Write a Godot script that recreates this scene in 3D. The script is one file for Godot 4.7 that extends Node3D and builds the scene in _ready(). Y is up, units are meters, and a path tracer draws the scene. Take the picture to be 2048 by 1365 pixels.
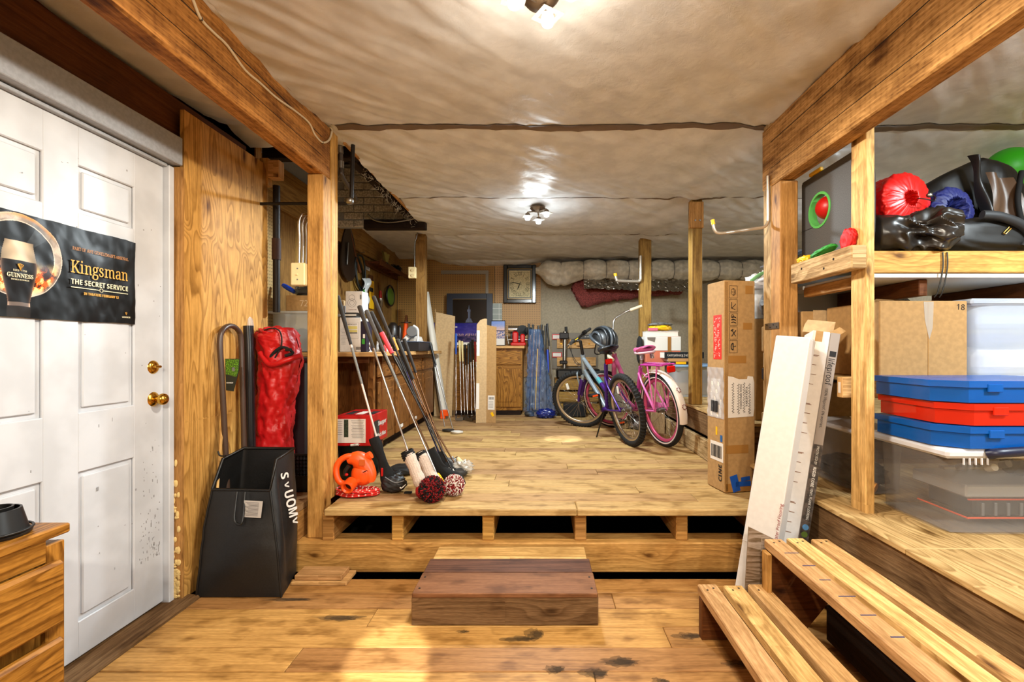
extends Node3D
# A basement storage room: a lower entry floor, a raised timber deck behind it, a loaded storage ledge beside it. Units are metres.

class MB:
	# collects triangles for one mesh
	var v := PackedVector3Array()
	var n := PackedVector3Array()
	var u := PackedVector2Array()
	var ix := PackedInt32Array()
	var t := Transform3D.IDENTITY
	var uo := Vector2.ZERO

	func pt(p: Vector3, nn: Vector3, uv: Vector2) -> int:
		v.append(t * p)
		n.append((t.basis * nn).normalized())
		u.append(uv + uo)
		return v.size() - 1

	func tri(a: int, b: int, c: int) -> void:
		var g := (v[b] - v[a]).cross(v[c] - v[a])
		if g.dot(n[a] + n[b] + n[c]) > 0.0:
			ix.append_array([a, c, b])
		else:
			ix.append_array([a, b, c])

	func quad(a: Vector3, b: Vector3, c: Vector3, d: Vector3, nn: Vector3, uvs := [Vector2(0, 0), Vector2(1, 0), Vector2(1, 1), Vector2(0, 1)]) -> void:
		var i := pt(a, nn, uvs[0])
		pt(b, nn, uvs[1])
		pt(c, nn, uvs[2])
		pt(d, nn, uvs[3])
		tri(i, i + 1, i + 2)
		tri(i, i + 2, i + 3)

	# box with chamfered edges; u runs along axis ax, in metres
	func box(c: Vector3, s: Vector3, ax := -1, bev := 0.003) -> MB:
		var h := s * 0.5
		bev = minf(bev, minf(h.x, minf(h.y, h.z)) * 0.6)
		if ax < 0:
			ax = 0 if s.x >= s.y and s.x >= s.z else (1 if s.y >= s.z else 2)
		var o1 := (ax + 1) % 3
		var o2 := (ax + 2) % 3
		var uvof := func(p: Vector3, k: int) -> Vector2:
			if k == ax:
				return Vector2(p[o1] * 0.35, p[o2])
			if k == o1:
				return Vector2(p[ax], p[o2] + p[o1] * 0.3)
			return Vector2(p[ax], p[o1] + 0.17 + p[o2] * 0.3)
		for k in 3:
			var a := (k + 1) % 3
			var b := (k + 2) % 3
			for sg in [-1.0, 1.0]:
				var q: Array[Vector3] = []
				for w in [[-1, -1], [1, -1], [1, 1], [-1, 1]]:
					var p := Vector3.ZERO
					p[k] = sg * h[k]
					p[a] = w[0] * (h[a] - bev)
					p[b] = w[1] * (h[b] - bev)
					q.append(p)
				var nn := Vector3.ZERO
				nn[k] = sg
				quad(c + q[0], c + q[1], c + q[2], c + q[3], nn, [uvof.call(q[0], k), uvof.call(q[1], k), uvof.call(q[2], k), uvof.call(q[3], k)])
		if bev > 0.0:
			for k in 3:
				var a := (k + 1) % 3
				var b := (k + 2) % 3
				for sa in [-1.0, 1.0]:
					for sb in [-1.0, 1.0]:
						var q: Array[Vector3] = []
						for w in [[-1, 0], [1, 0], [1, 1], [-1, 1]]:
							var p := Vector3.ZERO
							p[k] = w[0] * (h[k] - bev)
							p[a] = sa * (h[a] - (bev if w[1] == 0 else 0.0))
							p[b] = sb * (h[b] - (0.0 if w[1] == 0 else bev))
							q.append(p)
						var nn := Vector3.ZERO
						nn[a] = sa
						nn[b] = sb
						quad(c + q[0], c + q[1], c + q[2], c + q[3], nn.normalized(), [uvof.call(q[0], b), uvof.call(q[1], b), uvof.call(q[2], b), uvof.call(q[3], b)])
			for sx in [-1.0, 1.0]:
				for sy in [-1.0, 1.0]:
					for sz in [-1.0, 1.0]:
						var sv := Vector3(sx, sy, sz)
						var e := Vector3(sx * bev, sy * bev, sz * bev)
						var o := h * sv
						var i := pt(c + o - Vector3(0, e.y, e.z), sv, uvof.call(o, o1))
						pt(c + o - Vector3(e.x, 0, e.z), sv, uvof.call(o, o1))
						pt(c + o - Vector3(e.x, e.y, 0), sv, uvof.call(o, o1))
						tri(i, i + 1, i + 2)
		return self

	# tube along points; r a number or one per point
	func tube(ps: Array, r: Variant, seg := 10, closed := false, caps := true) -> MB:
		var m := ps.size()
		var up := Vector3.ZERO
		var first := v.size()
		var run := 0.0
		for i in m:
			var p: Vector3 = ps[i]
			var d: Vector3
			if closed:
				d = (ps[(i + 1) % m] - ps[(i + m - 1) % m]).normalized()
			else:
				d = (ps[mini(i + 1, m - 1)] - ps[maxi(i - 1, 0)]).normalized()
			if i == 0:
				up = Vector3.UP if absf(d.y) < 0.9 else Vector3.RIGHT
			else:
				run += (ps[i] - ps[i - 1]).length()
			up = (up - d * up.dot(d)).normalized()
			var side := d.cross(up)
			var rr: float = r[i] if r is Array else r
			for k in seg + 1:
				var a := TAU * k / seg
				var q := side * cos(a) + up * sin(a)
				pt(p + q * rr, q, Vector2(run, float(k) / seg * TAU * rr))
		var rows := m if closed else m - 1
		for i in rows:
			var j := (i + 1) % m
			for k in seg:
				var a := first + i * (seg + 1) + k
				var b := first + j * (seg + 1) + k
				tri(a, b, b + 1)
				tri(a, b + 1, a + 1)
		if caps and not closed:
			for e in [0, m - 1]:
				var d: Vector3 = (ps[0] - ps[1]).normalized() if e == 0 else (ps[m - 1] - ps[m - 2]).normalized()
				var inv := t.affine_inverse()
				var i0 := pt(ps[e], d, Vector2.ZERO)
				for k in seg + 1:
					var w: Vector3 = inv * v[first + e * (seg + 1) + k]
					pt(w, d, Vector2(0.01 * k, 0.01))
				for k in seg:
					tri(i0, i0 + 1 + k, i0 + 2 + k)
		return self

	func cyl(a: Vector3, b: Vector3, r: float, r2 := -1.0, seg := 14) -> MB:
		return tube([a, b], [r, r if r2 < 0.0 else r2], seg)

	# surface from a function of (i/nu, j/nv); wraps in u when wrap is set
	func grid(nu: int, nv: int, f: Callable, wrap := false, us := Vector2(1, 1)) -> MB:
		var p: Array[Vector3] = []
		for i in nu + 1:
			for j in nv + 1:
				p.append(f.call(float(i) / nu, float(j) / nv))
		var first := v.size()
		for i in nu + 1:
			for j in nv + 1:
				var im := i - 1
				var ip := i + 1
				if wrap:
					im = (i - 1 + nu) % nu
					ip = (i + 1) % nu
				else:
					im = maxi(im, 0)
					ip = mini(ip, nu)
				var du := p[ip * (nv + 1) + j] - p[im * (nv + 1) + j]
				var dv := p[i * (nv + 1) + mini(j + 1, nv)] - p[i * (nv + 1) + maxi(j - 1, 0)]
				var nn := du.cross(dv)
				if nn.length() < 1e-9:
					nn = p[i * (nv + 1) + j] - p[i * (nv + 1) + nv / 2]
					if nn.length() < 1e-9:
						nn = Vector3.UP
				pt(p[i * (nv + 1) + j], nn.normalized(), Vector2(us.x * i / nu, us.y * j / nv))
		for i in nu:
			for j in nv:
				var a := first + i * (nv + 1) + j
				var b := a + nv + 1
				tri(a, b, b + 1)
				tri(a, b + 1, a + 1)
		return self

	# profile of Vector2(radius, height) turned round y; hard where a point is repeated
	func lathe(prof: Array, seg := 20, at := Transform3D.IDENTITY) -> MB:
		var m := prof.size()
		var old := t
		t = t * at
		for i in m - 1:
			var a: Vector2 = prof[i]
			var b: Vector2 = prof[i + 1]
			if a.distance_to(b) < 1e-6:
				continue
			var d := (b - a).normalized()
			var da := d
			var db := d
			if i > 0 and prof[i - 1].distance_to(a) > 1e-6:
				var e: Vector2 = (a - prof[i - 1]).normalized()
				if e.dot(d) > 0.55:
					da = (e + d).normalized()
			if i < m - 2 and prof[i + 2].distance_to(b) > 1e-6:
				var e: Vector2 = (prof[i + 2] - b).normalized()
				if e.dot(d) > 0.55:
					db = (e + d).normalized()
			var f := v.size()
			for k in seg + 1:
				var w := TAU * k / seg
				var c := Vector3(cos(w), 0, sin(w))
				pt(c * a.x + Vector3(0, a.y, 0), c * da.y - Vector3(0, da.x, 0), Vector2(w / TAU, a.y))
				pt(c * b.x + Vector3(0, b.y, 0), c * db.y - Vector3(0, db.x, 0), Vector2(w / TAU, b.y))
			for k in seg:
				var q := f + 2 * k
				if a.x > 1e-6:
					tri(q, q + 2, q + 1)
				if b.x > 1e-6:
					tri(q + 1, q + 2, q + 3)
		t = old
		return self

	# flat outline in the xy plane given depth along z, from z0 to z1
	func ext(poly: PackedVector2Array, z0: float, z1: float) -> MB:
		var tr := Geometry2D.triangulate_polygon(poly)
		for e in [[z0, -1.0], [z1, 1.0]]:
			var f := v.size()
			for p in poly:
				pt(Vector3(p.x, p.y, e[0]), Vector3(0, 0, e[1] * signf(z1 - z0)), p)
			for i in range(0, tr.size(), 3):
				tri(f + tr[i], f + tr[i + 1], f + tr[i + 2])
		var cw := Geometry2D.is_polygon_clockwise(poly)
		for i in poly.size():
			var a := poly[i]
			var b := poly[(i + 1) % poly.size()]
			var d := (b - a).normalized()
			var nn := Vector3(d.y, -d.x, 0) * (-1.0 if cw else 1.0)
			quad(Vector3(a.x, a.y, z0), Vector3(b.x, b.y, z0), Vector3(b.x, b.y, z1), Vector3(a.x, a.y, z1), nn, [Vector2(a.x + a.y, z0), Vector2(b.x + b.y, z0), Vector2(b.x + b.y, z1), Vector2(a.x + a.y, z1)])
		return self

	# rounded lump: a superellipsoid of half sizes r, roughened by noise
	func blob(c: Vector3, r: Vector3, pw := 1.0, amp := 0.0, freq := 8.0, sd := 1, nu := 32, nv := 20) -> MB:
		var ns := FastNoiseLite.new()
		ns.seed = sd
		ns.frequency = freq
		ns.fractal_octaves = 3
		var f := func(a: float, b: float) -> Vector3:
			var th := a * TAU
			var ph := (b - 0.5) * PI * 0.9999
			var g := func(x: float) -> float: return signf(x) * pow(absf(x), pw)
			var p := Vector3(g.call(cos(ph)) * g.call(cos(th)), g.call(sin(ph)), g.call(cos(ph)) * g.call(sin(th))) * r
			if amp > 0.0:
				var w := Vector3(cos(ph) * cos(th), sin(ph), cos(ph) * sin(th))
				p += p.normalized() * amp * (ns.get_noise_3dv(w * 1.0 + c) + 0.6 * (0.5 - absf(ns.get_noise_3dv(w * 2.3 + c * 2.0 + Vector3(9, 0, 0)))))
			return c + p
		return grid(nu, nv, f, true, Vector2(TAU * r.x, PI * r.y))

	func mesh(mat: Material) -> ArrayMesh:
		var a := []
		a.resize(Mesh.ARRAY_MAX)
		a[Mesh.ARRAY_VERTEX] = v
		a[Mesh.ARRAY_NORMAL] = n
		a[Mesh.ARRAY_TEX_UV] = u
		a[Mesh.ARRAY_INDEX] = ix
		var m := ArrayMesh.new()
		m.add_surface_from_arrays(Mesh.PRIMITIVE_TRIANGLES, a)
		m.surface_set_material(0, mat)
		return m


var rng := RandomNumberGenerator.new()
var taken := {}
var mats := {}
var tex := {}
var text_scale := {}


func numbered(called: String) -> String:
	var k: int = taken.get(called, 0)
	taken[called] = k + 1
	return called if k == 0 else "%s_%03d" % [called, k]


func tag(o: Node3D, label: String, category: String, group := "", kind := "") -> Node3D:
	o.set_meta("label", label)
	if category:
		o.set_meta("category", category)
	if group:
		o.set_meta("group", group)
	if kind:
		o.set_meta("kind", kind)
	return o


func thing(called: String, label: String, category: String, pos := Vector3.ZERO, group := "", kind := "") -> Node3D:
	var o := Node3D.new()
	o.name = numbered(called)
	add_child(o)
	o.position = pos
	tag(o, label, category, group, kind)
	return o


func part(parent: Node3D, called: String, mb: MB, mat: Material, label := "") -> MeshInstance3D:
	var o := MeshInstance3D.new()
	o.name = called
	o.mesh = mb.mesh(mat)
	parent.add_child(o, true)
	if label:
		o.set_meta("label", label)
	return o


func single(called: String, mb: MB, mat: Material, label: String, category: String, pos := Vector3.ZERO, group := "", kind := "") -> MeshInstance3D:
	var o := MeshInstance3D.new()
	o.name = numbered(called)
	o.mesh = mb.mesh(mat)
	add_child(o)
	o.position = pos
	tag(o, label, category, group, kind)
	return o


func copy(o: Node3D, pos: Vector3, label: String) -> Node3D:
	var c: Node3D = o.duplicate()
	var base: String = o.name
	c.name = numbered(base.rstrip("0123456789").trim_suffix("_"))
	add_child(c)
	c.position = pos
	c.set_meta("label", label)
	return c


func fr(o: Vector3, fwd: Vector3, up := Vector3.UP) -> Transform3D:
	# local y along fwd
	var y := fwd.normalized()
	var z := y.cross(up).normalized() if absf(y.dot(up.normalized())) < 0.99 else y.cross(Vector3.RIGHT).normalized()
	return Transform3D(Basis(y.cross(z), y, z), o)


func lettering(parent: Node3D, called: String, words: String, size: float, mat: Material, tr: Transform3D, bold := false, serif := false, depth := 0.0006, wide := 1.0) -> MeshInstance3D:
	var f := SystemFont.new()
	f.font_names = PackedStringArray(["Droid Serif" if serif else "Droid Sans"])
	f.font_weight = 700 if bold else 400
	var m := TextMesh.new()
	m.text = words
	m.font = f
	m.font_size = 32
	m.pixel_size = size / 32.0
	m.depth = depth
	m.material = mat
	var o := MeshInstance3D.new()
	o.name = called
	o.mesh = m
	parent.add_child(o, true)
	o.transform = tr * Transform3D(Basis.from_scale(Vector3(wide, 1, 1)), Vector3.ZERO)
	return o


# ---- textures -------------------------------------------------------------

func noise_img(sd: int, w: int, h: int, freq: float, oct := 3, sw := 0, sh := 0) -> PackedByteArray:
	var ns := FastNoiseLite.new()
	ns.seed = sd
	ns.noise_type = FastNoiseLite.TYPE_SIMPLEX_SMOOTH
	ns.frequency = freq
	ns.fractal_octaves = oct
	var im := ns.get_seamless_image(sw if sw else w, sh if sh else h)
	if sw or sh:
		im.resize(w, h, Image.INTERPOLATE_CUBIC)
	im.convert(Image.FORMAT_L8)
	return im.get_data()


# wood: rings across v bent by slow noise, fine streaks along u, knots, stains. Returns [colour, height]
func wood_tex(key: String, sd: int, rings: float, ring_amt: float, warp: float, fine: float, knots: int, dirt: float, w := 1024, h := 256, rough_saw := 0.0) -> Array:
	if tex.has(key):
		return tex[key]
	var r := RandomNumberGenerator.new()
	r.seed = sd
	var slow := noise_img(sd, w, h, 0.02, 2, w / 16, h / 2)
	var streak := noise_img(sd + 1, w, h, 0.16, 3, w / 32, h)
	var pore := noise_img(sd + 2, w, h, 0.35, 2, w / 8, h)
	var blot := noise_img(sd + 3, w, h, 0.03, 4, w / 4, h / 2)
	var ks := []
	for k in knots:
		ks.append([r.randf() * w, (0.2 + 0.6 * r.randf()) * h, 5.0 + 8.0 * r.randf()])
	var col := PackedByteArray()
	col.resize(w * h * 3)
	var hgt := PackedByteArray()
	hgt.resize(w * h)
	var i := 0
	for y in h:
		var fy := float(y) / h
		for x in w:
			var ph := fy * rings + (slow[i] / 255.0 - 0.5) * warp
			var kd := 0.0
			for k in ks:
				var dx: float = (x - k[0]) / 2.6
				if absf(dx) < 40.0:
					var d2: float = (dx * dx + (y - k[1]) * (y - k[1])) / (k[2] * k[2])
					if d2 < 30.0:
						ph += 1.6 * exp(-d2 * 0.16)
						kd = maxf(kd, exp(-d2 * 1.6))
			var q := ph - floorf(ph)
			var ring := q * q * (1.0 - smoothstep(0.86, 1.0, q)) * 1.5
			var s := streak[i] / 255.0
			var p := pore[i] / 255.0
			var b := smoothstep(0.46, 0.88, blot[i] / 255.0)
			var d := ring_amt * ring + fine * (0.7 * (s - 0.35) + 0.5 * (p - 0.4)) + 0.62 * kd + dirt * b
			if rough_saw > 0.0:
				d += rough_saw * maxf(0.0, sin(x * 0.55 + 3.0 * s) * (p - 0.3))
			d = clampf(d + 0.06, 0.0, 0.92)
			col[i * 3] = int(255.0 * (1.0 - d * 0.72))
			col[i * 3 + 1] = int(255.0 * (1.0 - d * 0.82))
			col[i * 3 + 2] = int(255.0 * (1.0 - d))
			hgt[i] = int(255.0 * clampf(0.8 - 0.5 * ring_amt * ring - 0.9 * fine * absf(s - 0.5) - 0.7 * fine * (p - 0.4) - 0.2 * kd, 0.0, 1.0))
			i += 1
	var a := ImageTexture.create_from_image(Image.create_from_data(w, h, false, Image.FORMAT_RGB8, col))
	var b2 := ImageTexture.create_from_image(Image.create_from_data(w, h, false, Image.FORMAT_L8, hgt))
	tex[key] = [a, b2]
	return tex[key]


func wood(key: String, tint: Color, t: Array, rough := 0.7, scale := Vector2(0.55, 1.9), relief := 0.12) -> StandardMaterial3D:
	if mats.has(key):
		return mats[key]
	var m := StandardMaterial3D.new()
	m.resource_name = key
	m.albedo_color = tint
	m.albedo_texture = t[0]
	m.heightmap_enabled = relief > 0.0
	m.heightmap_texture = t[1]
	m.heightmap_scale = relief
	m.roughness = rough
	m.metallic_specular = 0.35
	m.uv1_scale = Vector3(scale.x, scale.y, 1)
	mats[key] = m
	return m


func plain(key: String, c: Color, rough := 0.6, metal := 0.0, spec := 0.5) -> StandardMaterial3D:
	if mats.has(key):
		return mats[key]
	var m := StandardMaterial3D.new()
	m.resource_name = key
	m.albedo_color = c
	m.roughness = rough
	m.metallic = metal
	m.metallic_specular = spec
	mats[key] = m
	return m


# soft mottled colour with small relief, laid by triplanar mapping in the thing's own axes
func mottled(key: String, c: Color, rough: float, sd: int, freq: float, lo: float, scale := 1.0, relief := 0.1, metal := 0.0) -> StandardMaterial3D:
	if mats.has(key):
		return mats[key]
	var tk := "n%d_%s_%s" % [sd, freq, lo]
	if not tex.has(tk):
		var b := noise_img(sd, 256, 256, freq, 4)
		var o := PackedByteArray()
		o.resize(b.size())
		for i in b.size():
			o[i] = int(255.0 * lerpf(lo, 1.0, smoothstep(0.15, 0.85, b[i] / 255.0)))
		tex[tk] = ImageTexture.create_from_image(Image.create_from_data(256, 256, false, Image.FORMAT_L8, o))
	var m := StandardMaterial3D.new()
	m.resource_name = key
	m.albedo_color = c
	m.albedo_texture = tex[tk]
	m.roughness = rough
	m.metallic = metal
	m.uv1_triplanar = true
	m.uv1_scale = Vector3.ONE * scale
	if relief > 0.0:
		m.heightmap_enabled = true
		m.heightmap_texture = tex[tk]
		m.heightmap_scale = relief
	mats[key] = m
	return m


func clear_plastic(key: String, c: Color, alpha: float, rough := 0.3) -> StandardMaterial3D:
	if mats.has(key):
		return mats[key]
	var m := StandardMaterial3D.new()
	m.resource_name = key
	m.albedo_color = Color(c, alpha)
	m.transparency = BaseMaterial3D.TRANSPARENCY_ALPHA
	m.roughness = rough
	mats[key] = m
	return m


func X(px: float, d: float) -> float:
	return (px - 1080.0) * d / 920.0


func Y(py: float, d: float) -> float:
	return 1.2 - (py - 698.0) * d / 920.0


# a spot head: most of the light goes down in a wide cone, a share leaks up and sideways
func lamp(called: String, pos: Vector3, colour: Color, energy: float, leak := 0.25, aim := Vector3.DOWN) -> void:
	for k in 2:
		var l: Light3D
		if k == 0:
			var s := SpotLight3D.new()
			s.spot_angle = 88.0
			s.spot_angle_attenuation = 0.18
			s.spot_range = 14.0
			s.spot_attenuation = 2.0
			l = s
		else:
			var o := OmniLight3D.new()
			o.omni_range = 14.0
			o.omni_attenuation = 2.0
			l = o
		l.name = called
		add_child(l, true)
		l.transform = Transform3D(Basis.looking_at(aim, Vector3.FORWARD), pos)
		l.light_color = colour
		l.light_energy = energy * (1.0 if k == 0 else leak)
		l.light_size = 0.035
		l.shadow_enabled = true


func narrow(called: String, pos: Vector3, target: Vector3, colour: Color, energy: float, angle: float) -> void:
	var s := SpotLight3D.new()
	s.name = called
	add_child(s, true)
	s.transform = Transform3D(Basis.looking_at(target - pos, Vector3.FORWARD), pos)
	s.spot_angle = angle
	s.spot_angle_attenuation = 0.35
	s.spot_range = 14.0
	s.spot_attenuation = 2.0
	s.light_color = colour
	s.light_energy = energy
	s.light_size = 0.02
	s.shadow_enabled = true


func _ready() -> void:
	rng.seed = 7
	# ---- camera: looks level along -z, lens shifted a little
	var cam := Camera3D.new()
	cam.name = "camera"
	cam.projection = Camera3D.PROJECTION_FRUSTUM
	cam.near = 0.05
	cam.far = 60.0
	cam.size = 2.0 * 0.05 * 682.5 / 920.0
	cam.frustum_offset = Vector2(-0.05 * 56.0 / 920.0, 0.05 * 15.5 / 920.0)
	cam.position = Vector3(0, 1.2, 0)
	cam.current = true
	add_child(cam)
	# ---- surroundings: a closed basement, so almost no sky
	var we := WorldEnvironment.new()
	we.name = "surroundings"
	var env := Environment.new()
	env.background_mode = Environment.BG_COLOR
	env.background_color = Color(0.02, 0.02, 0.02)
	env.tonemap_mode = Environment.TONE_MAPPER_LINEAR
	env.tonemap_exposure = 1.22
	env.sdfgi_enabled = true
	env.ssao_enabled = true
	env.ssil_enabled = true
	we.environment = env
	add_child(we)
	# ---- lamps (the fittings themselves are built with the objects)
	var warm := Color(1.0, 0.95, 0.87)
	var cool := Color(0.93, 0.98, 1.0)
	for p in [Vector3(-0.085, 2.328, -1.50), Vector3(0.026, 2.328, -1.585), Vector3(0.10, 2.328, -1.46)]:
		lamp("entry_spot_light", p, warm, 0.95, 0.11)
	for p in [Vector3(-0.108, 2.328, -3.98), Vector3(0.055, 2.333, -3.90), Vector3(-0.013, 2.323, -4.08)]:
		lamp("deck_spot_light", p, cool, 1.5, 0.05)
	for p in [Vector3(-0.2, 2.3, 1.3), Vector3(0.1, 2.3, 1.2)]:
		lamp("rear_spot_light", p, warm, 2.0, 0.7)
	for p in [Vector3(2.3, 2.3, -0.55), Vector3(2.45, 2.3, -0.7)]:
		lamp("ledge_spot_light", p, cool, 1.6, 0.6)
	lamp("back_ledge_spot_light", Vector3(2.6, 2.3, -3.9), cool, 1.1, 0.15)
	# two heads with tight beams: one makes the pale patch on the entry floor, one the patch on the deck
	narrow("rear_beam", Vector3(0.1, 2.3, 1.2), Vector3(-0.58, 0.0, -1.74), cool, 40.0, 2.6)
	narrow("deck_beam", Vector3(-0.013, 2.323, -4.08), Vector3(0.22, 0.335, -4.42), cool, 5.0, 5.5)
	make_materials()
	build_shell()
	build_timber()
	build_fittings()
	build_left()
	build_bench()
	build_clubs()
	build_back()
	build_bikes()
	build_right()
	build_steps()


var M := {}


func make_materials() -> void:
	var lum := wood_tex("lumber", 11, 9.0, 0.15, 2.2, 0.42, 5, 0.12)
	var ply := wood_tex("ply", 23, 7.0, 0.24, 7.0, 0.24, 3, 0.14, 1024, 512)
	var oak := wood_tex("oak", 31, 12.0, 0.36, 5.0, 0.45, 0, 0.05)
	var old := wood_tex("old", 41, 12.0, 0.2, 2.6, 0.5, 2, 0.2)
	var saw := wood_tex("saw", 53, 7.0, 0.10, 1.4, 0.6, 3, 0.26, 1024, 256, 0.30)
	var flr := wood_tex("flr", 67, 7.0, 0.09, 2.0, 0.37, 1, 0.24)
	for k in 3:
		var s: float = [1.0, 0.92, 1.07][k]
		var g: float = [1.0, 0.98, 1.03][k]
		M["stud%d" % k] = wood("stud timber %d" % k, Color(0.82 * s, 0.62 * s * g, 0.345 * s), lum, 0.62)
		M["floor%d" % k] = wood("floor board %d" % k, Color(0.74 * s, 0.545 * s * g, 0.315 * s), flr, 0.5)
		M["deck%d" % k] = wood("deck board %d" % k, Color(0.75 * s, 0.605 * s * g, 0.415 * s), flr, 0.55)
		M["slat%d" % k] = wood("tread slat %d" % k, Color(0.86 * s, 0.68 * s * g, 0.45 * s), lum, 0.65)
		M["wallboard%d" % k] = wood("wall board %d" % k, Color(0.62 * s, 0.47 * s * g, 0.24 * s), lum, 0.6)
	M.beam = wood("sawn beam", Color(0.78, 0.545, 0.275), saw, 0.7, Vector2(0.4, 1.7), 0.3)
	M.beamr = wood("rough beam", Color(0.80, 0.61, 0.37), saw, 0.75, Vector2(0.4, 1.7), 0.5)
	M.grey_post = wood("weathered post", Color(0.82, 0.70, 0.52), old, 0.75)
	M.old = wood("weathered board", Color(0.52, 0.40, 0.27), old, 0.8, Vector2(0.5, 1.9), 0.25)
	M.old_red = wood("stained board", Color(0.42, 0.27, 0.19), old, 0.6, Vector2(0.5, 1.9), 0.15)
	M.old_tan = wood("tan composite board", Color(0.55, 0.37, 0.24), flr, 0.6)
	M.dark_board = wood("dark board", Color(0.42, 0.24, 0.10), lum, 0.6)
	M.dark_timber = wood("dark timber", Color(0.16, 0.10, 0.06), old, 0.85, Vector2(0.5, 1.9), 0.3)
	M.ply = wood("plywood sheet", Color(0.87, 0.67, 0.37), ply, 0.55, Vector2(0.6, 1.2), 0.06)
	M.ply_brown = wood("brown plywood", Color(0.50, 0.30, 0.13), ply, 0.5, Vector2(0.8, 2.2), 0.05)
	M.ledge_ply = wood("pale plywood", Color(0.80, 0.67, 0.46), ply, 0.65, Vector2(0.5, 1.0), 0.08)
	M.oak = wood("oak", Color(0.68, 0.47, 0.19), oak, 0.38, Vector2(0.9, 2.6), 0.06)
	M.oak_dark = wood("aged oak", Color(0.56, 0.37, 0.18), oak, 0.45, Vector2(0.9, 2.6), 0.06)
	M.vinyl = wood("grey plank", Color(0.66, 0.58, 0.51), oak, 0.4, Vector2(0.9, 2.6), 0.03)
	M.vinyl_edge = wood("brown plank stack", Color(0.45, 0.31, 0.19), old, 0.6)
	M.card = mottled("cardboard", Color(0.68, 0.53, 0.33), 0.85, 3, 0.06, 0.93, 2.0, 0.02)
	M.card_pale = mottled("pale cardboard", Color(0.74, 0.62, 0.45), 0.85, 3, 0.06, 0.93, 2.0, 0.02)
	M.tape = plain("packing tape", Color(0.62, 0.43, 0.20), 0.2)
	M.white_box = mottled("white carton", Color(0.86, 0.84, 0.82), 0.7, 3, 0.06, 0.975, 2.0, 0.01)
	M.concrete = mottled("concrete", Color(0.62, 0.57, 0.48), 0.95, 5, 0.09, 0.92, 1.1, 0.15)
	M.white_paint = mottled("white paint", Color(0.80, 0.815, 0.84), 0.4, 9, 0.015, 0.94, 1.0, 0.02)
	M.grey_paint = mottled("grey white paint", Color(0.66, 0.68, 0.71), 0.5, 9, 0.06, 0.93, 3.0, 0.03)
	M.black = plain("black plastic", Color(0.035, 0.033, 0.033), 0.42)
	M.black_soft = plain("black cloth", Color(0.04, 0.038, 0.038), 0.85)
	M.dark_grey = plain("dark grey plastic", Color(0.17, 0.17, 0.17), 0.55)
	M.grey = plain("grey plastic", Color(0.42, 0.42, 0.42), 0.5)
	M.white = plain("white plastic", Color(0.85, 0.84, 0.81), 0.4)
	M.paper = plain("paper", Color(0.86, 0.83, 0.79), 0.8)
	M.ink = plain("dark ink", Color(0.06, 0.05, 0.06), 0.8)
	M.chrome = plain("chrome", Color(0.78, 0.78, 0.78), 0.16, 1.0)
	M.steel = plain("steel", Color(0.55, 0.54, 0.52), 0.32, 1.0)
	M.brass = plain("brass", Color(0.80, 0.62, 0.25), 0.2, 1.0)
	M.iron = plain("dark pipe", Color(0.10, 0.075, 0.065), 0.5, 0.4)
	M.red = plain("red plastic", Color(0.72, 0.06, 0.05), 0.4)
	M.orange = plain("orange plastic", Color(0.93, 0.32, 0.05), 0.38)
	M.yellow = plain("yellow plastic", Color(0.93, 0.72, 0.05), 0.4)
	M.blue = plain("blue plastic", Color(0.05, 0.22, 0.66), 0.4)
	M.green = plain("green plastic", Color(0.20, 0.55, 0.16), 0.45)
	M.ivory = plain("ivory plate", Color(0.90, 0.82, 0.62), 0.4)
	M.dirt = mottled("dry earth", Color(0.10, 0.08, 0.06), 1.0, 5, 0.05, 0.6, 1.0, 0.5)


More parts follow.
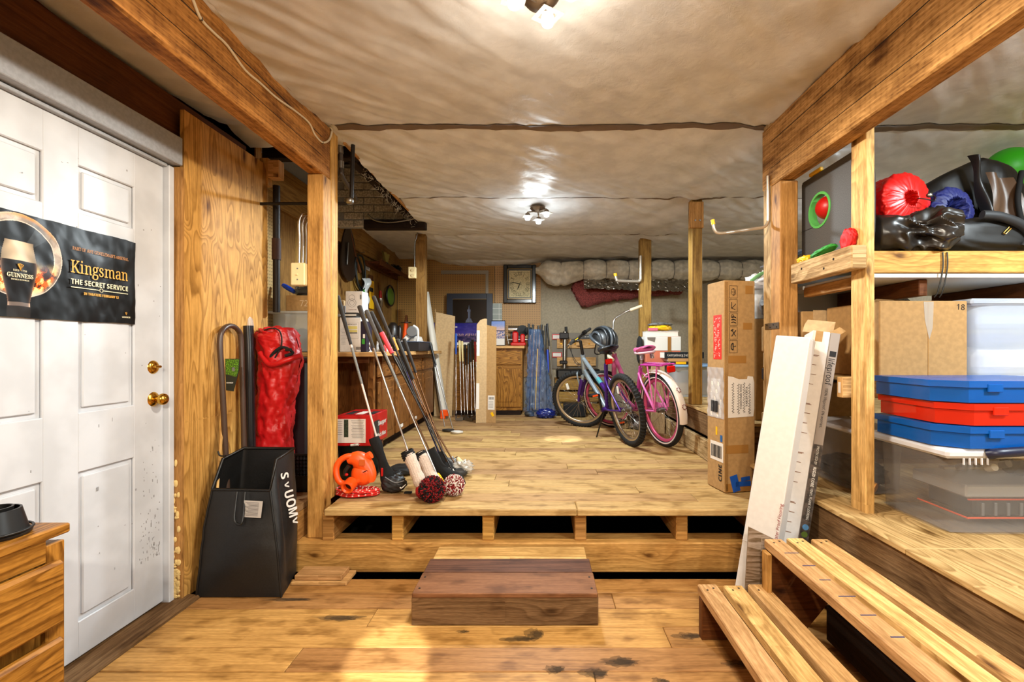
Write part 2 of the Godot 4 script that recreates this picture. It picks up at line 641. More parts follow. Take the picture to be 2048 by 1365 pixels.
func build_shell() -> void:
	# entry floor: rows of boards across the room
	var f := thing("floor", "worn yellow-brown plank floor of the lower entry area", "floor", Vector3.ZERO, "", "structure")
	var z := -2.40
	var row := 0
	while z < 2.4:
		var w := 0.138
		var x := -1.64
		var cuts := [[-0.02], [0.35, 0.9], [-0.75], [0.53], [-0.95], [0.2], [-0.4, 0.7]][row % 7] as Array
		cuts = cuts + [1.36]
		for c in cuts:
			var b := MB.new()
			b.uo = Vector2(rng.randf() * 5.0, rng.randf() * 3.0)
			b.box(Vector3((x + c) / 2, -0.019 - rng.randf() * 0.0015, z + w / 2), Vector3(c - x - 0.002, 0.038, w - 0.0025), 0, 0.0025)
			part(f, "plank", b, M["floor%d" % (rng.randi() % 3)])
			x = c
		z += w
		row += 1
	# ground-in dark stains
	var sr := RandomNumberGenerator.new()
	sr.seed = 19
	for q in [[-0.09, -1.90, 0.10, 0.025], [-0.03, -1.93, 0.05, 0.05], [0.05, -1.72, 0.05, 0.03], [0.20, -1.70, 0.07, 0.035], [0.30, -1.76, 0.09, 0.04], [0.43, -1.66, 0.04, 0.02], [0.62, -1.92, 0.08, 0.03], [-0.33, -1.95, 0.03, 0.015], [-1.2, -2.2, 0.16, 0.02], [-0.9, -2.05, 0.14, 0.03], [0.75, -1.75, 0.07, 0.03]]:
		for k in 3:
			var poly := PackedVector2Array()
			for i in 26:
				var a := TAU * i / 26.0
				var rr := (0.55 + 0.45 * sr.randf()) * (1.0 - 0.25 * k)
				poly.append(Vector2(q[0] + 0.01 * k + q[2] * rr * cos(a), -q[1] + q[3] * rr * sin(a)))
			var b := MB.new()
			b.t = Transform3D(Basis(Vector3.RIGHT, -PI / 2), Vector3.ZERO)
			part(f, "stain", b.ext(poly, 0.0002 + 0.0002 * k, 0.0003 + 0.0002 * k), clear_plastic("stain", Color(0.16, 0.13, 0.07), 0.16, 0.8))
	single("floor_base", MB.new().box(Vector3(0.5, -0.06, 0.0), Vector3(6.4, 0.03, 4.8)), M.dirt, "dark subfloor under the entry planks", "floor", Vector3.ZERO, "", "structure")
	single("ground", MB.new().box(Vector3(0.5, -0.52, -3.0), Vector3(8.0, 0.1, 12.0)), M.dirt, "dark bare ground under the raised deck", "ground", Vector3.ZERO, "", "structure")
	# raised deck
	var dk := thing("raised_floor", "raised deck of long pale boards on joists behind the step", "deck", Vector3.ZERO, "", "structure")
	z = -2.475
	row = 0
	while z > -6.55:
		var w := 0.14
		var x0 := -1.165 if z > -2.8 else -2.04
		var cuts := [[0.2], [-0.55, 0.9], [0.6], [-0.2], [0.95, -0.3], [0.4]][row % 6] as Array
		cuts.sort()
		cuts = cuts + [1.30]
		for c in cuts:
			var b := MB.new()
			b.uo = Vector2(rng.randf() * 5.0, rng.randf() * 3.0)
			b.box(Vector3((x0 + c) / 2, 0.316 - rng.randf() * 0.001, z - w / 2), Vector3(c - x0 - 0.002, 0.036, w - 0.002), 0, 0.002 if row else 0.005)
			part(dk, "plank", b, M["deck%d" % (rng.randi() % 3)])
			x0 = c
		z -= w
		row += 1
	for k in 3:
		var b := MB.new()
		b.uo = Vector2(k, 0.3 * k)
		part(dk, "plank", b.box(Vector3(-1.66, 0.316, -2.545 - 0.14 * k), Vector3(0.66, 0.036, 0.138), 0), M.deck1)
	for x in [-1.166, -0.784, -0.285, 0.223, 0.781, 1.24, -1.36, -1.75]:
		var b := MB.new()
		b.uo = Vector2(rng.randf(), rng.randf())
		part(dk, "joist", b.box(Vector3(x, 0.221, -4.5), Vector3(0.064, 0.152, 3.94), 2, 0.004), M["stud%d" % (rng.randi() % 3)])
	var rb := MB.new()
	part(dk, "rim_beam", rb.box(Vector3(-0.4, 0.063, -2.57), Vector3(3.1, 0.162, 0.14), 0, 0.006), M.stud0)

	# walls
	single("wall_back", MB.new().box(Vector3(0.7, 1.2, -6.72), Vector3(6.2, 3.6, 0.12)), M.concrete, "rough bare concrete back wall behind the bicycles", "wall", Vector3.ZERO, "", "structure")
	single("wall_right", MB.new().box(Vector3(3.7, 1.2, -2.1), Vector3(0.12, 3.6, 9.4)), M.concrete, "concrete side wall beyond the storage ledge", "wall", Vector3.ZERO, "", "structure")
	single("wall_front", MB.new().box(Vector3(0.7, 1.2, 2.5), Vector3(6.2, 3.6, 0.12)), M.concrete, "concrete wall closing the entry end of the room", "wall", Vector3.ZERO, "", "structure")
	# entry side: framing round the door
	var wl := thing("wall_left", "entry wall framing round the white door", "wall", Vector3.ZERO, "", "structure")
	part(wl, "wall_panel", MB.new().box(Vector3(-1.86, 1.2, 1.85), Vector3(0.12, 2.6, 1.25), 1), M.stud1)
	part(wl, "wall_panel", MB.new().box(Vector3(-1.86, 1.2, -2.55), Vector3(0.12, 2.6, 0.70), 1), M.stud1)
	part(wl, "header_board", MB.new().box(Vector3(-1.80, 2.305, -0.3), Vector3(0.09, 0.21, 4.9), 2), M.dark_board)
	part(wl, "nailer", MB.new().box(Vector3(-1.775, 2.208, -0.3), Vector3(0.05, 0.022, 4.9), 2), M.stud2)
	part(wl, "top_plate", MB.new().box(Vector3(-1.86, 2.45, -0.3), Vector3(0.12, 0.14, 5.2), 2), M.dark_board)
	part(wl, "backing", MB.new().box(Vector3(-1.92, 1.2, -0.1), Vector3(0.05, 2.6, 5.2), 2), M.dark_board)
	part(wl, "return_panel", MB.new().box(Vector3(-1.94, 1.2, -2.93), Vector3(0.30, 3.0, 0.06), 1), M.stud1)
	# workshop side
	var ws := thing("wall_left", "brown boarded wall behind the workbench", "wall", Vector3.ZERO, "", "structure")
	z = -2.96
	row = 0
	while z > -6.66:
		var w: float = [0.62, 0.30, 0.46, 0.28, 0.4][row % 5]
		w = minf(w, z + 6.66)
		var b := MB.new()
		b.uo = Vector2(rng.randf() * 3.0, rng.randf())
		if row > 0:
			part(ws, "board", b.box(Vector3(-2.09, 1.45, z - w / 2), Vector3(0.05, 2.0, w - 0.006), 1, 0.002), M["wallboard%d" % (row % 3)])
		z -= w
		row += 1
	part(ws, "ledger_board", MB.new().box(Vector3(-2.045, 2.46, -4.9), Vector3(0.035, 0.34, 3.4), 2), M.wallboard0)
	part(ws, "upper_wall", MB.new().box(Vector3(-2.12, 2.8, -4.9), Vector3(0.08, 0.4, 3.6), 2), M.grey_paint)
	part(ws, "backing", MB.new().box(Vector3(-2.15, 1.5, -4.8), Vector3(0.06, 3.0, 3.8), 1), M.dark_board)
	pegboard(ws, Vector3(-2.055, 1.75, -3.3), 0.66, 1.3, Basis(Vector3(0, 0, -1), Vector3.UP, Vector3(1, 0, 0)), Color(0.74, 0.62, 0.40), 17)
	var wb := thing("wall_back", "brown perforated hardboard on the back wall behind the clock", "wall", Vector3.ZERO, "", "structure")
	pegboard(wb, Vector3(-1.355, 1.65, -6.645), 1.40, 1.72, Basis.IDENTITY, Color(0.62, 0.45, 0.20), 29)
	pegboard(wb, Vector3(-0.32, 1.65, -6.645), 0.66, 1.72, Basis.IDENTITY, Color(0.70, 0.53, 0.32), 31)
	for x in [-0.62, 0.3, 1.0, 1.7]:
		part(wb, "form_seam", MB.new().box(Vector3(x + 0.64, 1.3, -6.659), Vector3(0.012, 2.2, 0.008)), M.concrete)

	ceiling()


var peg_mats := {}


func pegboard(parent: Node3D, c: Vector3, w: float, h: float, bas: Basis, colour: Color, sd: int) -> void:
	var img := Image.create(64, 64, false, Image.FORMAT_RGB8)
	var r := RandomNumberGenerator.new()
	r.seed = sd
	for y in 64:
		for x in 64:
			var dx := (x % 32) - 16
			var dy := (y % 32) - 16
			var k := 1.0 - 0.05 * r.randf()
			if dx * dx + dy * dy < 36:
				k = 0.16
			img.set_pixel(x, y, Color(k, k, k))
	var m := StandardMaterial3D.new()
	m.resource_name = "perforated hardboard"
	m.albedo_color = colour
	m.albedo_texture = ImageTexture.create_from_image(img)
	m.roughness = 0.6
	m.uv1_scale = Vector3(1.0 / 0.0508, 1.0 / 0.0508, 1)
	var b := MB.new()
	b.t = Transform3D(bas, c)
	part(parent, "perforated_panel", b.box(Vector3.ZERO, Vector3(w, h, 0.012), 1, 0.0), m)


func ceiling_y(x: float, z: float, ns: FastNoiseLite, fine: FastNoiseLite) -> float:
	var d := -z
	var s := (d - 2.64) / 1.257
	var k := s - floorf(s)
	var belly := pow(maxf(0.0, sin(PI * k)), 0.36)
	var y := 2.500 - 0.062 * belly
	# folds running slantwise, stronger next to the seams and the beams
	y += 0.013 * ns.get_noise_2d(x * 1.0 + d * 0.6, d * 0.8 - x * 0.3)
	y += 0.009 * fine.get_noise_2d(x * 2.2 - d * 2.4, x * 0.7 + d * 0.9) * (0.4 + absf(k - 0.5) * 1.6)
	y -= 0.02 * exp(-pow((x - 1.25) / 0.25, 2.0)) * sin(k * 9.0 + x * 14.0) * 0.6
	var u := x * 0.75 + d * 0.66
	var v := d * 0.75 - x * 0.66
	var crease := 0.5 - absf(fine.get_noise_2d(v * 1.9 + 3.0, u * 0.28)) * 1.6
	y -= 0.011 * crease * (0.35 + exp(-pow((x - 1.3) / 0.55, 2.0)) + 0.8 * exp(-pow((x + 1.2) / 0.4, 2.0)) + 0.5 * absf(k - 0.5))
	if d > 6.0:
		y -= 0.05 * smoothstep(6.0, 6.6, d) * smoothstep(0.1, -0.3, x)
	if x < -1.2 and d > 4.5:
		y += 0.10 * smoothstep(-1.2, -1.7, x)
	return y


func ceiling() -> void:
	var ns := FastNoiseLite.new()
	ns.seed = 4
	ns.frequency = 0.9
	ns.fractal_octaves = 3
	var fine := FastNoiseLite.new()
	fine.seed = 8
	fine.frequency = 2.2
	fine.fractal_octaves = 3
	var m := mottled("insulation sheeting", Color(0.87, 0.875, 0.88), 0.37, 14, 0.03, 0.93, 0.7, 0.0)
	m.metallic_specular = 0.3
	m.normal_enabled = true
	var nt := NoiseTexture2D.new()
	var nn := FastNoiseLite.new()
	nn.seed = 21
	nn.frequency = 0.012
	nn.fractal_octaves = 5
	nn.domain_warp_enabled = true
	nn.domain_warp_amplitude = 40.0
	nt.noise = nn
	nt.width = 512
	nt.height = 512
	nt.seamless = true
	nt.as_normal_map = true
	nt.bump_strength = 3.0
	m.normal_texture = nt
	m.normal_scale = 0.3
	var c := thing("ceiling", "sagging grey vapour sheeting over insulation batts with stapled seams", "ceiling", Vector3.ZERO, "", "structure")
	for a in [[-1.19, 3.7, 2.5, -6.68, 200, 340], [-1.95, -1.19, 2.5, -2.86, 26, 150], [-2.1, -1.19, -4.62, -6.68, 26, 60]]:
		var b := MB.new()
		var g := func(s: float, t: float) -> Vector3:
			var x := lerpf(a[0], a[1], s)
			var z := lerpf(a[2], a[3], t)
			return Vector3(x, ceiling_y(x, z, ns, fine), z)
		b.grid(a[4], a[5], g)
		part(c, "vapour_sheet", b, m)
	# seam strips: the folded lap of the sheeting, stapled to the joists
	var seam := plain("seam lap", Color(0.44, 0.37, 0.31), 0.5)
	for k in 3:
		var d := 2.64 + 1.257 * k
		var b := MB.new()
		var wd: float = [0.06, 0.016, 0.016][k]
		var g := func(s: float, t: float) -> Vector3:
			var x := lerpf(-1.17, 3.6, s)
			var z := -d + (t - 0.5) * wd * (1.0 + 0.3 * ns.get_noise_2d(x * 3.0, k))
			return Vector3(x, minf(ceiling_y(x, -d, ns, fine), ceiling_y(x, z, ns, fine)) - 0.004 - 0.003 * sin(PI * t), z)
		part(c, "seam_lap", b.grid(120, 3, g), seam)
	var st := plain("staple wire", Color(0.82, 0.76, 0.68), 0.4, 0.6)
	for k in 14:
		part(c, "staple", MB.new().box(Vector3(-1.0 + k * 0.165, ceiling_y(-1.0 + k * 0.165, -2.64, ns, fine) - 0.0085, -2.64 + 0.01 * sin(k * 5.0)), Vector3(0.002, 0.002, 0.03), 2, 0.0), st)
	# deep void above, so nothing shines in
	single("ceiling_slab", MB.new().box(Vector3(0.8, 3.1, -2.1), Vector3(6.2, 0.1, 9.6)), M.dark_timber, "dark subfloor above the insulation sheeting", "ceiling", Vector3.ZERO, "", "structure")
	# the open bay over the workbench: dark framing round a white-painted brick stack
	var ch := thing("chimney", "whitewashed brick chimney stack inside the open ceiling bay", "chimney", Vector3.ZERO, "", "structure")
	part(ch, "mortar_bed", MB.new().box(Vector3(-1.67, 2.76, -4.645), Vector3(0.84, 0.68, 0.06)), M.grey_paint)
	var bm := mottled("whitewashed brick", Color(0.88, 0.86, 0.82), 0.9, 5, 0.05, 0.75, 3.0, 0.4)
	for r in 8:
		for k in 5:
			var x := -2.06 + 0.2 * k + (0.1 if r % 2 else 0.0)
			var x1 := minf(x + 0.192, -1.262)
			if x1 - x > 0.03:
				part(ch, "brick", MB.new().box(Vector3((x + x1) / 2, 2.455 + 0.075 * r, -4.61 + rng.randf() * 0.003), Vector3(x1 - x, 0.065, 0.02), 0, 0.004), bm)
	var fm := thing("ceiling_beam", "dark stained framing round the open ceiling bay above the workbench", "beam", Vector3.ZERO, "", "structure")
	part(fm, "joist", MB.new().box(Vector3(-1.26, 2.50, -3.78), Vector3(0.06, 0.10, 1.4), 2, 0.004), M.dark_timber)
	part(fm, "header", MB.new().box(Vector3(-1.52, 2.50, -3.06), Vector3(0.62, 0.09, 0.07), 0, 0.004), M.dark_timber)
	part(fm, "header", MB.new().box(Vector3(-1.42, 2.415, -4.52), Vector3(0.60, 0.09, 0.08), 0, 0.004), M.dark_timber)
	part(fm, "nailer", MB.new().box(Vector3(-1.19, 2.455, -3.75), Vector3(0.02, 0.02, 1.9), 2, 0.003), M.stud1)
	# loose insulation tufts along the joist
	var tf := MB.new()
	for k in 70:
		var p := Vector3(-1.20 - rng.randf() * 0.03, 2.40 + rng.randf() * 0.07, -3.2 - rng.randf() * 1.3)
		tf.tube([p, p + Vector3(rng.randf_range(-0.02, 0.02), -0.02, rng.randf_range(-0.03, 0.03)), p + Vector3(rng.randf_range(-0.04, 0.02), -0.05 * rng.randf(), rng.randf_range(-0.05, 0.05))], 0.0012, 4)
	tag(part(fm, "insulation_fibres", tf, plain("fibres", Color(0.72, 0.68, 0.6), 0.9)), "loose pale insulation fibres", "", "", "stuff")


func build_timber() -> void:
	var b := MB.new()
	var lb := thing("ceiling_beam", "orange-brown sawn timber beam carrying the looped white cable", "beam", Vector3.ZERO, "", "structure")
	part(lb, "timber", b.box(Vector3(-1.2525, 2.325, -0.2), Vector3(0.089, 0.297, 4.9), 2, 0.008), M.beam)
	for q in [[2.375, 0.0035], [2.27, 0.002]]:
		part(lb, "drying_crack", MB.new().box(Vector3(-1.2078, q[0], -0.9), Vector3(0.002, q[1], 3.3), 2, 0.0), plain("crack", Color(0.10, 0.05, 0.02), 0.9))
	var p := thing("support_post", "square timber post carrying the orange-brown beam beside the golf clubs", "post", Vector3.ZERO, "", "structure")
	part(p, "timber", MB.new().box(Vector3(-1.2525, 1.16, -2.61), Vector3(0.089, 2.03, 0.098), 1, 0.004), M.stud0)
	b = MB.new()
	b.uo = Vector2(1.3, 0.4)
	part(p, "stud", b.box(Vector3(-1.248, 1.40, -2.706), Vector3(0.08, 2.14, 0.088), 1, 0.004), M.stud2)
	# beam over the storage ledge
	b = MB.new()
	b.uo = Vector2(0.5, 0.7)
	var rb := thing("ceiling_beam", "rough orange timber beam over the storage ledge edge", "beam", Vector3.ZERO, "", "structure")
	part(rb, "timber", b.box(Vector3(1.323, 2.275, -0.15), Vector3(0.088, 0.345, 5.0), 2, 0.006), M.beamr)
	for q in [[2.345, 0.003], [2.20, 0.002]]:
		part(rb, "drying_crack", MB.new().box(Vector3(1.2785, q[0], -0.9), Vector3(0.002, q[1], 3.3), 2, 0.0), plain("crack", Color(0.10, 0.05, 0.02), 0.9))
	b = MB.new()
	b.uo = Vector2(0.2, 1.1)
	p = thing("support_post", "broad weathered post with a steel plate beside the tall carton", "post", Vector3.ZERO, "", "structure")
	part(p, "timber", b.box(Vector3(1.328, 1.22, -2.50), Vector3(0.096, 1.76, 0.10), 1, 0.005), M.stud1)
	b = MB.new()
	part(p, "stud", b.box(Vector3(1.328, 1.40, -2.595), Vector3(0.094, 2.14, 0.088), 1, 0.005), M.grey_post)
	part(p, "steel_plate", MB.new().box(Vector3(1.277, 1.325, -2.535), Vector3(0.003, 0.034, 0.15), 2, 0.001), M.steel)
	for k in 4:
		part(p, "nail_head", MB.new().cyl(Vector3(1.2765, 1.318 + 0.014 * (k % 2), -2.48 - 0.035 * k), Vector3(1.2735, 1.318 + 0.014 * (k % 2), -2.48 - 0.035 * k), 0.004, -1, 8), M.iron)
	b = MB.new()
	b.uo = Vector2(0.9, 0.2)
	single("support_post", b.box(Vector3(1.394, 1.44, -1.988), Vector3(0.038, 1.90, 0.094), 1, 0.003), M.slat2, "slim pale stud standing before the cardboard boxes and totes", "post", Vector3.ZERO, "", "structure")
	b = MB.new()
	b.uo = Vector2(0.1, 0.9)
	p = thing("support_post", "timber post on the ledge beside the book stack", "post", Vector3.ZERO, "", "structure")
	part(p, "timber", b.box(Vector3(1.333, 1.60, -3.95), Vector3(0.088, 1.75, 0.10), 1, 0.004), M.wallboard2)
	part(p, "splice_block", MB.new().box(Vector3(1.318, 2.33, -3.885), Vector3(0.12, 0.22, 0.03), 1, 0.003), M.stud1)
	for k in 2:
		part(p, "bolt", MB.new().cyl(Vector3(1.305 + 0.04 * k, 2.28, -3.87), Vector3(1.305 + 0.04 * k, 2.28, -3.862), 0.007, -1, 8), M.steel)
	b = MB.new()
	b.uo = Vector2(0.6, 0.5)
	single("support_post", b.box(Vector3(1.215, 1.40, -5.33), Vector3(0.13, 2.14, 0.09), 1, 0.004), M.wallboard2, "timber post behind the pink bicycle and its book stack", "post", Vector3.ZERO, "", "structure")
	b = MB.new()
	b.uo = Vector2(0.8, 0.3)
	single("support_post", b.box(Vector3(-1.34, 1.83, -5.2), Vector3(0.11, 1.32, 0.09), 1, 0.004), M.wallboard1, "timber post rising from the workbench with an outlet beside it", "post", Vector3.ZERO, "", "structure")
	# storage ledge beside the entry
	var lg := thing("storage_ledge", "raised plywood storage ledge with weathered board face beside the slatted steps", "ledge", Vector3.ZERO, "", "structure")
	for k in 3:
		b = MB.new()
		b.uo = Vector2(0.4 * k, 0.5)
		part(lg, "plywood_sheet", b.box(Vector3(2.46, 0.494, 1.0 - 1.3 * k - 0.65), Vector3(2.38, 0.020, 1.298), 2, 0.002), M.ledge_ply)
	b = MB.new()
	part(lg, "face_board", b.box(Vector3(1.30, 0.345, -0.6), Vector3(0.038, 0.276, 4.6), 2, 0.004), M.old)
	b = MB.new()
	b.uo = Vector2(0.7, 0.6)
	part(lg, "face_board", b.box(Vector3(1.302, 0.125, -0.6), Vector3(0.038, 0.150, 4.6), 2, 0.004), M.old)
	var lb2 := thing("storage_ledge", "higher back ledge with grey face boards behind the pink bicycle", "ledge", Vector3.ZERO, "", "structure")
	for k in 3:
		b = MB.new()
		b.uo = Vector2(0.4 * k, 0.2)
		part(lb2, "plywood_sheet", b.box(Vector3(2.46, 0.714, -2.92 - 1.25 * k - 0.625), Vector3(2.38, 0.020, 1.248), 2, 0.002), M.ledge_ply)
	b = MB.new()
	b.uo = Vector2(0.3, 0.9)
	part(lb2, "face_board", b.box(Vector3(1.30, 0.615, -4.78), Vector3(0.038, 0.175, 3.7), 2, 0.004), M.old)
	b = MB.new()
	b.uo = Vector2(0.9, 0.1)
	part(lb2, "face_board", b.box(Vector3(1.30, 0.415, -4.78), Vector3(0.038, 0.155, 3.7), 2, 0.004), M.grey_post)
	part(lb2, "end_panel", MB.new().box(Vector3(2.46, 0.60, -2.93), Vector3(2.34, 0.2, 0.03), 0), M.old)


# a point on the plane x = xx seen along the picture ray of (px, py)
func on_x(px: float, py: float, xx: float) -> Vector3:
	var d := xx * 920.0 / (px - 1080.0)
	return Vector3(xx, Y(py, d), -d)


func at(px: float, py: float, d: float) -> Vector3:
	return Vector3(X(px, d), Y(py, d), -d)


func smooth_path(ps: Array, steps := 6) -> Array:
	var c := []
	for i in ps.size() - 1:
		var p0: Vector3 = ps[maxi(i - 1, 0)]
		var p1: Vector3 = ps[i]
		var p2: Vector3 = ps[i + 1]
		var p3: Vector3 = ps[mini(i + 2, ps.size() - 1)]
		for k in steps:
			c.append(p1.cubic_interpolate(p2, p0, p3, float(k) / steps))
	c.append(ps[-1])
	return c


const FACE_X := Basis(Vector3(0, 0, -1), Vector3(0, 1, 0), Vector3(1, 0, 0))     # writing on a face that looks along +x
const FACE_NX := Basis(Vector3(0, 0, 1), Vector3(0, 1, 0), Vector3(-1, 0, 0))    # ... along -x


# lettering of a given width
func letters(parent: Node3D, words: String, width: float, mat: Material, tr: Transform3D, bold := false, serif := false, tall := 1.0) -> MeshInstance3D:
	var o := lettering(parent, "lettering", words, 0.1, mat, tr, bold, serif, 0.0006)
	var w: float = o.mesh.get_aabb().size.x
	if w > 0.001:
		var k := width / w
		o.transform = tr * Transform3D(Basis.from_scale(Vector3(k, k * tall, 1)), Vector3.ZERO)
	return o


func spot_fitting(called: String, label: String, canopy: Vector3, bulbs: Array, glow: Color, strength: float) -> void:
	var bronze := plain("fitting metal", Color(0.36, 0.29, 0.22), 0.35, 0.8)
	var em := StandardMaterial3D.new()
	em.albedo_color = Color(1, 1, 1)
	em.emission_enabled = true
	em.emission = glow
	em.emission_energy_multiplier = strength
	var pane := clear_plastic("lamp glass", Color(0.95, 0.97, 0.97), 0.12, 0.05)
	var o := thing(called, label, "light", canopy)
	part(o, "canopy", MB.new().lathe([Vector2(0, 0.012), Vector2(0.062, 0.012), Vector2(0.068, 0.0), Vector2(0.05, -0.022), Vector2(0.02, -0.03), Vector2(0, -0.03)], 24), bronze)
	for b: Vector3 in bulbs:
		var p := b - canopy
		var flat := Vector3(p.x, 0, p.z)
		part(o, "arm", MB.new().tube(smooth_path([Vector3(0, -0.02, 0), flat * 0.5 + Vector3(0, -0.035, 0), p + Vector3(0, 0.05, 0), p + Vector3(0, 0.03, 0)], 4), 0.006, 8), bronze)
		var hd := part(o, "lamp_head", MB.new().lathe([Vector2(0.012, 0.045), Vector2(0.02, 0.04), Vector2(0.024, 0.022), Vector2(0.024, 0.02)], 18, Transform3D(Basis.IDENTITY, p)), bronze)
		part(hd, "bulb", MB.new().lathe([Vector2(0.0, 0.021), Vector2(0.02, 0.021), Vector2(0.023, 0.0), Vector2(0.019, -0.014), Vector2(0.0, -0.02)], 18, Transform3D(Basis.IDENTITY, p)), em, "glowing bulb")
		var sh := MB.new()
		sh.t = Transform3D(Basis(Vector3.UP, 0.5 + 3.0 * p.x), p + Vector3(0, 0.016, 0))
		for sx in [-1, 1]:
			sh.box(Vector3(sx * 0.033, 0, 0), Vector3(0.014, 0.003, 0.08), 2, 0.0)
			sh.box(Vector3(0, 0, sx * 0.033), Vector3(0.052, 0.003, 0.014), 0, 0.0)
		part(hd, "shade_rim", sh, plain("frosted rim", Color(0.72, 0.70, 0.66), 0.3))


func build_fittings() -> void:
	spot_fitting("ceiling_spotlight", "bronze three-head spotlight under the entry ceiling, warm bulbs lit", Vector3(0.0, 2.425, -1.60), [Vector3(-0.085, 2.33, -1.50), Vector3(0.026, 2.33, -1.585), Vector3(0.10, 2.33, -1.46)], Color(1, 0.97, 0.9), 5.0)
	spot_fitting("ceiling_spotlight", "three-head spotlight over the deck throwing cool white light", Vector3(-0.02, 2.43, -4.03), [Vector3(-0.108, 2.33, -3.98), Vector3(0.055, 2.335, -3.90), Vector3(-0.013, 2.325, -4.08)], Color(0.95, 1, 1), 7.0)
	spot_fitting("ceiling_spotlight", "two-head spotlight under the ceiling at the entry end of the room", Vector3(-0.05, 2.42, 1.25), [Vector3(-0.2, 2.298, 1.3), Vector3(0.1, 2.298, 1.2)], Color(1, 0.97, 0.9), 5.0)
	spot_fitting("ceiling_spotlight", "two-head spotlight above the open floor of the storage ledge", Vector3(2.37, 2.42, -0.62), [Vector3(2.3, 2.298, -0.55), Vector3(2.45, 2.298, -0.7)], Color(0.95, 1, 1), 5.0)
	spot_fitting("ceiling_spotlight", "single-head spotlight above the back storage ledge", Vector3(2.6, 2.42, -3.86), [Vector3(2.6, 2.298, -3.9)], Color(0.95, 1, 1), 5.0)
	# white cable stapled along the beam
	var ps := []
	for q in [[372, -30], [386, 0], [402, 38], [428, 66], [455, 92], [490, 140], [520, 166], [552, 195], [590, 222], [618, 246], [630, 270], [645, 285], [658, 280], [664, 262], [660, 254]]:
		var p := on_x(q[0], q[1], -1.203)
		ps.append(p)
	var cable := thing("cable", "white electrical cable drooping along the orange-brown beam", "cable")
	part(cable, "wire", MB.new().tube(smooth_path(ps, 5), 0.0052, 8), plain("cable sheath", Color(0.84, 0.78, 0.66), 0.45))
	for k in [2, 11]:
		part(cable, "staple", MB.new().box(ps[k], Vector3(0.012, 0.014, 0.005), 2, 0.001), M.steel)
	# ivory box on the post with steel tubes above it
	var sw := thing("outlet_plate", "ivory blank electrical box fixed beside the golf-club post", "outlet")
	part(sw, "cover", MB.new().box(Vector3(-1.338, 1.613, -2.56), Vector3(0.078, 0.125, 0.045), 1, 0.005), M.ivory)
	for k in [-1, 1]:
		part(sw, "screw", MB.new().cyl(Vector3(-1.338, 1.613 + 0.03 * k, -2.538), Vector3(-1.338, 1.613 + 0.03 * k, -2.5355), 0.004, -1, 8), M.steel)
	part(sw, "toggle", MB.new().box(Vector3(-1.341, 1.61, -2.536), Vector3(0.012, 0.009, 0.008), 0, 0.002), M.ivory)
	for k in 3:
		var x := -1.362 + 0.021 * k
		single("conduit", MB.new().tube(smooth_path([Vector3(x, 1.66, -2.60), Vector3(x - 0.002, 1.82, -2.61), Vector3(x - 0.004, 1.92 - 0.01 * k, -2.61), Vector3(x + 0.012, 1.965 - 0.012 * k, -2.62), Vector3(x + 0.03, 1.97 - 0.012 * k, -2.66)], 5), 0.0075, 10), M.chrome, ["bright steel tube over the ivory box, outermost of three", "bright steel tube over the ivory box, middle of three", "bright steel tube over the ivory box, next to the post"][k], "conduit", Vector3.ZERO, "steel tubes over the ivory box")
	# dark water pipes round the post
	var wp := thing("water_pipe", "dark horizontal water pipe with elbow passing behind the golf-club post", "pipe")
	part(wp, "pipe", MB.new().tube([at(514, 408, 2.8), at(694, 407, 2.8)], 0.009, 10), M.iron)
	part(wp, "riser", MB.new().tube([at(514, 318, 2.8), at(514, 430, 2.8)], 0.009, 10), M.iron)
	part(wp, "elbow", MB.new().blob(at(699, 402, 2.8), Vector3(0.024, 0.024, 0.022), 0.9, 0.0), M.steel)
	part(wp, "riser", MB.new().tube([at(703, 396, 2.8), at(706, 290, 2.8)], 0.012, 12), M.iron)
	wp = thing("water_pipe", "copper-jointed pipe bending down from the ceiling beside the post top", "pipe")
	part(wp, "pipe", MB.new().tube(smooth_path([at(681, 272, 2.86), at(682, 335, 2.86), at(684, 352, 2.87), at(697, 374, 3.05), at(712, 398, 3.3)], 5), 0.0135, 12), plain("dull pipe", Color(0.34, 0.31, 0.29), 0.4, 0.7))
	for q in [[681, 300], [682, 330]]:
		part(wp, "coupling", MB.new().cyl(at(q[0], q[1] - 7, 2.86), at(q[0], q[1] + 7, 2.86), 0.018, -1, 12), M.steel)
	wp = thing("water_pipe", "dark vertical pipe in the corner behind the plywood sheet", "pipe")
	part(wp, "pipe", MB.new().tube([at(553, 372, 2.88), at(553, 625, 2.88)], 0.021, 14), M.iron)
	part(wp, "coupling", MB.new().cyl(at(553, 478, 2.88), at(553, 520, 2.88), 0.026, -1, 14), plain("rusty joint", Color(0.22, 0.12, 0.08), 0.7))
	var bk := thing("wood_block", "pair of raw wood blocks nailed at the plywood top corner", "block")
	part(bk, "block", MB.new().box(at(532, 346, 2.88), Vector3(0.055, 0.17, 0.05), 1, 0.003), M.stud0)
	part(bk, "block", MB.new().box(at(552, 341, 2.85), Vector3(0.07, 0.11, 0.06), 0, 0.003), M.slat1)
	single("flexible_conduit", MB.new().tube(smooth_path([at(735, 428, 4.4), at(748, 440, 4.42), at(775, 445, 4.43), at(805, 442, 4.43), at(830, 437, 4.43)], 5), 0.009, 8), M.steel, "grey flexible metal conduit hanging across the dark bay framing", "conduit")
	var ob := thing("outlet_plate", "ivory double outlet at the end of a thin conduit by the bench post", "outlet")
	part(ob, "cover", MB.new().box(at(825, 546, 5.1), Vector3(0.082, 0.125, 0.05), 1, 0.004), M.ivory)
	for k in [-1, 1]:
		part(ob, "socket", MB.new().cyl(at(825, 546 + 5 * k, 5.074), at(825, 546 + 5 * k, 5.07), 0.017, -1, 14), plain("socket ivory", Color(0.75, 0.66, 0.48), 0.4))
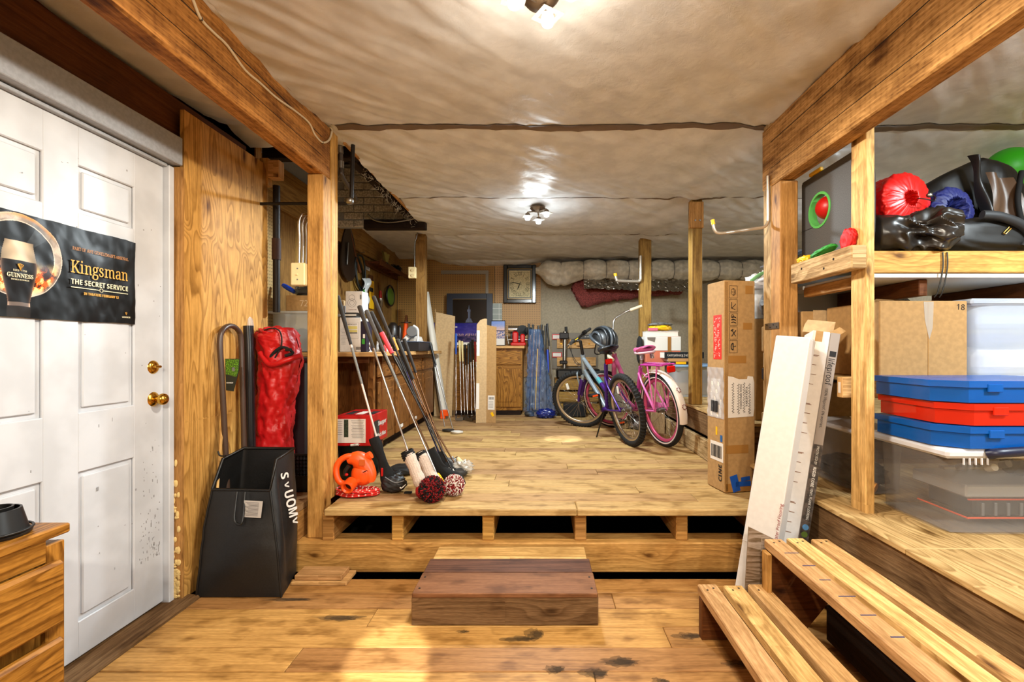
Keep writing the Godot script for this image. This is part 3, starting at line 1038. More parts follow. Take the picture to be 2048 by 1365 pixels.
	part(ob, "conduit", MB.new().tube(smooth_path([at(836, 462, 5.12), at(832, 478, 5.12), at(829, 490, 5.12), at(829, 535, 5.12)], 4), 0.007, 8), M.steel)


func build_left() -> void:
	# ---- door and its frame
	var d := thing("door_1", "white six-panel entry door with brass lock and a black film poster", "door", Vector3.ZERO, "", "structure")
	var xf := -1.76
	part(d, "door_core", MB.new().box(Vector3(xf - 0.026, 1.035, -1.693), Vector3(0.028, 2.03, 0.914), 1, 0.001), M.white_paint)
	var zs := [1.236, 1.395, 1.627, 1.756, 1.994, 2.15]
	var ys := [0.02, 0.158, 0.727, 0.955, 1.60, 1.72, 1.90, 2.05]
	for k in [0, 2, 4]:
		part(d, "stile", MB.new().box(Vector3(xf - 0.006, 1.035, -(zs[k] + zs[k + 1]) / 2), Vector3(0.012, 2.03, zs[k + 1] - zs[k]), 1, 0.004), M.white_paint)
	for k in [0, 2, 4, 6]:
		for c in [1, 3]:
			part(d, "rail", MB.new().box(Vector3(xf - 0.006, (ys[k] + ys[k + 1]) / 2, -(zs[c] + zs[c + 1]) / 2), Vector3(0.012, ys[k + 1] - ys[k], zs[c + 1] - zs[c] + 0.008), 2, 0.004), M.white_paint)
	for k in [1, 3, 5]:
		for c in [1, 3]:
			part(d, "panel", MB.new().box(Vector3(xf - 0.010, (ys[k] + ys[k + 1]) / 2, -(zs[c] + zs[c + 1]) / 2), Vector3(0.014, ys[k + 1] - ys[k] - 0.035, zs[c + 1] - zs[c] - 0.035), 1, 0.0075), M.white_paint)
	var sm := plain("scuff", Color(0.56, 0.56, 0.57), 0.8)
	var r := RandomNumberGenerator.new()
	r.seed = 5
	var scuffs := MB.new()
	for k in 150:
		var zz := -2.02 - 0.11 * r.randf()
		var yy := 0.25 + 0.65 * r.randf() * r.randf()
		if k > 90:
			zz = -1.3 - 0.84 * r.randf()
			yy = 0.1 + 1.9 * r.randf()
		scuffs.box(Vector3(xf + 0.0004, yy, zz), Vector3(0.0006, 0.002 + 0.02 * r.randf() * r.randf(), 0.0015 + 0.006 * r.randf() * r.randf()), 1, 0.0)
	tag(part(d, "scuff_marks", scuffs, sm), "grey scuffs and specks low on the door", "", "", "stuff")
	# lock set
	var lk := part(d, "deadbolt", MB.new().lathe([Vector2(0, 0.010), Vector2(0.020, 0.010), Vector2(0.028, 0.005), Vector2(0.031, 0.0)], 24, fr(Vector3(xf, 1.116, -2.093), Vector3.RIGHT)), M.brass, "brass deadbolt with thumb turn")
	part(lk, "thumb_turn", MB.new().box(Vector3(xf + 0.019, 1.118, -2.092), Vector3(0.022, 0.012, 0.032), 2, 0.004), M.brass)
	var kb := part(d, "knob", MB.new().lathe([Vector2(0, 0.062), Vector2(0.012, 0.061), Vector2(0.024, 0.052), Vector2(0.027, 0.042), Vector2(0.022, 0.030), Vector2(0.012, 0.022), Vector2(0.011, 0.010)], 24, fr(Vector3(xf, 0.97, -2.095), Vector3.RIGHT)), M.brass, "round brass knob")
	part(kb, "rose", MB.new().lathe([Vector2(0.012, 0.012), Vector2(0.026, 0.008), Vector2(0.033, 0.0)], 24, fr(Vector3(xf, 0.97, -2.095), Vector3.RIGHT)), M.brass)
	var jm := thing("trim_1", "white door jamb and weather stop round the entry door", "door frame", Vector3.ZERO, "", "structure")
	part(jm, "jamb", MB.new().box(Vector3(-1.765, 1.03, -2.166), Vector3(0.064, 2.06, 0.030), 1, 0.003), M.white_paint)
	part(jm, "head_jamb", MB.new().box(Vector3(-1.765, 2.0575, -1.2), Vector3(0.05, 0.013, 1.9), 2, 0.002), M.grey_paint)
	part(jm, "hinge_jamb", MB.new().box(Vector3(-1.765, 1.03, -1.22), Vector3(0.064, 2.06, 0.030), 1, 0.003), M.white_paint)
	single("trim_2", MB.new().box(Vector3(-1.735, 2.136, -0.2), Vector3(0.07, 0.130, 3.98), 2, 0.003), M.grey_paint, "grey-white painted header board above the entry door", "trim", Vector3.ZERO, "", "structure")
	single("trim_3", MB.new().box(Vector3(-1.76, 1.035, -2.192), Vector3(0.12, 2.06, 0.016), 1, 0.002), M.stud1, "raw timber strip between the white jamb and plywood sheet", "trim", Vector3.ZERO, "", "structure")
	var sb := MB.new()
	var fo := MB.new()
	for k in 60:
		fo.blob(Vector3(-1.742 + 0.03 * r.randf(), 0.02 + 0.75 * r.randf() * r.randf(), -2.181), Vector3(0.005 + 0.008 * r.randf(), 0.004 + 0.014 * r.randf(), 0.004), 0.9, 0.003, 6.0, k, 8, 6)
	single("foam_crumbs", fo, plain("foam crumb", Color(0.86, 0.74, 0.48), 0.9), "crumbled pale expanding foam along the door frame joint", "foam", Vector3.ZERO, "", "stuff")
	single("trim_4", sb.box(Vector3(-1.715, -0.004, -0.5), Vector3(0.15, 0.034, 3.46), 2, 0.006), M.old, "rough dark sill plank under the entry door", "trim", Vector3.ZERO, "", "structure")
	var pl := MB.new()
	pl.uo = Vector2(0.33, 0.22)
	single("plywood_sheet", pl.box(Vector3(-1.712, 1.175, -2.537), Vector3(0.022, 2.34, 0.674), 1, 0.001), M.ply, "tall yellow plywood sheet with bold grain between door and post", "plywood", Vector3.ZERO, "", "structure")
	build_poster()
	# ---- oak drawer cabinet beside the door
	var c := thing("drawer_cabinet", "low honey-oak drawer cabinet in front of the white door", "cabinet")
	part(c, "body", MB.new().box(Vector3(-1.476, 0.36, -0.80), Vector3(0.528, 0.72, 0.718), 1, 0.003), M.oak)
	part(c, "top", MB.new().box(Vector3(-1.466, 0.748, -0.80), Vector3(0.552, 0.024, 0.736), 2, 0.004), M.oak)
	for z in [-1.138, -0.462]:
		part(c, "frame_stile", MB.new().box(Vector3(-1.208, 0.36, z), Vector3(0.02, 0.72, 0.044), 1, 0.002), M.oak)
	part(c, "frame_rail", MB.new().box(Vector3(-1.208, 0.708, -0.80), Vector3(0.02, 0.056, 0.634), 2, 0.002), M.oak)
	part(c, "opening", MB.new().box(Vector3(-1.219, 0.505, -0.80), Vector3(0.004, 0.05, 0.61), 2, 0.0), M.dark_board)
	for q in [[0.601, 0.157], [0.39, 0.20], [0.18, 0.20]]:
		part(c, "drawer", MB.new().box(Vector3(-1.188, q[0], -0.80), Vector3(0.026, q[1], 0.684), 2, 0.011), M.oak)
	# black plastic cone on the cabinet
	var fn := thing("funnel", "black plastic tapered adapter lying on the oak cabinet", "funnel", Vector3(-1.275, 0.761, -1.075))
	part(fn, "body", MB.new().lathe([Vector2(0.040, 0.0), Vector2(0.060, 0.0), Vector2(0.062, 0.006), Vector2(0.056, 0.010), Vector2(0.055, 0.014), Vector2(0.044, 0.062), Vector2(0.040, 0.062), Vector2(0.050, 0.012), Vector2(0.040, 0.0)], 32), M.black)
	part(fn, "rim_ring", MB.new().tube(range(24).map(func(k): return Vector3(0.062 * cos(TAU * k / 24), 0.012, 0.062 * sin(TAU * k / 24))), 0.003, 6, true), M.black)
	part(fn, "inner_collar", MB.new().lathe([Vector2(0.028, 0.03), Vector2(0.031, 0.067), Vector2(0.027, 0.067), Vector2(0.026, 0.03)], 28), M.black)
	part(fn, "tab", MB.new().box(Vector3(0.02, 0.009, 0.066), Vector3(0.016, 0.008, 0.014), 0, 0.002), M.black)
	build_mower_bag()
	# scrap boards on the floor
	var sc := thing("scrap_board", "upper of two pale boards lying before the rim beam", "board", Vector3(-1.13, 0.019, -2.40))
	part(sc, "board", MB.new().box(Vector3(0.0, 0.014, 0.01), Vector3(0.24, 0.026, 0.10), 0, 0.003), M.slat1)
	sc = thing("scrap_board", "lower of two pale boards lying flat on the floor before the rim beam", "board", Vector3(-1.12, 0.0, -2.39))
	part(sc, "board", MB.new().box(Vector3(0.0, 0.0092, 0.0), Vector3(0.28, 0.0184, 0.13), 0, 0.003), M.slat0)
	# bent brown tube frame with a card
	var tb := thing("tube_frame", "arched brown metal tube with a green product card against the plywood", "frame")
	part(tb, "tube", MB.new().tube(smooth_path([on_x(456, 1010, -1.62), on_x(450, 880, -1.64), on_x(444, 760, -1.655), on_x(440, 685, -1.668), on_x(446, 660, -1.67), on_x(461, 652, -1.67), on_x(475, 660, -1.67), on_x(482, 682, -1.668), on_x(485, 780, -1.655), on_x(488, 900, -1.64), on_x(490, 1010, -1.62)], 6), 0.0135, 12), plain("brown enamel", Color(0.27, 0.20, 0.16), 0.35))
	var cd := part(tb, "product_card", MB.new().ext(PackedVector2Array([Vector2(0, 0), Vector2(0.078, 0.0), Vector2(0.074, -0.06), Vector2(0.045, -0.17), Vector2(0.006, -0.165)]), -0.001, 0.001), plain("card dark green", Color(0.10, 0.12, 0.08), 0.5))
	cd.position = on_x(450, 718, -1.64)
	part(cd, "picture", MB.new().ext(PackedVector2Array([Vector2(0.003, -0.003), Vector2(0.074, -0.003), Vector2(0.070, -0.06), Vector2(0.060, -0.095), Vector2(0.006, -0.08)]), 0.0012, 0.0018), mottled("card picture", Color(0.42, 0.66, 0.10), 0.5, 12, 0.06, 0.3, 9.0, 0.0))
	part(cd, "badge", MB.new().box(Vector3(0.045, -0.055, 0.002), Vector3(0.014, 0.02, 0.001), 1, 0.0), M.grey)
	letters(cd, "GEARED", 0.034, M.white, Transform3D(Basis.IDENTITY, Vector3(0.026, -0.125, 0.002)), true)
	single("wood_lath", MB.new().tube([on_x(432, 1010, -1.60), on_x(449, 790, -1.685)], 0.008, 4), M.slat2, "thin pale wood lath leaning beside the brown tube", "lath")
	# dark roll in clear wrap
	var rl := thing("wrapped_roll", "slim dark roll in clear wrap between brown tube and red bag", "roll")
	part(rl, "roll", MB.new().tube([at(502, 985, 2.62), at(498, 700, 2.66), at(496, 652, 2.66)], 0.028, 16), plain("dark wrapped roll", Color(0.09, 0.085, 0.10), 0.25))
	part(rl, "clear_wrap", MB.new().tube([at(496, 655, 2.70), at(495, 640, 2.70), at(494, 630, 2.70)], [0.031, 0.028, 0.010], 12), clear_plastic("wrap film", Color(0.9, 0.9, 0.9), 0.3, 0.15))
	var bl := part(rl, "label", MB.new().box(at(500, 805, 2.65), Vector3(0.022, 0.07, 0.003), 1, 0.0), M.paper)
	for k in 9:
		part(bl, "barcode_bar", MB.new().box(at(500, 795 + 2.4 * k, 2.647), Vector3(0.016, 0.002 + 0.002 * (k % 3), 0.001), 0, 0.0), M.ink)
	for k in 3:
		part(rl, "label", MB.new().box(at(502 + k, 838 + 20 * k, 2.65), Vector3(0.018, 0.028, 0.003), 1, 0.0), plain("label grey blue", Color(0.32, 0.36, 0.44), 0.5))
	# red bag
	var ns := FastNoiseLite.new()
	ns.seed = 3
	ns.frequency = 2.4
	var nylon := plain("red nylon", Color(0.74, 0.045, 0.06), 0.42)
	nylon.rim_enabled = true
	nylon.rim = 0.3
	var rb := thing("tent_bag", "tall crumpled red nylon bag standing beside the workbench", "bag")
	var spine := [at(548, 1000, 2.80), at(546, 880, 2.80), at(550, 820, 2.80), at(557, 770, 2.80), at(562, 725, 2.80), at(558, 690, 2.80), at(553, 662, 2.80)]
	var sp: Array = smooth_path(spine, 8)
	var rad := [0.098, 0.098, 0.094, 0.098, 0.106, 0.106, 0.098]
	var f := func(a: float, b: float) -> Vector3:
		var q := b * (sp.size() - 1)
		var i := mini(int(q), sp.size() - 2)
		var c0: Vector3 = sp[i].lerp(sp[i + 1], q - i)
		var rr: float = lerpf(rad[mini(i / 8, 6)], rad[mini(i / 8 + 1, 6)], (i % 8) / 8.0)
		var w := a * TAU
		var fold := 0.016 * (0.5 - absf(ns.get_noise_3d(cos(w) * 0.6, c0.y * 2.2 + sin(w) * 0.35, sin(w) * 0.6 + c0.y * 0.8))) * 2.0 + 0.014 * ns.get_noise_2d(c0.y * 3.0, w)
		if b > 0.93:
			rr *= 1.0 - 0.25 * pow((b - 0.93) / 0.07, 2.0) * (0.5 + 0.5 * sin(w * 5.0))
		return c0 + Vector3(cos(w), 0, sin(w)) * (rr + fold) + Vector3(0, 0.02 * sin(w * 2.0 + 1.0) * smoothstep(0.85, 1.0, b), 0)
	part(rb, "body", MB.new().grid(48, 90, f, true), nylon)
	part(rb, "mouth_fold", MB.new().blob(at(552, 668, 2.80), Vector3(0.088, 0.035, 0.085), 0.9, 0.03, 4.0, 9), nylon)
	part(rb, "black_tape", MB.new().tube(smooth_path([at(528, 661, 2.71), at(545, 657, 2.69), at(560, 664, 2.69), at(563, 690, 2.68), at(550, 716, 2.68)], 4), 0.004, 6), M.black_soft)
	part(rb, "black_tape", MB.new().tube(smooth_path([at(540, 716, 2.685), at(552, 702, 2.68), at(568, 695, 2.68), at(586, 706, 2.69), at(570, 712, 2.68)], 4), 0.009, 6), M.black_soft)
	part(rb, "cord_lock", MB.new().box(at(577, 700, 2.675), Vector3(0.035, 0.02, 0.02), 0, 0.004), M.black)
	part(rb, "drawn_collar", MB.new().tube(smooth_path([at(520, 706, 2.70), at(540, 730, 2.68), at(570, 722, 2.68), at(600, 712, 2.74)], 5), 0.016, 8), nylon)
	# grey tub behind it, and a black lattice crate
	var gb := thing("storage_tub", "tall dark grey tub behind the red bag", "tub")
	part(gb, "body", MB.new().box(Vector3(-1.60, 0.735, -3.10), Vector3(0.20, 0.80, 0.26), 1, 0.02), plain("smoke grey plastic", Color(0.15, 0.155, 0.165), 0.35))
	part(gb, "rim", MB.new().box(Vector3(-1.60, 1.125, -3.10), Vector3(0.225, 0.03, 0.285), 0, 0.008), plain("smoke grey plastic", Color(0.15, 0.155, 0.165), 0.35))
	var cr := thing("lattice_crate", "small black lattice crate between the mower bag and the post", "crate", Vector3(-1.41, 0.335, -2.84))
	part(cr, "bin", MB.new().box(Vector3(0, 0.05, 0), Vector3(0.16, 0.10, 0.14), 0, 0.004), M.black)
	var lat := MB.new()
	for k in 9:
		lat.box(Vector3(-0.076 + 0.019 * k, 0.16, 0.068), Vector3(0.007, 0.12, 0.004), 1, 0.0)
	for k in 6:
		lat.box(Vector3(0, 0.108 + 0.021 * k, 0.068), Vector3(0.16, 0.007, 0.004), 0, 0.0)
	part(cr, "lattice", lat, M.black)
	part(cr, "rim", MB.new().box(Vector3(0, 0.225, 0.065), Vector3(0.168, 0.014, 0.014), 0, 0.003), M.black)


func build_poster() -> void:
	# print: a glass in front of a spoked wheel ring with fire, on black
	var w := 720
	var h := 270
	var bytes := PackedByteArray()
	bytes.resize(w * h * 3)
	var ns := FastNoiseLite.new()
	ns.seed = 17
	ns.frequency = 0.022
	ns.fractal_octaves = 5
	ns.domain_warp_enabled = true
	ns.domain_warp_amplitude = 30.0
	var z0 := 1.05
	for j in h:
		var yy := 1.660 - 0.354 * j / h
		for i in w:
			var dd := z0 + 0.944 * i / w
			var c := Vector3(0.035, 0.028, 0.025)
			var dx := dd - 1.548
			var dy := yy - 1.516
			var r := sqrt(dx * dx + dy * dy)
			var nz := ns.get_noise_2d(i, j) * 0.5 + 0.5
			var fire := smoothstep(0.0, 0.07, -dy - 0.015 + 0.03 * nz) * smoothstep(0.141, 0.12, r)
			if r < 0.141:
				var ang := atan2(dy, dx)
				if r > 0.113:
					var t := (r - 0.113) / 0.028
					var rim := 0.35 + 0.5 * absf(sin(ang * 2.0 + 1.0)) * nz * 1.4
					if t < 0.12 or t > 0.9:
						rim = 0.85
					c = Vector3(rim, rim * 0.92, rim * 0.85)
					var hot := smoothstep(0.2, 0.9, sin(ang - 0.2)) * smoothstep(-0.1, 0.1, dx) * smoothstep(0.4, 0.9, t)
					c = c.lerp(Vector3(1.0, 0.55, 0.12), hot * 0.8)
				else:
					var spoke := 1.0 if absf(fposmod(ang + 0.15, TAU / 3.0) - TAU / 6.0) < 0.22 else 0.0
					c = c.lerp(Vector3(0.42, 0.46, 0.5) * (0.4 + 0.6 * nz), spoke * 0.6)
				var fc := Vector3(1.0, 0.85, 0.55) if nz > 0.52 else Vector3(0.85, 0.36, 0.06)
				if nz < 0.40:
					fc = Vector3(0.22, 0.07, 0.02)
				c = c.lerp(fc, fire)
			# the glass
			var gy := (yy - 1.345) / 0.219
			if gy > 0.0 and gy < 1.0:
				var half := lerpf(0.033, 0.043, smoothstep(0.0, 0.35, gy)) + 0.013 * sin(PI * clampf(gy * 1.05, 0.0, 1.0)) * smoothstep(0.2, 0.7, gy)
				var e := absf(dx - 0.0) / half
				if e < 1.0:
					if gy > 0.70:
						var f := 0.80 + 0.18 * sin(e * 3.0 + gy * 20.0) * 0.3
						c = Vector3(f, f * 0.90, f * 0.76) * (1.0 - 0.35 * e * e)
					else:
						c = Vector3(0.05, 0.03, 0.025) + Vector3(0.5, 0.4, 0.32) * pow(e, 9.0)
						if gy < 0.06:
							c += Vector3(0.35, 0.32, 0.3)
			if dy < -0.172 + 0.04 * absf(dx) and absf(dx) < 0.036:
				c = Vector3(0.14, 0.12, 0.11)
			var o := (j * w + i) * 3
			bytes[o] = int(255 * clampf(c.x, 0, 1))
			bytes[o + 1] = int(255 * clampf(c.y, 0, 1))
			bytes[o + 2] = int(255 * clampf(c.z, 0, 1))
	var m := StandardMaterial3D.new()
	m.resource_name = "poster print"
	m.albedo_texture = ImageTexture.create_from_image(Image.create_from_data(w, h, false, Image.FORMAT_RGB8, bytes))
	m.roughness = 0.38
	m.metallic_specular = 0.35
	var po := thing("poster", "black glossy film poster with a pint of stout pinned across the white door", "poster")
	var wn := FastNoiseLite.new()
	wn.seed = 2
	wn.frequency = 3.0
	var sheet := func(a: float, b: float) -> Vector3:
		var z := -(z0 + 0.944 * a)
		var low := (1.0 - b) * 0.0
		return Vector3(-1.754 + 0.004 * wn.get_noise_2d(z * 2.0, b * 0.6) + 0.003 * wn.get_noise_2d(z * 7.0, b), 1.660 - 0.354 * b - 0.006 * wn.get_noise_2d(z * 1.5, 4.0) + low, z)
	part(po, "sheet", MB.new().grid(80, 24, sheet), m)
	var gold := plain("poster gold", Color(0.88, 0.66, 0.25), 0.5)
	var bronze := plain("poster bronze", Color(0.80, 0.56, 0.34), 0.5)
	var cream := plain("poster cream", Color(0.90, 0.86, 0.72), 0.5)
	var put := func(words: String, d0: float, d1: float, y: float, mat: Material, bold: bool, serif: bool, tall: float) -> void:
		letters(po, words, d1 - d0, mat, Transform3D(FACE_X, Vector3(-1.7495, y, -(d0 + d1) / 2)), bold, serif, tall)
	put.call("PART OF ANY GENTLEMAN'S ARSENAL", 1.722, 1.955, 1.578, bronze, false, true, 1.3)
	put.call("Kingsman", 1.716, 1.953, 1.508, gold, false, true, 1.25)
	put.call("THE SECRET SERVICE", 1.716, 1.953, 1.453, cream, true, false, 1.1)
	put.call("IN THEATERS FEBRUARY 13", 1.765, 1.91, 1.412, gold, true, false, 1.2)
	put.call("GUINNESS", 1.926, 1.964, 1.333, cream, true, true, 1.1)
	put.call("GUINNESS", 1.510, 1.588, 1.446, cream, true, true, 1.25)
	put.call("ESTD   1759", 1.528, 1.568, 1.463, cream, false, false, 1.0)
	put.call("BREWED IN DUBLIN", 1.522, 1.575, 1.432, cream, false, false, 1.0)
	for q in [[1.716, 1.825], [1.845, 1.953]]:
		part(po, "rule", MB.new().box(Vector3(-1.7495, 1.432, -(q[0] + q[1]) / 2), Vector3(0.0006, 0.003, q[1] - q[0]), 2, 0.0), cream)
	part(po, "roundel", MB.new().tube(range(14).map(func(k): return Vector3(-1.7495, 1.432 + 0.007 * sin(TAU * k / 14), -1.835 + 0.007 * cos(TAU * k / 14))), 0.0012, 5, true), cream)
	for q in [[1.549, 1.475, 0.011], [1.945, 1.348, 0.006]]:
		var hb := MB.new()
		hb.t = Transform3D(FACE_X, Vector3(-1.7495, q[1], -q[0]))
		var s: float = q[2]
		hb.tube([Vector3(-0.7 * s, 0.8 * s, 0), Vector3(0, s, 0), Vector3(0.8 * s, 0.7 * s, 0), Vector3(0.05 * s, -s, 0), Vector3(-0.6 * s, 0.75 * s, 0)], s * 0.13, 5)
		for k in 3:
			hb.tube([Vector3((-0.35 + 0.3 * k) * s, 0.8 * s, 0), Vector3((-0.1 + 0.12 * k) * s, (-0.4 - 0.1 * k) * s, 0)], s * 0.06, 4)
		part(po, "harp_emblem", hb, gold)


func build_mower_bag() -> void:
	var cloth := mottled("black mesh cloth", Color(0.065, 0.062, 0.062), 0.5, 6, 0.05, 0.7, 6.0, 0.05)
	cloth.rim_enabled = true
	cloth.rim = 0.15
	var bag := thing("mower_bag", "open black mower grass bag on the floor against the plywood", "bag")
	var top := [Vector3(-1.617, 0.506, -2.27), Vector3(-1.332, 0.500, -2.27), Vector3(-1.330, 0.640, -2.32), Vector3(-1.318, 0.665, -2.465), Vector3(-1.585, 0.668, -2.465), Vector3(-1.600, 0.643, -2.32)]
	var bot := [Vector3(-1.655, 0.004, -2.215), Vector3(-1.245, 0.004, -2.215), Vector3(-1.262, 0.004, -2.30), Vector3(-1.30, 0.012, -2.455), Vector3(-1.63, 0.012, -2.455), Vector3(-1.65, 0.004, -2.30)]
	var ns := FastNoiseLite.new()
	ns.seed = 12
	ns.frequency = 3.0
	var side := func(a: float, b: float) -> Vector3:
		var q := fposmod(a, 1.0) * 6.0
		var i := int(q) % 6
		var k := q - floorf(q)
		var tp: Vector3 = top[i].lerp(top[(i + 1) % 6], k)
		var bt: Vector3 = bot[i].lerp(bot[(i + 1) % 6], k)
		var p := bt.lerp(tp, b)
		var out := (p - Vector3(-1.45, p.y, -2.36)).normalized()
		var bulge := 0.020 * sin(PI * b) * (0.4 + sin(PI * k)) * (1.3 if i == 0 else 0.8)
		var crease := 0.010 * ns.get_noise_3d(p.x * 1.6, p.y * 1.4, p.z * 1.6) * sin(PI * clampf(b * 1.1, 0, 1))
		return p + out * (bulge + crease) - Vector3(0, 0, 0)
	part(bag, "body", MB.new().grid(72, 30, side, true), cloth)
	var bm := MB.new()
	var i0 := bm.pt(Vector3(-1.45, 0.006, -2.34), Vector3.DOWN, Vector2.ZERO)
	for k in 7:
		bm.pt(bot[k % 6], Vector3.DOWN, Vector2.ZERO)
	for k in 6:
		bm.tri(i0, i0 + 1 + k, i0 + 2 + k)
	part(bag, "base", bm, cloth)
	part(bag, "frame", MB.new().tube(top + [top[0]], 0.0075, 10), M.black, "black tube frame round the mouth")
	for k in [0, 1]:
		var ps := []
		for s in 12:
			ps.append(side.call(k / 6.0, s / 11.0))
		part(bag, "piping", MB.new().tube(ps, 0.005, 8), M.black)
	part(bag, "handle", MB.new().tube(smooth_path([at(474, 985, 2.245), at(469, 1030, 2.195), at(470, 1044, 2.185), at(477, 1049, 2.182), at(485, 1042, 2.185), at(490, 985, 2.245)], 5), 0.0055, 8), M.black)
	var lb := MB.new()
	lb.t = Transform3D(Basis.from_euler(Vector3(-0.11, 0, -0.06)), at(505, 1019, 2.215))
	var tg := part(bag, "warning_label", lb.box(Vector3.ZERO, Vector3(0.090, 0.078, 0.001), 0, 0.0), plain("label silver", Color(0.72, 0.69, 0.66), 0.5))
	for k in 11:
		var q := MB.new()
		q.t = lb.t
		part(tg, "print_line", q.box(Vector3(-0.004 + 0.004 * (k % 3), 0.030 - 0.006 * k, 0.001), Vector3(0.066 - 0.008 * (k % 3), 0.0018, 0.0005), 0, 0.0), plain("label print", Color(0.32, 0.31, 0.31), 0.6))
	part(bag, "hook", MB.new().tube(smooth_path([at(452, 912, 2.32), at(440, 912, 2.32), at(436, 903, 2.32)], 4), 0.004, 6), M.black)
	# big letters running down the side, cut off by the fold of the cloth
	var white := plain("bag print", Color(0.82, 0.80, 0.77), 0.6)
	var dir := (Vector3(-1.283, 0.34, -2.33) - Vector3(-1.318, 0.545, -2.345)).normalized()
	var out2 := Vector3(0.93, 0.14, 0.35).normalized()
	out2 = (out2 - dir * out2.dot(dir)).normalized()
	var bs := Basis(dir, out2.cross(dir), out2)
	var words := ["S", "V", "U", "O", "M", "V"]
	for k in 6:
		var p := Vector3(-1.316, 0.548, -2.352).lerp(Vector3(-1.268, 0.315, -2.362), k / 5.0) + out2 * 0.014
		letters(bag, words[k], [0.030, 0.030, 0.036, 0.042, 0.044, 0.034][k], white, Transform3D(bs, p), true, false, [0.9, 0.7, 1.1, 1.15, 1.2, 0.7][k])


func bxp(called: String, label: String, cat: String, x0: float, x1: float, y0: float, y1: float, d0: float, d1: float, mat: Material, bev := 0.004, group := "") -> Node3D:
	# a plain carton or case with its origin at the middle of its base; its body is the first part
	var o := thing(called, label, cat, Vector3((x0 + x1) / 2, y0, -(d0 + d1) / 2), group)
	part(o, "body", MB.new().box(Vector3(0, (y1 - y0) / 2, 0), Vector3(x1 - x0, y1 - y0, d1 - d0), -1, bev), mat)
	return o


# front face of a thing made by bxp, as a place for labels: x across, y up from the base
func stick(o: Node3D, called: String, x: float, y: float, w: float, h: float, half_depth: float, mat: Material, lift := 0.0008) -> MeshInstance3D:
	return part(o, called, MB.new().box(Vector3(x, y, half_depth + lift), Vector3(w, h, 0.001), 0, 0.0), mat)


func tub(called: String, label: String, x0: float, x1: float, y0: float, y1: float, d0: float, d1: float, wall: Material, lid: Material, lid_h := 0.03, taper := 0.03) -> Node3D:
	# open plastic tub with tapering sides and a lid
	var o := thing(called, label, "storage bin", Vector3((x0 + x1) / 2, y0, -(d0 + d1) / 2))
	var hx := (x1 - x0) / 2
	var hz := (d1 - d0) / 2
	var h := y1 - y0 - lid_h
	var rr := 0.05
	var f := func(a: float, b: float) -> Vector3:
		var th := a * TAU
		var k := 1.0 - taper * (1.0 - b) * 2.0
		var n := 7.0
		var c := cos(th)
		var s := sin(th)
		var m := pow(pow(absf(c), n) + pow(absf(s), n), -1.0 / n)
		return Vector3(c * m * (hx - 0.012) * k, 0.004 + b * h, s * m * (hz - 0.012) * k)
	part(o, "wall", MB.new().grid(64, 4, f, true), wall)
	part(o, "base", MB.new().box(Vector3(0, 0.005, 0), Vector3((hx - 0.03) * 2 * (1.0 - 2.0 * taper), 0.004, (hz - 0.03) * 2 * (1.0 - 2.0 * taper)), 0, 0.001), wall)
	part(o, "lid", MB.new().box(Vector3(0, h + lid_h / 2, 0), Vector3(hx * 2, lid_h, hz * 2), 0, minf(0.012, lid_h * 0.45)), lid)
	var _u := rr
	return o


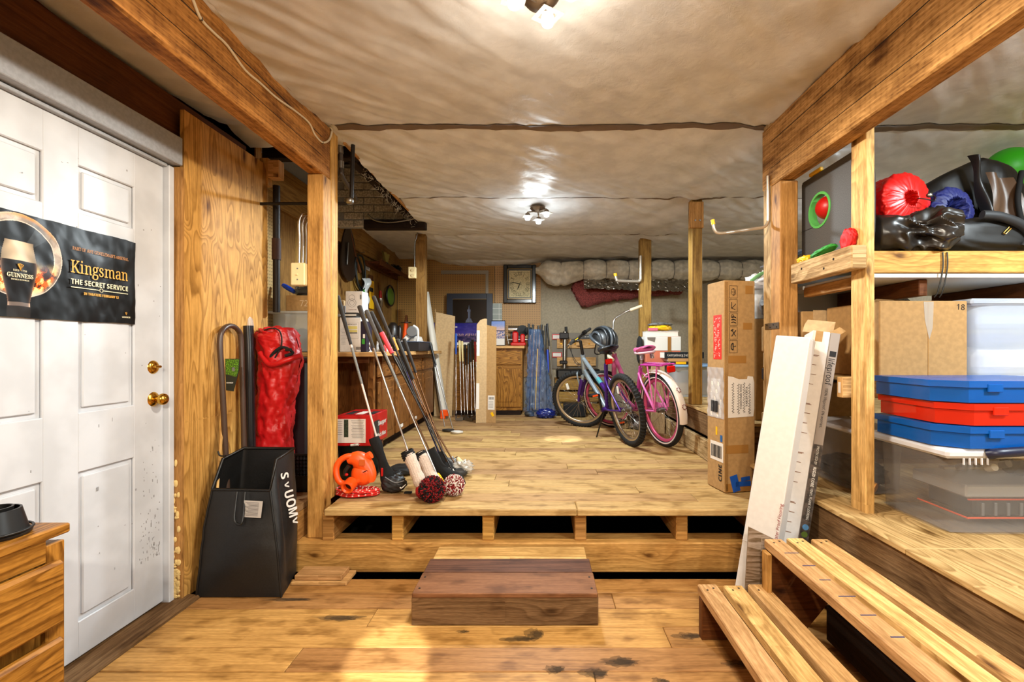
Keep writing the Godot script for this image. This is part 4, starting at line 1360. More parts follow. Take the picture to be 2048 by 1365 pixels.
func build_bench() -> void:
	var wb := thing("workbench", "long wooden workbench with oak cabinet doors along the boarded wall", "workbench")
	var c0 := MB.new()
	part(wb, "countertop", c0.box(Vector3(-1.63, 1.158, -4.575), Vector3(0.80, 0.034, 2.36), 2, 0.003), M.slat0)
	part(wb, "end_panel", MB.new().box(Vector3(-1.66, 0.738, -3.80), Vector3(0.72, 0.80, 0.02), 1, 0.001), M.ply_brown)
	part(wb, "end_stile", MB.new().box(Vector3(-1.325, 0.738, -3.62), Vector3(0.045, 0.80, 0.045), 1, 0.003), M.oak_dark)
	part(wb, "apron", MB.new().box(Vector3(-1.66, 1.115, -3.50), Vector3(0.72, 0.05, 0.02), 0, 0.002), M.dark_board)
	part(wb, "carcass", MB.new().box(Vector3(-1.68, 0.79, -4.76), Vector3(0.70, 0.70, 1.86), 2, 0.002), M.oak_dark)
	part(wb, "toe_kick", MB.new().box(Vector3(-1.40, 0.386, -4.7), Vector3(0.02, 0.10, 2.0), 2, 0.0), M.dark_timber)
	var ds := [3.70, 4.16, 4.62, 5.13, 5.66]
	for k in 4:
		var z: float = -(ds[k] + ds[k + 1]) / 2
		var w: float = ds[k + 1] - ds[k] - 0.05
		part(wb, "drawer_front", MB.new().box(Vector3(-1.318, 1.03, z), Vector3(0.02, 0.13, w), 2, 0.006), M.oak_dark)
		var dr := part(wb, "door", MB.new().box(Vector3(-1.318, 0.68, z), Vector3(0.02, 0.50, w), 1, 0.005), M.oak_dark)
		part(dr, "raised_panel", MB.new().box(Vector3(-1.309, 0.68, z), Vector3(0.014, 0.37, w - 0.12), 1, 0.0065), M.oak_dark)
		if k < 3:
			part(dr, "pale_sticker", MB.new().box(Vector3(-1.3075, 0.475, z + 0.05), Vector3(0.002, 0.03, 0.10), 2, 0.0), M.paper)
	# ---- things at the end of the bench, behind the post
	var t := tub("clear_bin", "clear lidded plastic bin on the workbench end behind the red bag", -2.03, -1.62, 1.176, 1.482, 3.42, 3.74, clear_plastic("clear plastic", Color(0.80, 0.82, 0.82), 0.42), clear_plastic("clear lid", Color(0.86, 0.87, 0.87), 0.6), 0.02)
	part(t, "contents", MB.new().blob(Vector3(0.0, 0.085, 0.0), Vector3(0.16, 0.08, 0.11), 0.8, 0.03, 3.0, 5), M.dark_grey)
	var b := bxp("cardboard_box", "small brown carton with marker writing on the clear bin lid", "box", -1.90, -1.67, 1.4835, 1.600, 3.44, 3.66, M.card)
	letters(b, "72", 0.06, plain("marker white", Color(0.80, 0.70, 0.56), 0.8), Transform3D(Basis.IDENTITY, Vector3(0.02, 0.055, 0.1105)))
	single("foil_tray", MB.new().blob(Vector3.ZERO, Vector3(0.10, 0.035, 0.08), 0.7, 0.03, 3.0, 8), plain("grey foil", Color(0.30, 0.30, 0.31), 0.3, 0.7), "crumpled grey foil tray on the small marked carton", "tray", Vector3(-1.76, 1.634, -3.54))
	var cl := thing("hand_clamp", "blue-handled clamp lying on the small marked carton", "clamp", Vector3(-1.87, 1.60, -3.52))
	part(cl, "handle", MB.new().tube(smooth_path([Vector3(-0.10, 0.09, 0), Vector3(-0.05, 0.06, 0), Vector3(0.0, 0.03, 0)], 4), [0.012, 0.016, 0.018, 0.018, 0.019, 0.018, 0.017, 0.016, 0.012], 8), M.blue)
	part(cl, "spring", MB.new().tube(range(26).map(func(k): return Vector3(0.006 + 0.0008 * k, 0.06 + 0.016 * sin(k * 1.1), 0.016 * cos(k * 1.1))), 0.003, 6), M.steel)
	part(cl, "jaw", MB.new().box(Vector3(0.03, 0.025, 0), Vector3(0.07, 0.014, 0.02), 0, 0.003), M.steel)
	# ---- clutter on the bench
	var h := 1.1755
	b = bxp("cardboard_box", "large white carton with a yellow label at the bench corner", "box", X(679, 3.5), X(722, 3.5), h, h + 0.262, 3.5, 3.68, M.white_box)
	var hd := 0.09
	stick(b, "label_frame", 0.015, 0.165, 0.094, 0.125, hd, plain("label outline", Color(0.55, 0.53, 0.5), 0.7), 0.0003)
	stick(b, "label", 0.015, 0.165, 0.091, 0.122, hd, M.white_box)
	stick(b, "yellow_patch", 0.015, 0.185, 0.078, 0.022, hd, plain("label yellow", Color(0.83, 0.78, 0.45), 0.7), 0.002)
	stick(b, "yellow_patch", 0.015, 0.158, 0.078, 0.016, hd, plain("label yellow", Color(0.83, 0.78, 0.45), 0.7), 0.002)
	stick(b, "dark_stripe", 0.015, 0.145, 0.078, 0.006, hd, M.ink, 0.002)
	letters(b, "Lighting Pack III", 0.07, M.ink, Transform3D(Basis.IDENTITY, Vector3(0.015, 0.212, hd + 0.002)), true)
	for k in 9:
		stick(b, "barcode_bar", 0.045 + 0.0042 * k, 0.028, 0.0014 + 0.001 * (k % 2), 0.022, hd, M.ink)
	for k in 12:
		stick(b, "print_line", -0.052, 0.06 + 0.011 * k, 0.038 - 0.006 * (k % 3), 0.0016, hd, M.grey)
	b = bxp("cardboard_box", "flat dark striped carton under the box with a line drawing", "box", X(694, 3.58), X(719, 3.58), h + 0.263, h + 0.30, 3.52, 3.66, M.dark_grey)
	stick(b, "pale_stripe", 0.0, 0.02, 0.096, 0.012, 0.07, M.paper)
	b = bxp("cardboard_box", "white carton with a machine line drawing on top of the stack", "box", X(694, 3.55), X(728, 3.55), h + 0.301, h + 0.465, 3.52, 3.64, M.white_box)
	var ln := plain("pencil line", Color(0.50, 0.46, 0.44), 0.8)
	for q in [[-0.015, 0.115, 0.022], [-0.015, 0.075, 0.032], [-0.015, 0.075, 0.018]]:
		part(b, "drawn_ring", MB.new().tube(range(18).map(func(k): return Vector3(q[0] + q[2] * cos(TAU * k / 18), q[1] + q[2] * sin(TAU * k / 18), 0.0612)), 0.0009, 4, true), ln)
	letters(b, "COMPACT DRY", 0.06, plain("print red brown", Color(0.5, 0.3, 0.24), 0.8), Transform3D(Basis.IDENTITY, Vector3(-0.01, 0.022, 0.0615)))
	stick(b, "barcode_patch", 0.052, 0.12, 0.012, 0.035, 0.06, M.grey)
	b = bxp("folder", "tan folder standing at the back corner behind the white cartons", "folder", X(676, 3.75), X(688, 3.75), h, h + 0.42, 3.75, 3.78, M.card_pale)
	b = bxp("binder", "grey binder standing between the post and the drawing carton", "binder", X(682, 3.7), X(692, 3.7), h, h + 0.37, 3.69, 3.73, M.grey_paint)
	b = bxp("package", "purple and black product package beside the large white carton", "package", X(722.5, 3.52), X(735, 3.52), h, h + 0.235, 3.5, 3.62, plain("dark purple card", Color(0.09, 0.07, 0.16), 0.4))
	stick(b, "green_picture", 0.0, 0.08, 0.022, 0.04, 0.06, M.green)
	stick(b, "white_flash", 0.005, 0.12, 0.016, 0.03, 0.06, M.paper)
	var cs := thing("candle_holder", "small chrome turned stand on the bench before the purple package", "stand", Vector3(X(739, 3.56), h, -3.56))
	part(cs, "stand", MB.new().lathe([Vector2(0, 0), Vector2(0.022, 0), Vector2(0.022, 0.006), Vector2(0.010, 0.014), Vector2(0.006, 0.04), Vector2(0.012, 0.055), Vector2(0.006, 0.07), Vector2(0.007, 0.09), Vector2(0, 0.09)], 16), M.chrome)
	# grinder, battery, saws further along the bench
	var gr := thing("router", "brown and black hand router on the bench below the green disc", "power tool", at(786, 668, 5.2) * Vector3(1, 0, 1) + Vector3(0, h, 0))
	part(gr, "body", MB.new().lathe([Vector2(0, 0), Vector2(0.07, 0), Vector2(0.07, 0.03), Vector2(0.055, 0.05), Vector2(0.065, 0.18), Vector2(0.058, 0.28), Vector2(0.03, 0.32), Vector2(0, 0.325)], 20), plain("brown black plastic", Color(0.11, 0.085, 0.07), 0.35))
	part(gr, "grip", MB.new().blob(Vector3(0.075, 0.17, 0), Vector3(0.03, 0.12, 0.03), 0.9), plain("brown black plastic", Color(0.11, 0.085, 0.07), 0.35))
	part(gr, "column", MB.new().cyl(Vector3(-0.03, 0.05, 0.06), Vector3(-0.03, 0.25, 0.06), 0.008), M.chrome)
	b = bxp("charger", "black battery charger block on the bench beside the router", "charger", X(779, 4.9), X(794, 4.9), h, h + 0.165, 4.85, 4.95, M.black, 0.01)
	stick(b, "badge", 0.0, 0.04, 0.012, 0.012, 0.05, M.steel)
	var sp := thing("hand_saw", "orange-bodied saw standing on end with a black guard", "saw", at(810, 670, 5.3) * Vector3(1, 0, 1) + Vector3(0, h, 0))
	part(sp, "body", MB.new().tube([Vector3(-0.02, 0.0, 0), Vector3(0.0, 0.16, 0), Vector3(0.012, 0.32, 0)], [0.028, 0.032, 0.026], 8), M.orange)
	part(sp, "guard", MB.new().lathe([Vector2(0, 0), Vector2(0.062, 0.004), Vector2(0.062, 0.012), Vector2(0, 0.016)], 20, Transform3D(Basis.IDENTITY, Vector3(0.012, 0.32, 0))), M.black)
	part(sp, "handle", MB.new().tube([Vector3(0.013, 0.33, 0), Vector3(0.018, 0.41, 0)], [0.02, 0.012], 10), M.dark_board)
	var ms := thing("circular_saw", "grey mitre saw arm with white label slanting over the bench", "saw", at(815, 668, 4.7) * Vector3(1, 0, 1) + Vector3(0, h, 0))
	var arm := MB.new()
	arm.t = Transform3D(Basis.from_euler(Vector3(0, 0, 0.87)), Vector3(-0.04, 0.09, 0))
	part(ms, "arm", arm.box(Vector3.ZERO, Vector3(0.24, 0.055, 0.05), 0, 0.008), M.grey)
	var al := MB.new()
	al.t = arm.t
	var lab := part(ms, "label", al.box(Vector3(-0.015, 0, 0.0262), Vector3(0.17, 0.04, 0.001), 0, 0.0), M.paper)
	letters(lab, "CORDLESS", 0.10, M.red, arm.t * Transform3D(Basis.IDENTITY, Vector3(0.0, 0.003, 0.027)), true)
	part(ms, "head", MB.new().lathe([Vector2(0, -0.03), Vector2(0.05, -0.03), Vector2(0.056, -0.02), Vector2(0.056, 0.02), Vector2(0.05, 0.03), Vector2(0, 0.03)], 22, fr(Vector3(0.05, 0.20, 0), Vector3.BACK)), M.grey)
	part(ms, "guard", MB.new().tube(smooth_path([Vector3(0.06, 0.26, 0), Vector3(0.10, 0.23, 0), Vector3(0.108, 0.17, 0), Vector3(0.10, 0.10, 0)], 4), 0.012, 8), M.white)
	part(ms, "foot", MB.new().box(Vector3(-0.02, 0.012, 0), Vector3(0.14, 0.024, 0.10), 0, 0.004), M.dark_grey)
	for k in 4:
		bxp("paper_stack", ["lowest loose white booklet on the bench beside the post", "second loose white booklet on the bench beside the post", "third loose white booklet on the bench beside the post", "topmost loose white booklet on the bench beside the post"][k], "booklet", X(812 + 3 * k, 4.9), X(842 - k, 4.9), h + 0.10 + 0.014 * k, h + 0.112 + 0.014 * k, 4.75, 5.0, M.paper, 0.003)
	b = bxp("tool_case", "black flat case with slanted blue-grey top on the bench", "case", X(812, 4.75), X(849, 4.75), h, h + 0.092, 4.55, 5.0, plain("case black", Color(0.08, 0.08, 0.10), 0.4), 0.006)
	part(b, "lid", MB.new().box(Vector3(-0.005, 0.0955, -0.02), Vector3(0.205, 0.006, 0.36), 2, 0.002), plain("case lid", Color(0.32, 0.37, 0.47), 0.3))
	var r := RandomNumberGenerator.new()
	r.seed = 77
	var names := ["silver socket", "red-topped glue bottle", "small black box", "steel clamp", "white tape roll", "brass fitting", "small blue tin", "grey plastic cap"]
	for k in 8:
		var p := Vector3(-1.30 - 0.10 * r.randf(), h, -3.75 - 0.11 * k)
		var mt: Material = [M.chrome, M.red, M.black, M.steel, M.white, M.brass, M.blue, M.grey][k]
		var rad := 0.012 + 0.014 * r.randf()
		var hh := 0.02 + 0.07 * r.randf()
		single("small_part", MB.new().lathe([Vector2(0, 0), Vector2(rad, 0), Vector2(rad, hh * 0.6), Vector2(rad * 0.7, hh * 0.75), Vector2(rad * 0.6, hh), Vector2(0, hh)], 12), mt, names[k] + " among the litter along the bench front edge", "hardware", p)
	# ---- on the boarded wall
	var wx := -2.052
	single("metal_rail", MB.new().box((on_x(683, 449, wx) + on_x(752, 499, wx)) / 2, Vector3(0.012, 0.05, 1.02), 2, 0.002), plain("rail grey", Color(0.45, 0.44, 0.42), 0.4, 0.6), "grey slotted metal rail fixed along the boarded wall", "rail")
	var pd := thing("paddle", "dark varnished oval paddle hanging on the boarded wall", "paddle")
	var pm := MB.new()
	pm.t = Transform3D(FACE_X, on_x(697, 508, wx + 0.03))
	part(pd, "blade", pm.ext(PackedVector2Array(range(28).map(func(k): return Vector2(0.19 * cos(TAU * k / 28) * (1.0 - 0.25 * sin(TAU * k / 28)), 0.29 * sin(TAU * k / 28)))), -0.008, 0.008), plain("dark varnish", Color(0.13, 0.08, 0.05), 0.35))
	part(pd, "metal_bar", MB.new().tube([on_x(694, 530, wx + 0.05), on_x(696, 486, wx + 0.05)], 0.010, 8), M.steel)
	var st := thing("walking_stick", "slim dark stick hanging from a peg on the boarded wall", "stick")
	part(st, "shaft", MB.new().tube([on_x(700, 462, wx + 0.03), on_x(713, 520, wx + 0.04), on_x(720, 545, wx + 0.05)], [0.010, 0.013, 0.020], 8), M.dark_board)
	part(st, "peg", MB.new().tube([on_x(712, 508, wx), on_x(712, 508, wx) + Vector3(0.10, 0.02, 0)], 0.004, 6), M.steel)
	var coil := []
	for k in 90:
		var a := TAU * k / 30.0
		var q := on_x(719, 546, wx + 0.03)
		coil.append(q + Vector3(0.02 * sin(a * 0.37), 0.20 * cos(a) * (1.0 - 0.08 * (k / 30)), 0.17 * sin(a + 0.4 * (k / 30)) * (0.7 + 0.15 * (k / 30))))
	single("hose_coil", MB.new().tube(coil, 0.011, 8), plain("dark green rubber", Color(0.05, 0.075, 0.06), 0.5), "dark green cord coiled on a peg of the boarded wall", "cord")
	var tgp := thing("wall_tag", "small white printed tag on the boarded wall beside the cord", "tag")
	part(tgp, "card", MB.new().box(on_x(735, 536, wx), Vector3(0.002, 0.055, 0.14), 2, 0.0), M.paper)
	for k in 5:
		part(tgp, "barcode_bar", MB.new().box(on_x(731.5 + 1.5 * k, 536, wx + 0.002), Vector3(0.001, 0.04, 0.008), 1, 0.0), M.ink)
	var bagp := thing("plastic_bag", "white printed plastic bag hanging on the boarded wall", "bag")
	var bg := func(a: float, bb: float) -> Vector3:
		var px := lerpf(724, 737, a) - 2.0 * bb
		var py := lerpf(557, 625, bb)
		var p := on_x(px, py, wx + 0.04)
		return p + Vector3(0.03 * sin(a * 9.0 + bb * 3.0) + 0.02 * sin(bb * 12.0), 0, 0)
	part(bagp, "film", MB.new().grid(14, 20, bg), plain("bag white", Color(0.74, 0.76, 0.76), 0.3))
	for q in [[728, 588, 0], [731, 600, 1], [729, 612, 2]]:
		part(bagp, "print", MB.new().blob(on_x(q[0], q[1], wx + 0.075), Vector3(0.006, 0.05, 0.03), 1.0), [M.green, plain("teal", Color(0.05, 0.4, 0.42), 0.4), M.ink][q[2]])
	var lv := thing("spirit_level", "yellow and black carded tool hanging beside the plastic bag", "tool")
	part(lv, "card", MB.new().box(on_x(743, 590, wx + 0.01), Vector3(0.01, 0.34, 0.13), 1, 0.002), M.yellow)
	part(lv, "black_band", MB.new().box(on_x(743, 580, wx + 0.017), Vector3(0.004, 0.05, 0.11), 2, 0.0), M.ink)
	part(lv, "backing_card", MB.new().box(on_x(742, 564, wx + 0.006), Vector3(0.006, 0.16, 0.14), 1, 0.0), M.dark_board)
	var sdv := thing("screwdriver", "red-handled screwdriver standing by the wall boards", "screwdriver")
	part(sdv, "handle", MB.new().tube([on_x(761, 582, wx + 0.04), on_x(761, 597, wx + 0.04)], [0.016, 0.02], 10), M.red)
	part(sdv, "holder", MB.new().tube([on_x(761, 597, wx + 0.04), on_x(761, 612, wx + 0.04), on_x(760, 620, wx + 0.05)], [0.028, 0.032, 0.02], 10), M.chrome)
	var gd := thing("sanding_disc", "green round disc with black rim hanging on the wall boards", "disc")
	part(gd, "disc", MB.new().blob(on_x(781, 594, wx + 0.04), Vector3(0.025, 0.115, 0.14), 1.0), plain("moss green", Color(0.27, 0.38, 0.07), 0.5))
	part(gd, "rim", MB.new().tube(range(24).map(func(k): return on_x(781, 592, wx + 0.045) + Vector3(0, 0.135 * sin(TAU * k / 24), 0.155 * cos(TAU * k / 24))), 0.012, 6, true), M.black)
	# slatted shelf
	var sh := thing("slatted_shelf", "brown slatted shelf high on the boarded wall near the corner", "shelf")
	for k in 11:
		part(sh, "slat", MB.new().box(Vector3(-1.955, 2.225, -5.45 - 0.095 * k), Vector3(0.19, 0.02, 0.045), 0, 0.002), plain("reddish slat", Color(0.36, 0.17, 0.08), 0.6))
	part(sh, "rail", MB.new().box(Vector3(-2.035, 2.205, -5.95), Vector3(0.03, 0.06, 1.15), 2, 0.002), M.dark_board)
	part(sh, "rail", MB.new().box(Vector3(-1.868, 2.209, -5.95), Vector3(0.02, 0.05, 1.15), 2, 0.002), M.dark_board)
	var tl := thing("file_tool", "long file with dark handle lying along the slatted shelf", "tool")
	part(tl, "blade", MB.new().tube([Vector3(-1.89, 2.246, -5.6), Vector3(-1.90, 2.246, -6.25)], 0.008, 6), M.steel)
	part(tl, "handle", MB.new().tube([Vector3(-1.885, 2.25, -5.45), Vector3(-1.89, 2.248, -5.6)], [0.014, 0.017], 8), M.dark_board)
	var br := thing("hand_broom", "small yellow-bristled hand brush on the slatted shelf", "brush")
	part(br, "bristles", MB.new().grid(16, 8, func(a, q): return Vector3(-1.93, 2.24, -5.75) + Vector3(0.02 * sin(a * 14.0), 0.03 + 0.13 * q, lerpf(-0.03, 0.03, a) + (a - 0.5) * 0.22 * q)), plain("straw bristles", Color(0.55, 0.5, 0.24), 0.9))
	part(br, "handle", MB.new().blob(Vector3(-1.93, 2.262, -5.75), Vector3(0.03, 0.026, 0.07), 0.9), M.black)
	var wr := thing("wire_bundle", "tangled black wire bundle on the far end of the slatted shelf", "wire")
	var wp := []
	for k in 60:
		wp.append(Vector3(-1.93 + 0.05 * sin(k * 1.7), 2.285 + 0.04 * sin(k * 2.3 + 1.0), -6.2 + 0.09 * cos(k * 1.3)))
	part(wr, "wire", MB.new().tube(wp, 0.005, 5), M.black)
	# ---- below the bench end: tub and red carton
	var bk := thing("bucket", "dark green plastic bucket under the red carton at the bench end", "bucket", Vector3(-1.225, 0.335, -3.13))
	part(bk, "body", MB.new().lathe([Vector2(0, 0.002), Vector2(0.118, 0.002), Vector2(0.136, 0.19), Vector2(0.142, 0.19), Vector2(0.144, 0.215), Vector2(0.148, 0.23), Vector2(0.140, 0.232), Vector2(0.128, 0.02), Vector2(0, 0.02)], 32), plain("bucket green", Color(0.035, 0.075, 0.055), 0.35))
	part(bk, "bail", MB.new().tube(smooth_path([Vector3(-0.10, 0.235, 0.105), Vector3(0.0, 0.240, 0.150), Vector3(0.05, 0.245, 0.152), Vector3(0.10, 0.235, 0.11)], 5), 0.004, 6), M.steel)
	part(bk, "bail_grip", MB.new().cyl(Vector3(0.0, 0.240, 0.15), Vector3(0.05, 0.245, 0.153), 0.008, -1, 10), M.white)
	var rc := bxp("cardboard_box", "red product carton with white print panel on the green bucket", "box", -1.325, -1.095, 0.569, 0.765, 2.98, 3.30, plain("carton red", Color(0.70, 0.05, 0.05), 0.45))
	stick(rc, "white_panel", -0.012, 0.098, 0.185, 0.155, 0.16, M.paper)
	stick(rc, "picture_strip", -0.045, 0.115, 0.028, 0.115, 0.16, mottled("card picture dark", Color(0.3, 0.36, 0.25), 0.5, 12, 0.06, 0.15, 9.0, 0.0), 0.002)
	for k in 12:
		stick(rc, "print_line", 0.030, 0.165 - 0.010 * k, 0.085 - 0.008 * (k % 3), 0.002, 0.16, M.grey, 0.002)
	for k in 7:
		stick(rc, "print_line", -0.085, 0.16 - 0.014 * k, 0.03, 0.002, 0.16, M.grey, 0.002)
	part(rc, "side_picture", MB.new().box(Vector3(0.1158, 0.10, 0.055), Vector3(0.001, 0.10, 0.10), 1, 0.0), M.dark_grey)
	letters(rc, "Snapper", 0.16, M.white, Transform3D(FACE_X, Vector3(0.1165, 0.125, -0.05)), true)
	letters(rc, "Black Max", 0.18, M.white, Transform3D(FACE_X, Vector3(0.1165, 0.045, -0.03)), true)
	for k in 3:
		part(rc, "top_print", MB.new().box(Vector3(-0.06 + 0.07 * k, 0.1965, 0.02), Vector3(0.05, 0.001, 0.14), 2, 0.0), [M.ink, M.paper, M.ink][k])


func club(label: String, grip_top: Vector3, head: Vector3, grip_mat: Material, shaft_mat: Material, kind: String, group: String, grip_len := 0.27, label_shaft := false) -> Node3D:
	var o := thing("golf_club", label, "golf club", head, group)
	var g := grip_top - head
	var d := g.normalized()
	var gl := minf(grip_len, g.length() * 0.4)
	part(o, "grip", MB.new().tube([g, g - d * 0.006, g - d * gl * 0.5, g - d * gl], [0.0145, 0.0155, 0.0125, 0.0095], 12), grip_mat)
	part(o, "grip_cap", MB.new().cyl(g + d * 0.001, g + d * 0.004, 0.012, 0.009, 12), M.grey)
	var foot := d * 0.05
	part(o, "shaft", MB.new().tube([g - d * gl, foot], [0.0072, 0.0048], 10), shaft_mat)
	if label_shaft:
		part(o, "shaft_band", MB.new().tube([g - d * (gl + 0.02), g - d * (gl + 0.26)], [0.0085, 0.008], 10), mottled("lettered band", Color(0.8, 0.8, 0.78), 0.4, 33, 0.12, 0.03, 14.0, 0.0))
	if kind == "iron":
		part(o, "ferrule", MB.new().tube([d * 0.085, d * 0.055], [0.0062, 0.0075], 10), M.black)
		var hb := MB.new()
		hb.t = Transform3D(Basis(Vector3.UP, rng.randf_range(-0.8, 0.8)), Vector3.ZERO)
		var poly := PackedVector2Array([Vector2(-0.006, 0.055), Vector2(0.008, 0.05), Vector2(0.014, 0.03), Vector2(0.075, 0.055), Vector2(0.085, 0.045), Vector2(0.082, 0.006), Vector2(0.06, 0.001), Vector2(0.0, 0.003), Vector2(-0.012, 0.02)])
		part(o, "head", hb.ext(poly, -0.008, 0.012), M.steel)
	elif kind == "putter":
		var hb := MB.new()
		part(o, "head", hb.lathe([Vector2(0, 0.002), Vector2(0.045, 0.002), Vector2(0.05, 0.008), Vector2(0.048, 0.022), Vector2(0.03, 0.026), Vector2(0, 0.026)], 20, Transform3D(Basis.from_scale(Vector3(1.3, 1, 0.8)), Vector3(0.03, 0, 0))), M.white if grip_mat == M.black else M.dark_grey)
	elif kind == "wood":
		part(o, "head", MB.new().blob(Vector3(0.04, 0.035, 0.01), Vector3(0.06, 0.034, 0.05), 0.9), M.dark_grey)
	return o


func sock(o: Node3D, called: String, pts: Array, rads: Array, mat: Material, ribs := 0.0) -> MeshInstance3D:
	# knitted tube in the club's own axes
	var sp := smooth_path(pts, 6)
	var m := sp.size()
	var f := func(a: float, b: float) -> Vector3:
		var q := b * (m - 1)
		var i := mini(int(q), m - 2)
		var c: Vector3 = sp[i].lerp(sp[i + 1], q - i)
		var dd: Vector3 = (sp[i + 1] - sp[i]).normalized()
		var s := dd.cross(Vector3.BACK).normalized()
		var u := s.cross(dd)
		var rq := b * (rads.size() - 1)
		var ri := mini(int(rq), rads.size() - 2)
		var r: float = lerpf(rads[ri], rads[ri + 1], rq - ri)
		r *= 1.0 + ribs * sin(a * TAU * 16.0) + 0.05 * sin(b * 23.0 + a * 6.0)
		return c + (s * cos(a * TAU) + u * sin(a * TAU)) * r
	return part(o, called, MB.new().grid(64, 30, f, true), mat)


func pompom(o: Node3D, parent: Node3D, c: Vector3, r: float, m1: Material, m2: Material, sd: int) -> void:
	var q := RandomNumberGenerator.new()
	q.seed = sd
	var core := part(parent, "pompom", MB.new().blob(c, Vector3.ONE * r * 0.82, 1.0, 0.004, 6.0, sd), m1)
	for k in 2:
		var b := MB.new()
		for i in 420:
			var dir := Vector3(q.randfn(), q.randfn(), q.randfn()).normalized()
			var side := dir.cross(Vector3(q.randfn(), q.randfn(), q.randfn())).normalized()
			var p := c + dir * r * 0.74
			b.tube([p, p + dir * r * 0.2 + side * 0.006, p + dir * r * q.randf_range(0.26, 0.34) + side * 0.016], [0.0035, 0.0042, 0.0034], 4)
		tag(part(core, "yarn", b, [m1, m2][k]), "cut yarn ends of the pompom", "", "", "stuff")
	var _o := o


func build_clubs() -> void:
	var grip := plain("grip rubber", Color(0.125, 0.105, 0.095), 0.75)
	var grip2 := plain("grip rubber worn", Color(0.19, 0.165, 0.15), 0.8)
	var wshaft := plain("white shaft", Color(0.83, 0.77, 0.74), 0.3)
	var blk := plain("black shaft", Color(0.06, 0.055, 0.06), 0.25)
	var brz := plain("bronze shaft", Color(0.42, 0.30, 0.20), 0.25, 0.8)
	var navy := plain("blue shaft", Color(0.05, 0.12, 0.42), 0.3)
	var knit_black := mottled("black knit", Color(0.045, 0.042, 0.042), 0.95, 6, 0.05, 0.6, 8.0, 0.1)
	var knit_white := mottled("cream knit", Color(0.84, 0.76, 0.70), 0.95, 6, 0.05, 0.86, 8.0, 0.1)
	var gp := "golf clubs leaning at the bench end"
	var deck := 0.336
	# 1: driver with white shaft, black hood
	var h := at(783, 980, 2.80)
	h.y = deck
	var c := club("driver with white shaft and black hood, first club beside the post", at(675, 593, 2.95), h, grip, wshaft, "", gp, 0.33, true)
	var loc := func(px: float, py: float, d: float, base: Vector3) -> Vector3: return at(px, py, d) - base
	sock(c, "head_cover", [loc.call(748, 876, 2.84, h), loc.call(756, 898, 2.83, h), loc.call(764, 920, 2.82, h), loc.call(772, 945, 2.81, h), loc.call(781, 965, 2.80, h)], [0.031, 0.034, 0.028, 0.024, 0.032, 0.045, 0.05], knit_black)
	part(c, "hood", MB.new().blob(loc.call(788, 968, 2.78, h), Vector3(0.072, 0.045, 0.055), 0.85, 0.012, 3.0, 4), plain("hood grey", Color(0.12, 0.12, 0.125), 0.5))
	part(c, "hood_edge", MB.new().tube(smooth_path([loc.call(770, 955, 2.73, h), loc.call(790, 966, 2.72, h), loc.call(808, 962, 2.74, h)], 4), 0.003, 6), M.grey)
	part(c, "hood_mark", MB.new().tube(smooth_path([loc.call(800, 975, 2.722, h), loc.call(803, 977, 2.722, h), loc.call(812, 969, 2.73, h)], 4), [0.003, 0.0042, 0.0042, 0.004, 0.0038, 0.0034, 0.003, 0.002, 0.001], 6), M.white)
	part(c, "red_tab", MB.new().box(loc.call(764, 945, 2.765, h), Vector3(0.012, 0.05, 0.01), 1, 0.003), M.red)
	part(c, "strap", MB.new().box(loc.call(816, 986, 2.76, h), Vector3(0.045, 0.012, 0.03), 0, 0.004), M.black_soft)
	# 2 and 3: white socks and pompoms
	var red_yarn := plain("red yarn", Color(0.50, 0.02, 0.05), 0.95)
	var ws := [[719, 613, 2.95, 845, 985, 2.66, "club with white knit sock and dark red pompom nearest the deck edge"], [733, 622, 3.0, 885, 978, 2.78, "club with white knit sock and red-white pompom behind the dark red one"]]
	for k in 2:
		var q: Array = ws[k]
		h = at(q[3], q[4], q[5])
		h.y = deck
		c = club(q[6], at(q[0], q[1], q[2]), h + Vector3(-0.01, 0.05, 0), [grip2, mottled("grey cord grip", Color(0.5, 0.47, 0.45), 0.8, 33, 0.12, 0.2, 10.0, 0.0)][k], M.chrome, "", gp, 0.30, k == 1)
		h = c.position
		var o: Array = [[[815, 905], [824, 925], [834, 950], [843, 972]], [[840, 908], [850, 925], [860, 948], [874, 966]]][k]
		var dd: float = q[5]
		sock(c, "head_cover", [loc.call(o[0][0], o[0][1], dd + 0.06, h), loc.call(o[1][0], o[1][1], dd + 0.04, h), loc.call(o[2][0], o[2][1], dd + 0.02, h), loc.call(o[3][0], o[3][1], dd, h)], [0.030, 0.034, 0.034, 0.033, 0.034, 0.036, 0.03], knit_white, 0.025)
		var cf := sock(c, "cuff", [loc.call(o[0][0] - 2, o[0][1] - 3, dd + 0.06, h), loc.call(o[0][0] + 2, o[0][1] + 6, dd + 0.06, h), loc.call(o[0][0] + 5, o[0][1] + 14, dd + 0.055, h)], [0.036, 0.040, 0.037], knit_black)
		if k == 0:
			part(c, "red_toe", MB.new().blob(loc.call(849, 982, 2.66, h), Vector3(0.05, 0.045, 0.05), 1.0, 0.006, 5.0, 3), plain("red knit", Color(0.62, 0.03, 0.05), 0.9))
		var pc := at(864, 983, 2.60) if k == 0 else at(908, 977, 2.72)
		var pr := 0.070 if k == 0 else 0.057
		pc.y = deck + pr * 1.01
		pompom(c, c, pc - h, pr, red_yarn, knit_black if k == 0 else plain("white yarn", Color(0.86, 0.80, 0.76), 0.95), 41 + k)
		var _c := cf
	# 4: black shaft, pink tape; long black sock
	var pink := plain("pink tape", Color(0.90, 0.25, 0.30), 0.6)
	h = at(915, 952, 2.95)
	h.y = deck + 0.02
	c = club("dark club with pink grip tape and long black head sock", at(742, 625, 3.1), h, grip, blk, "", gp, 0.3)
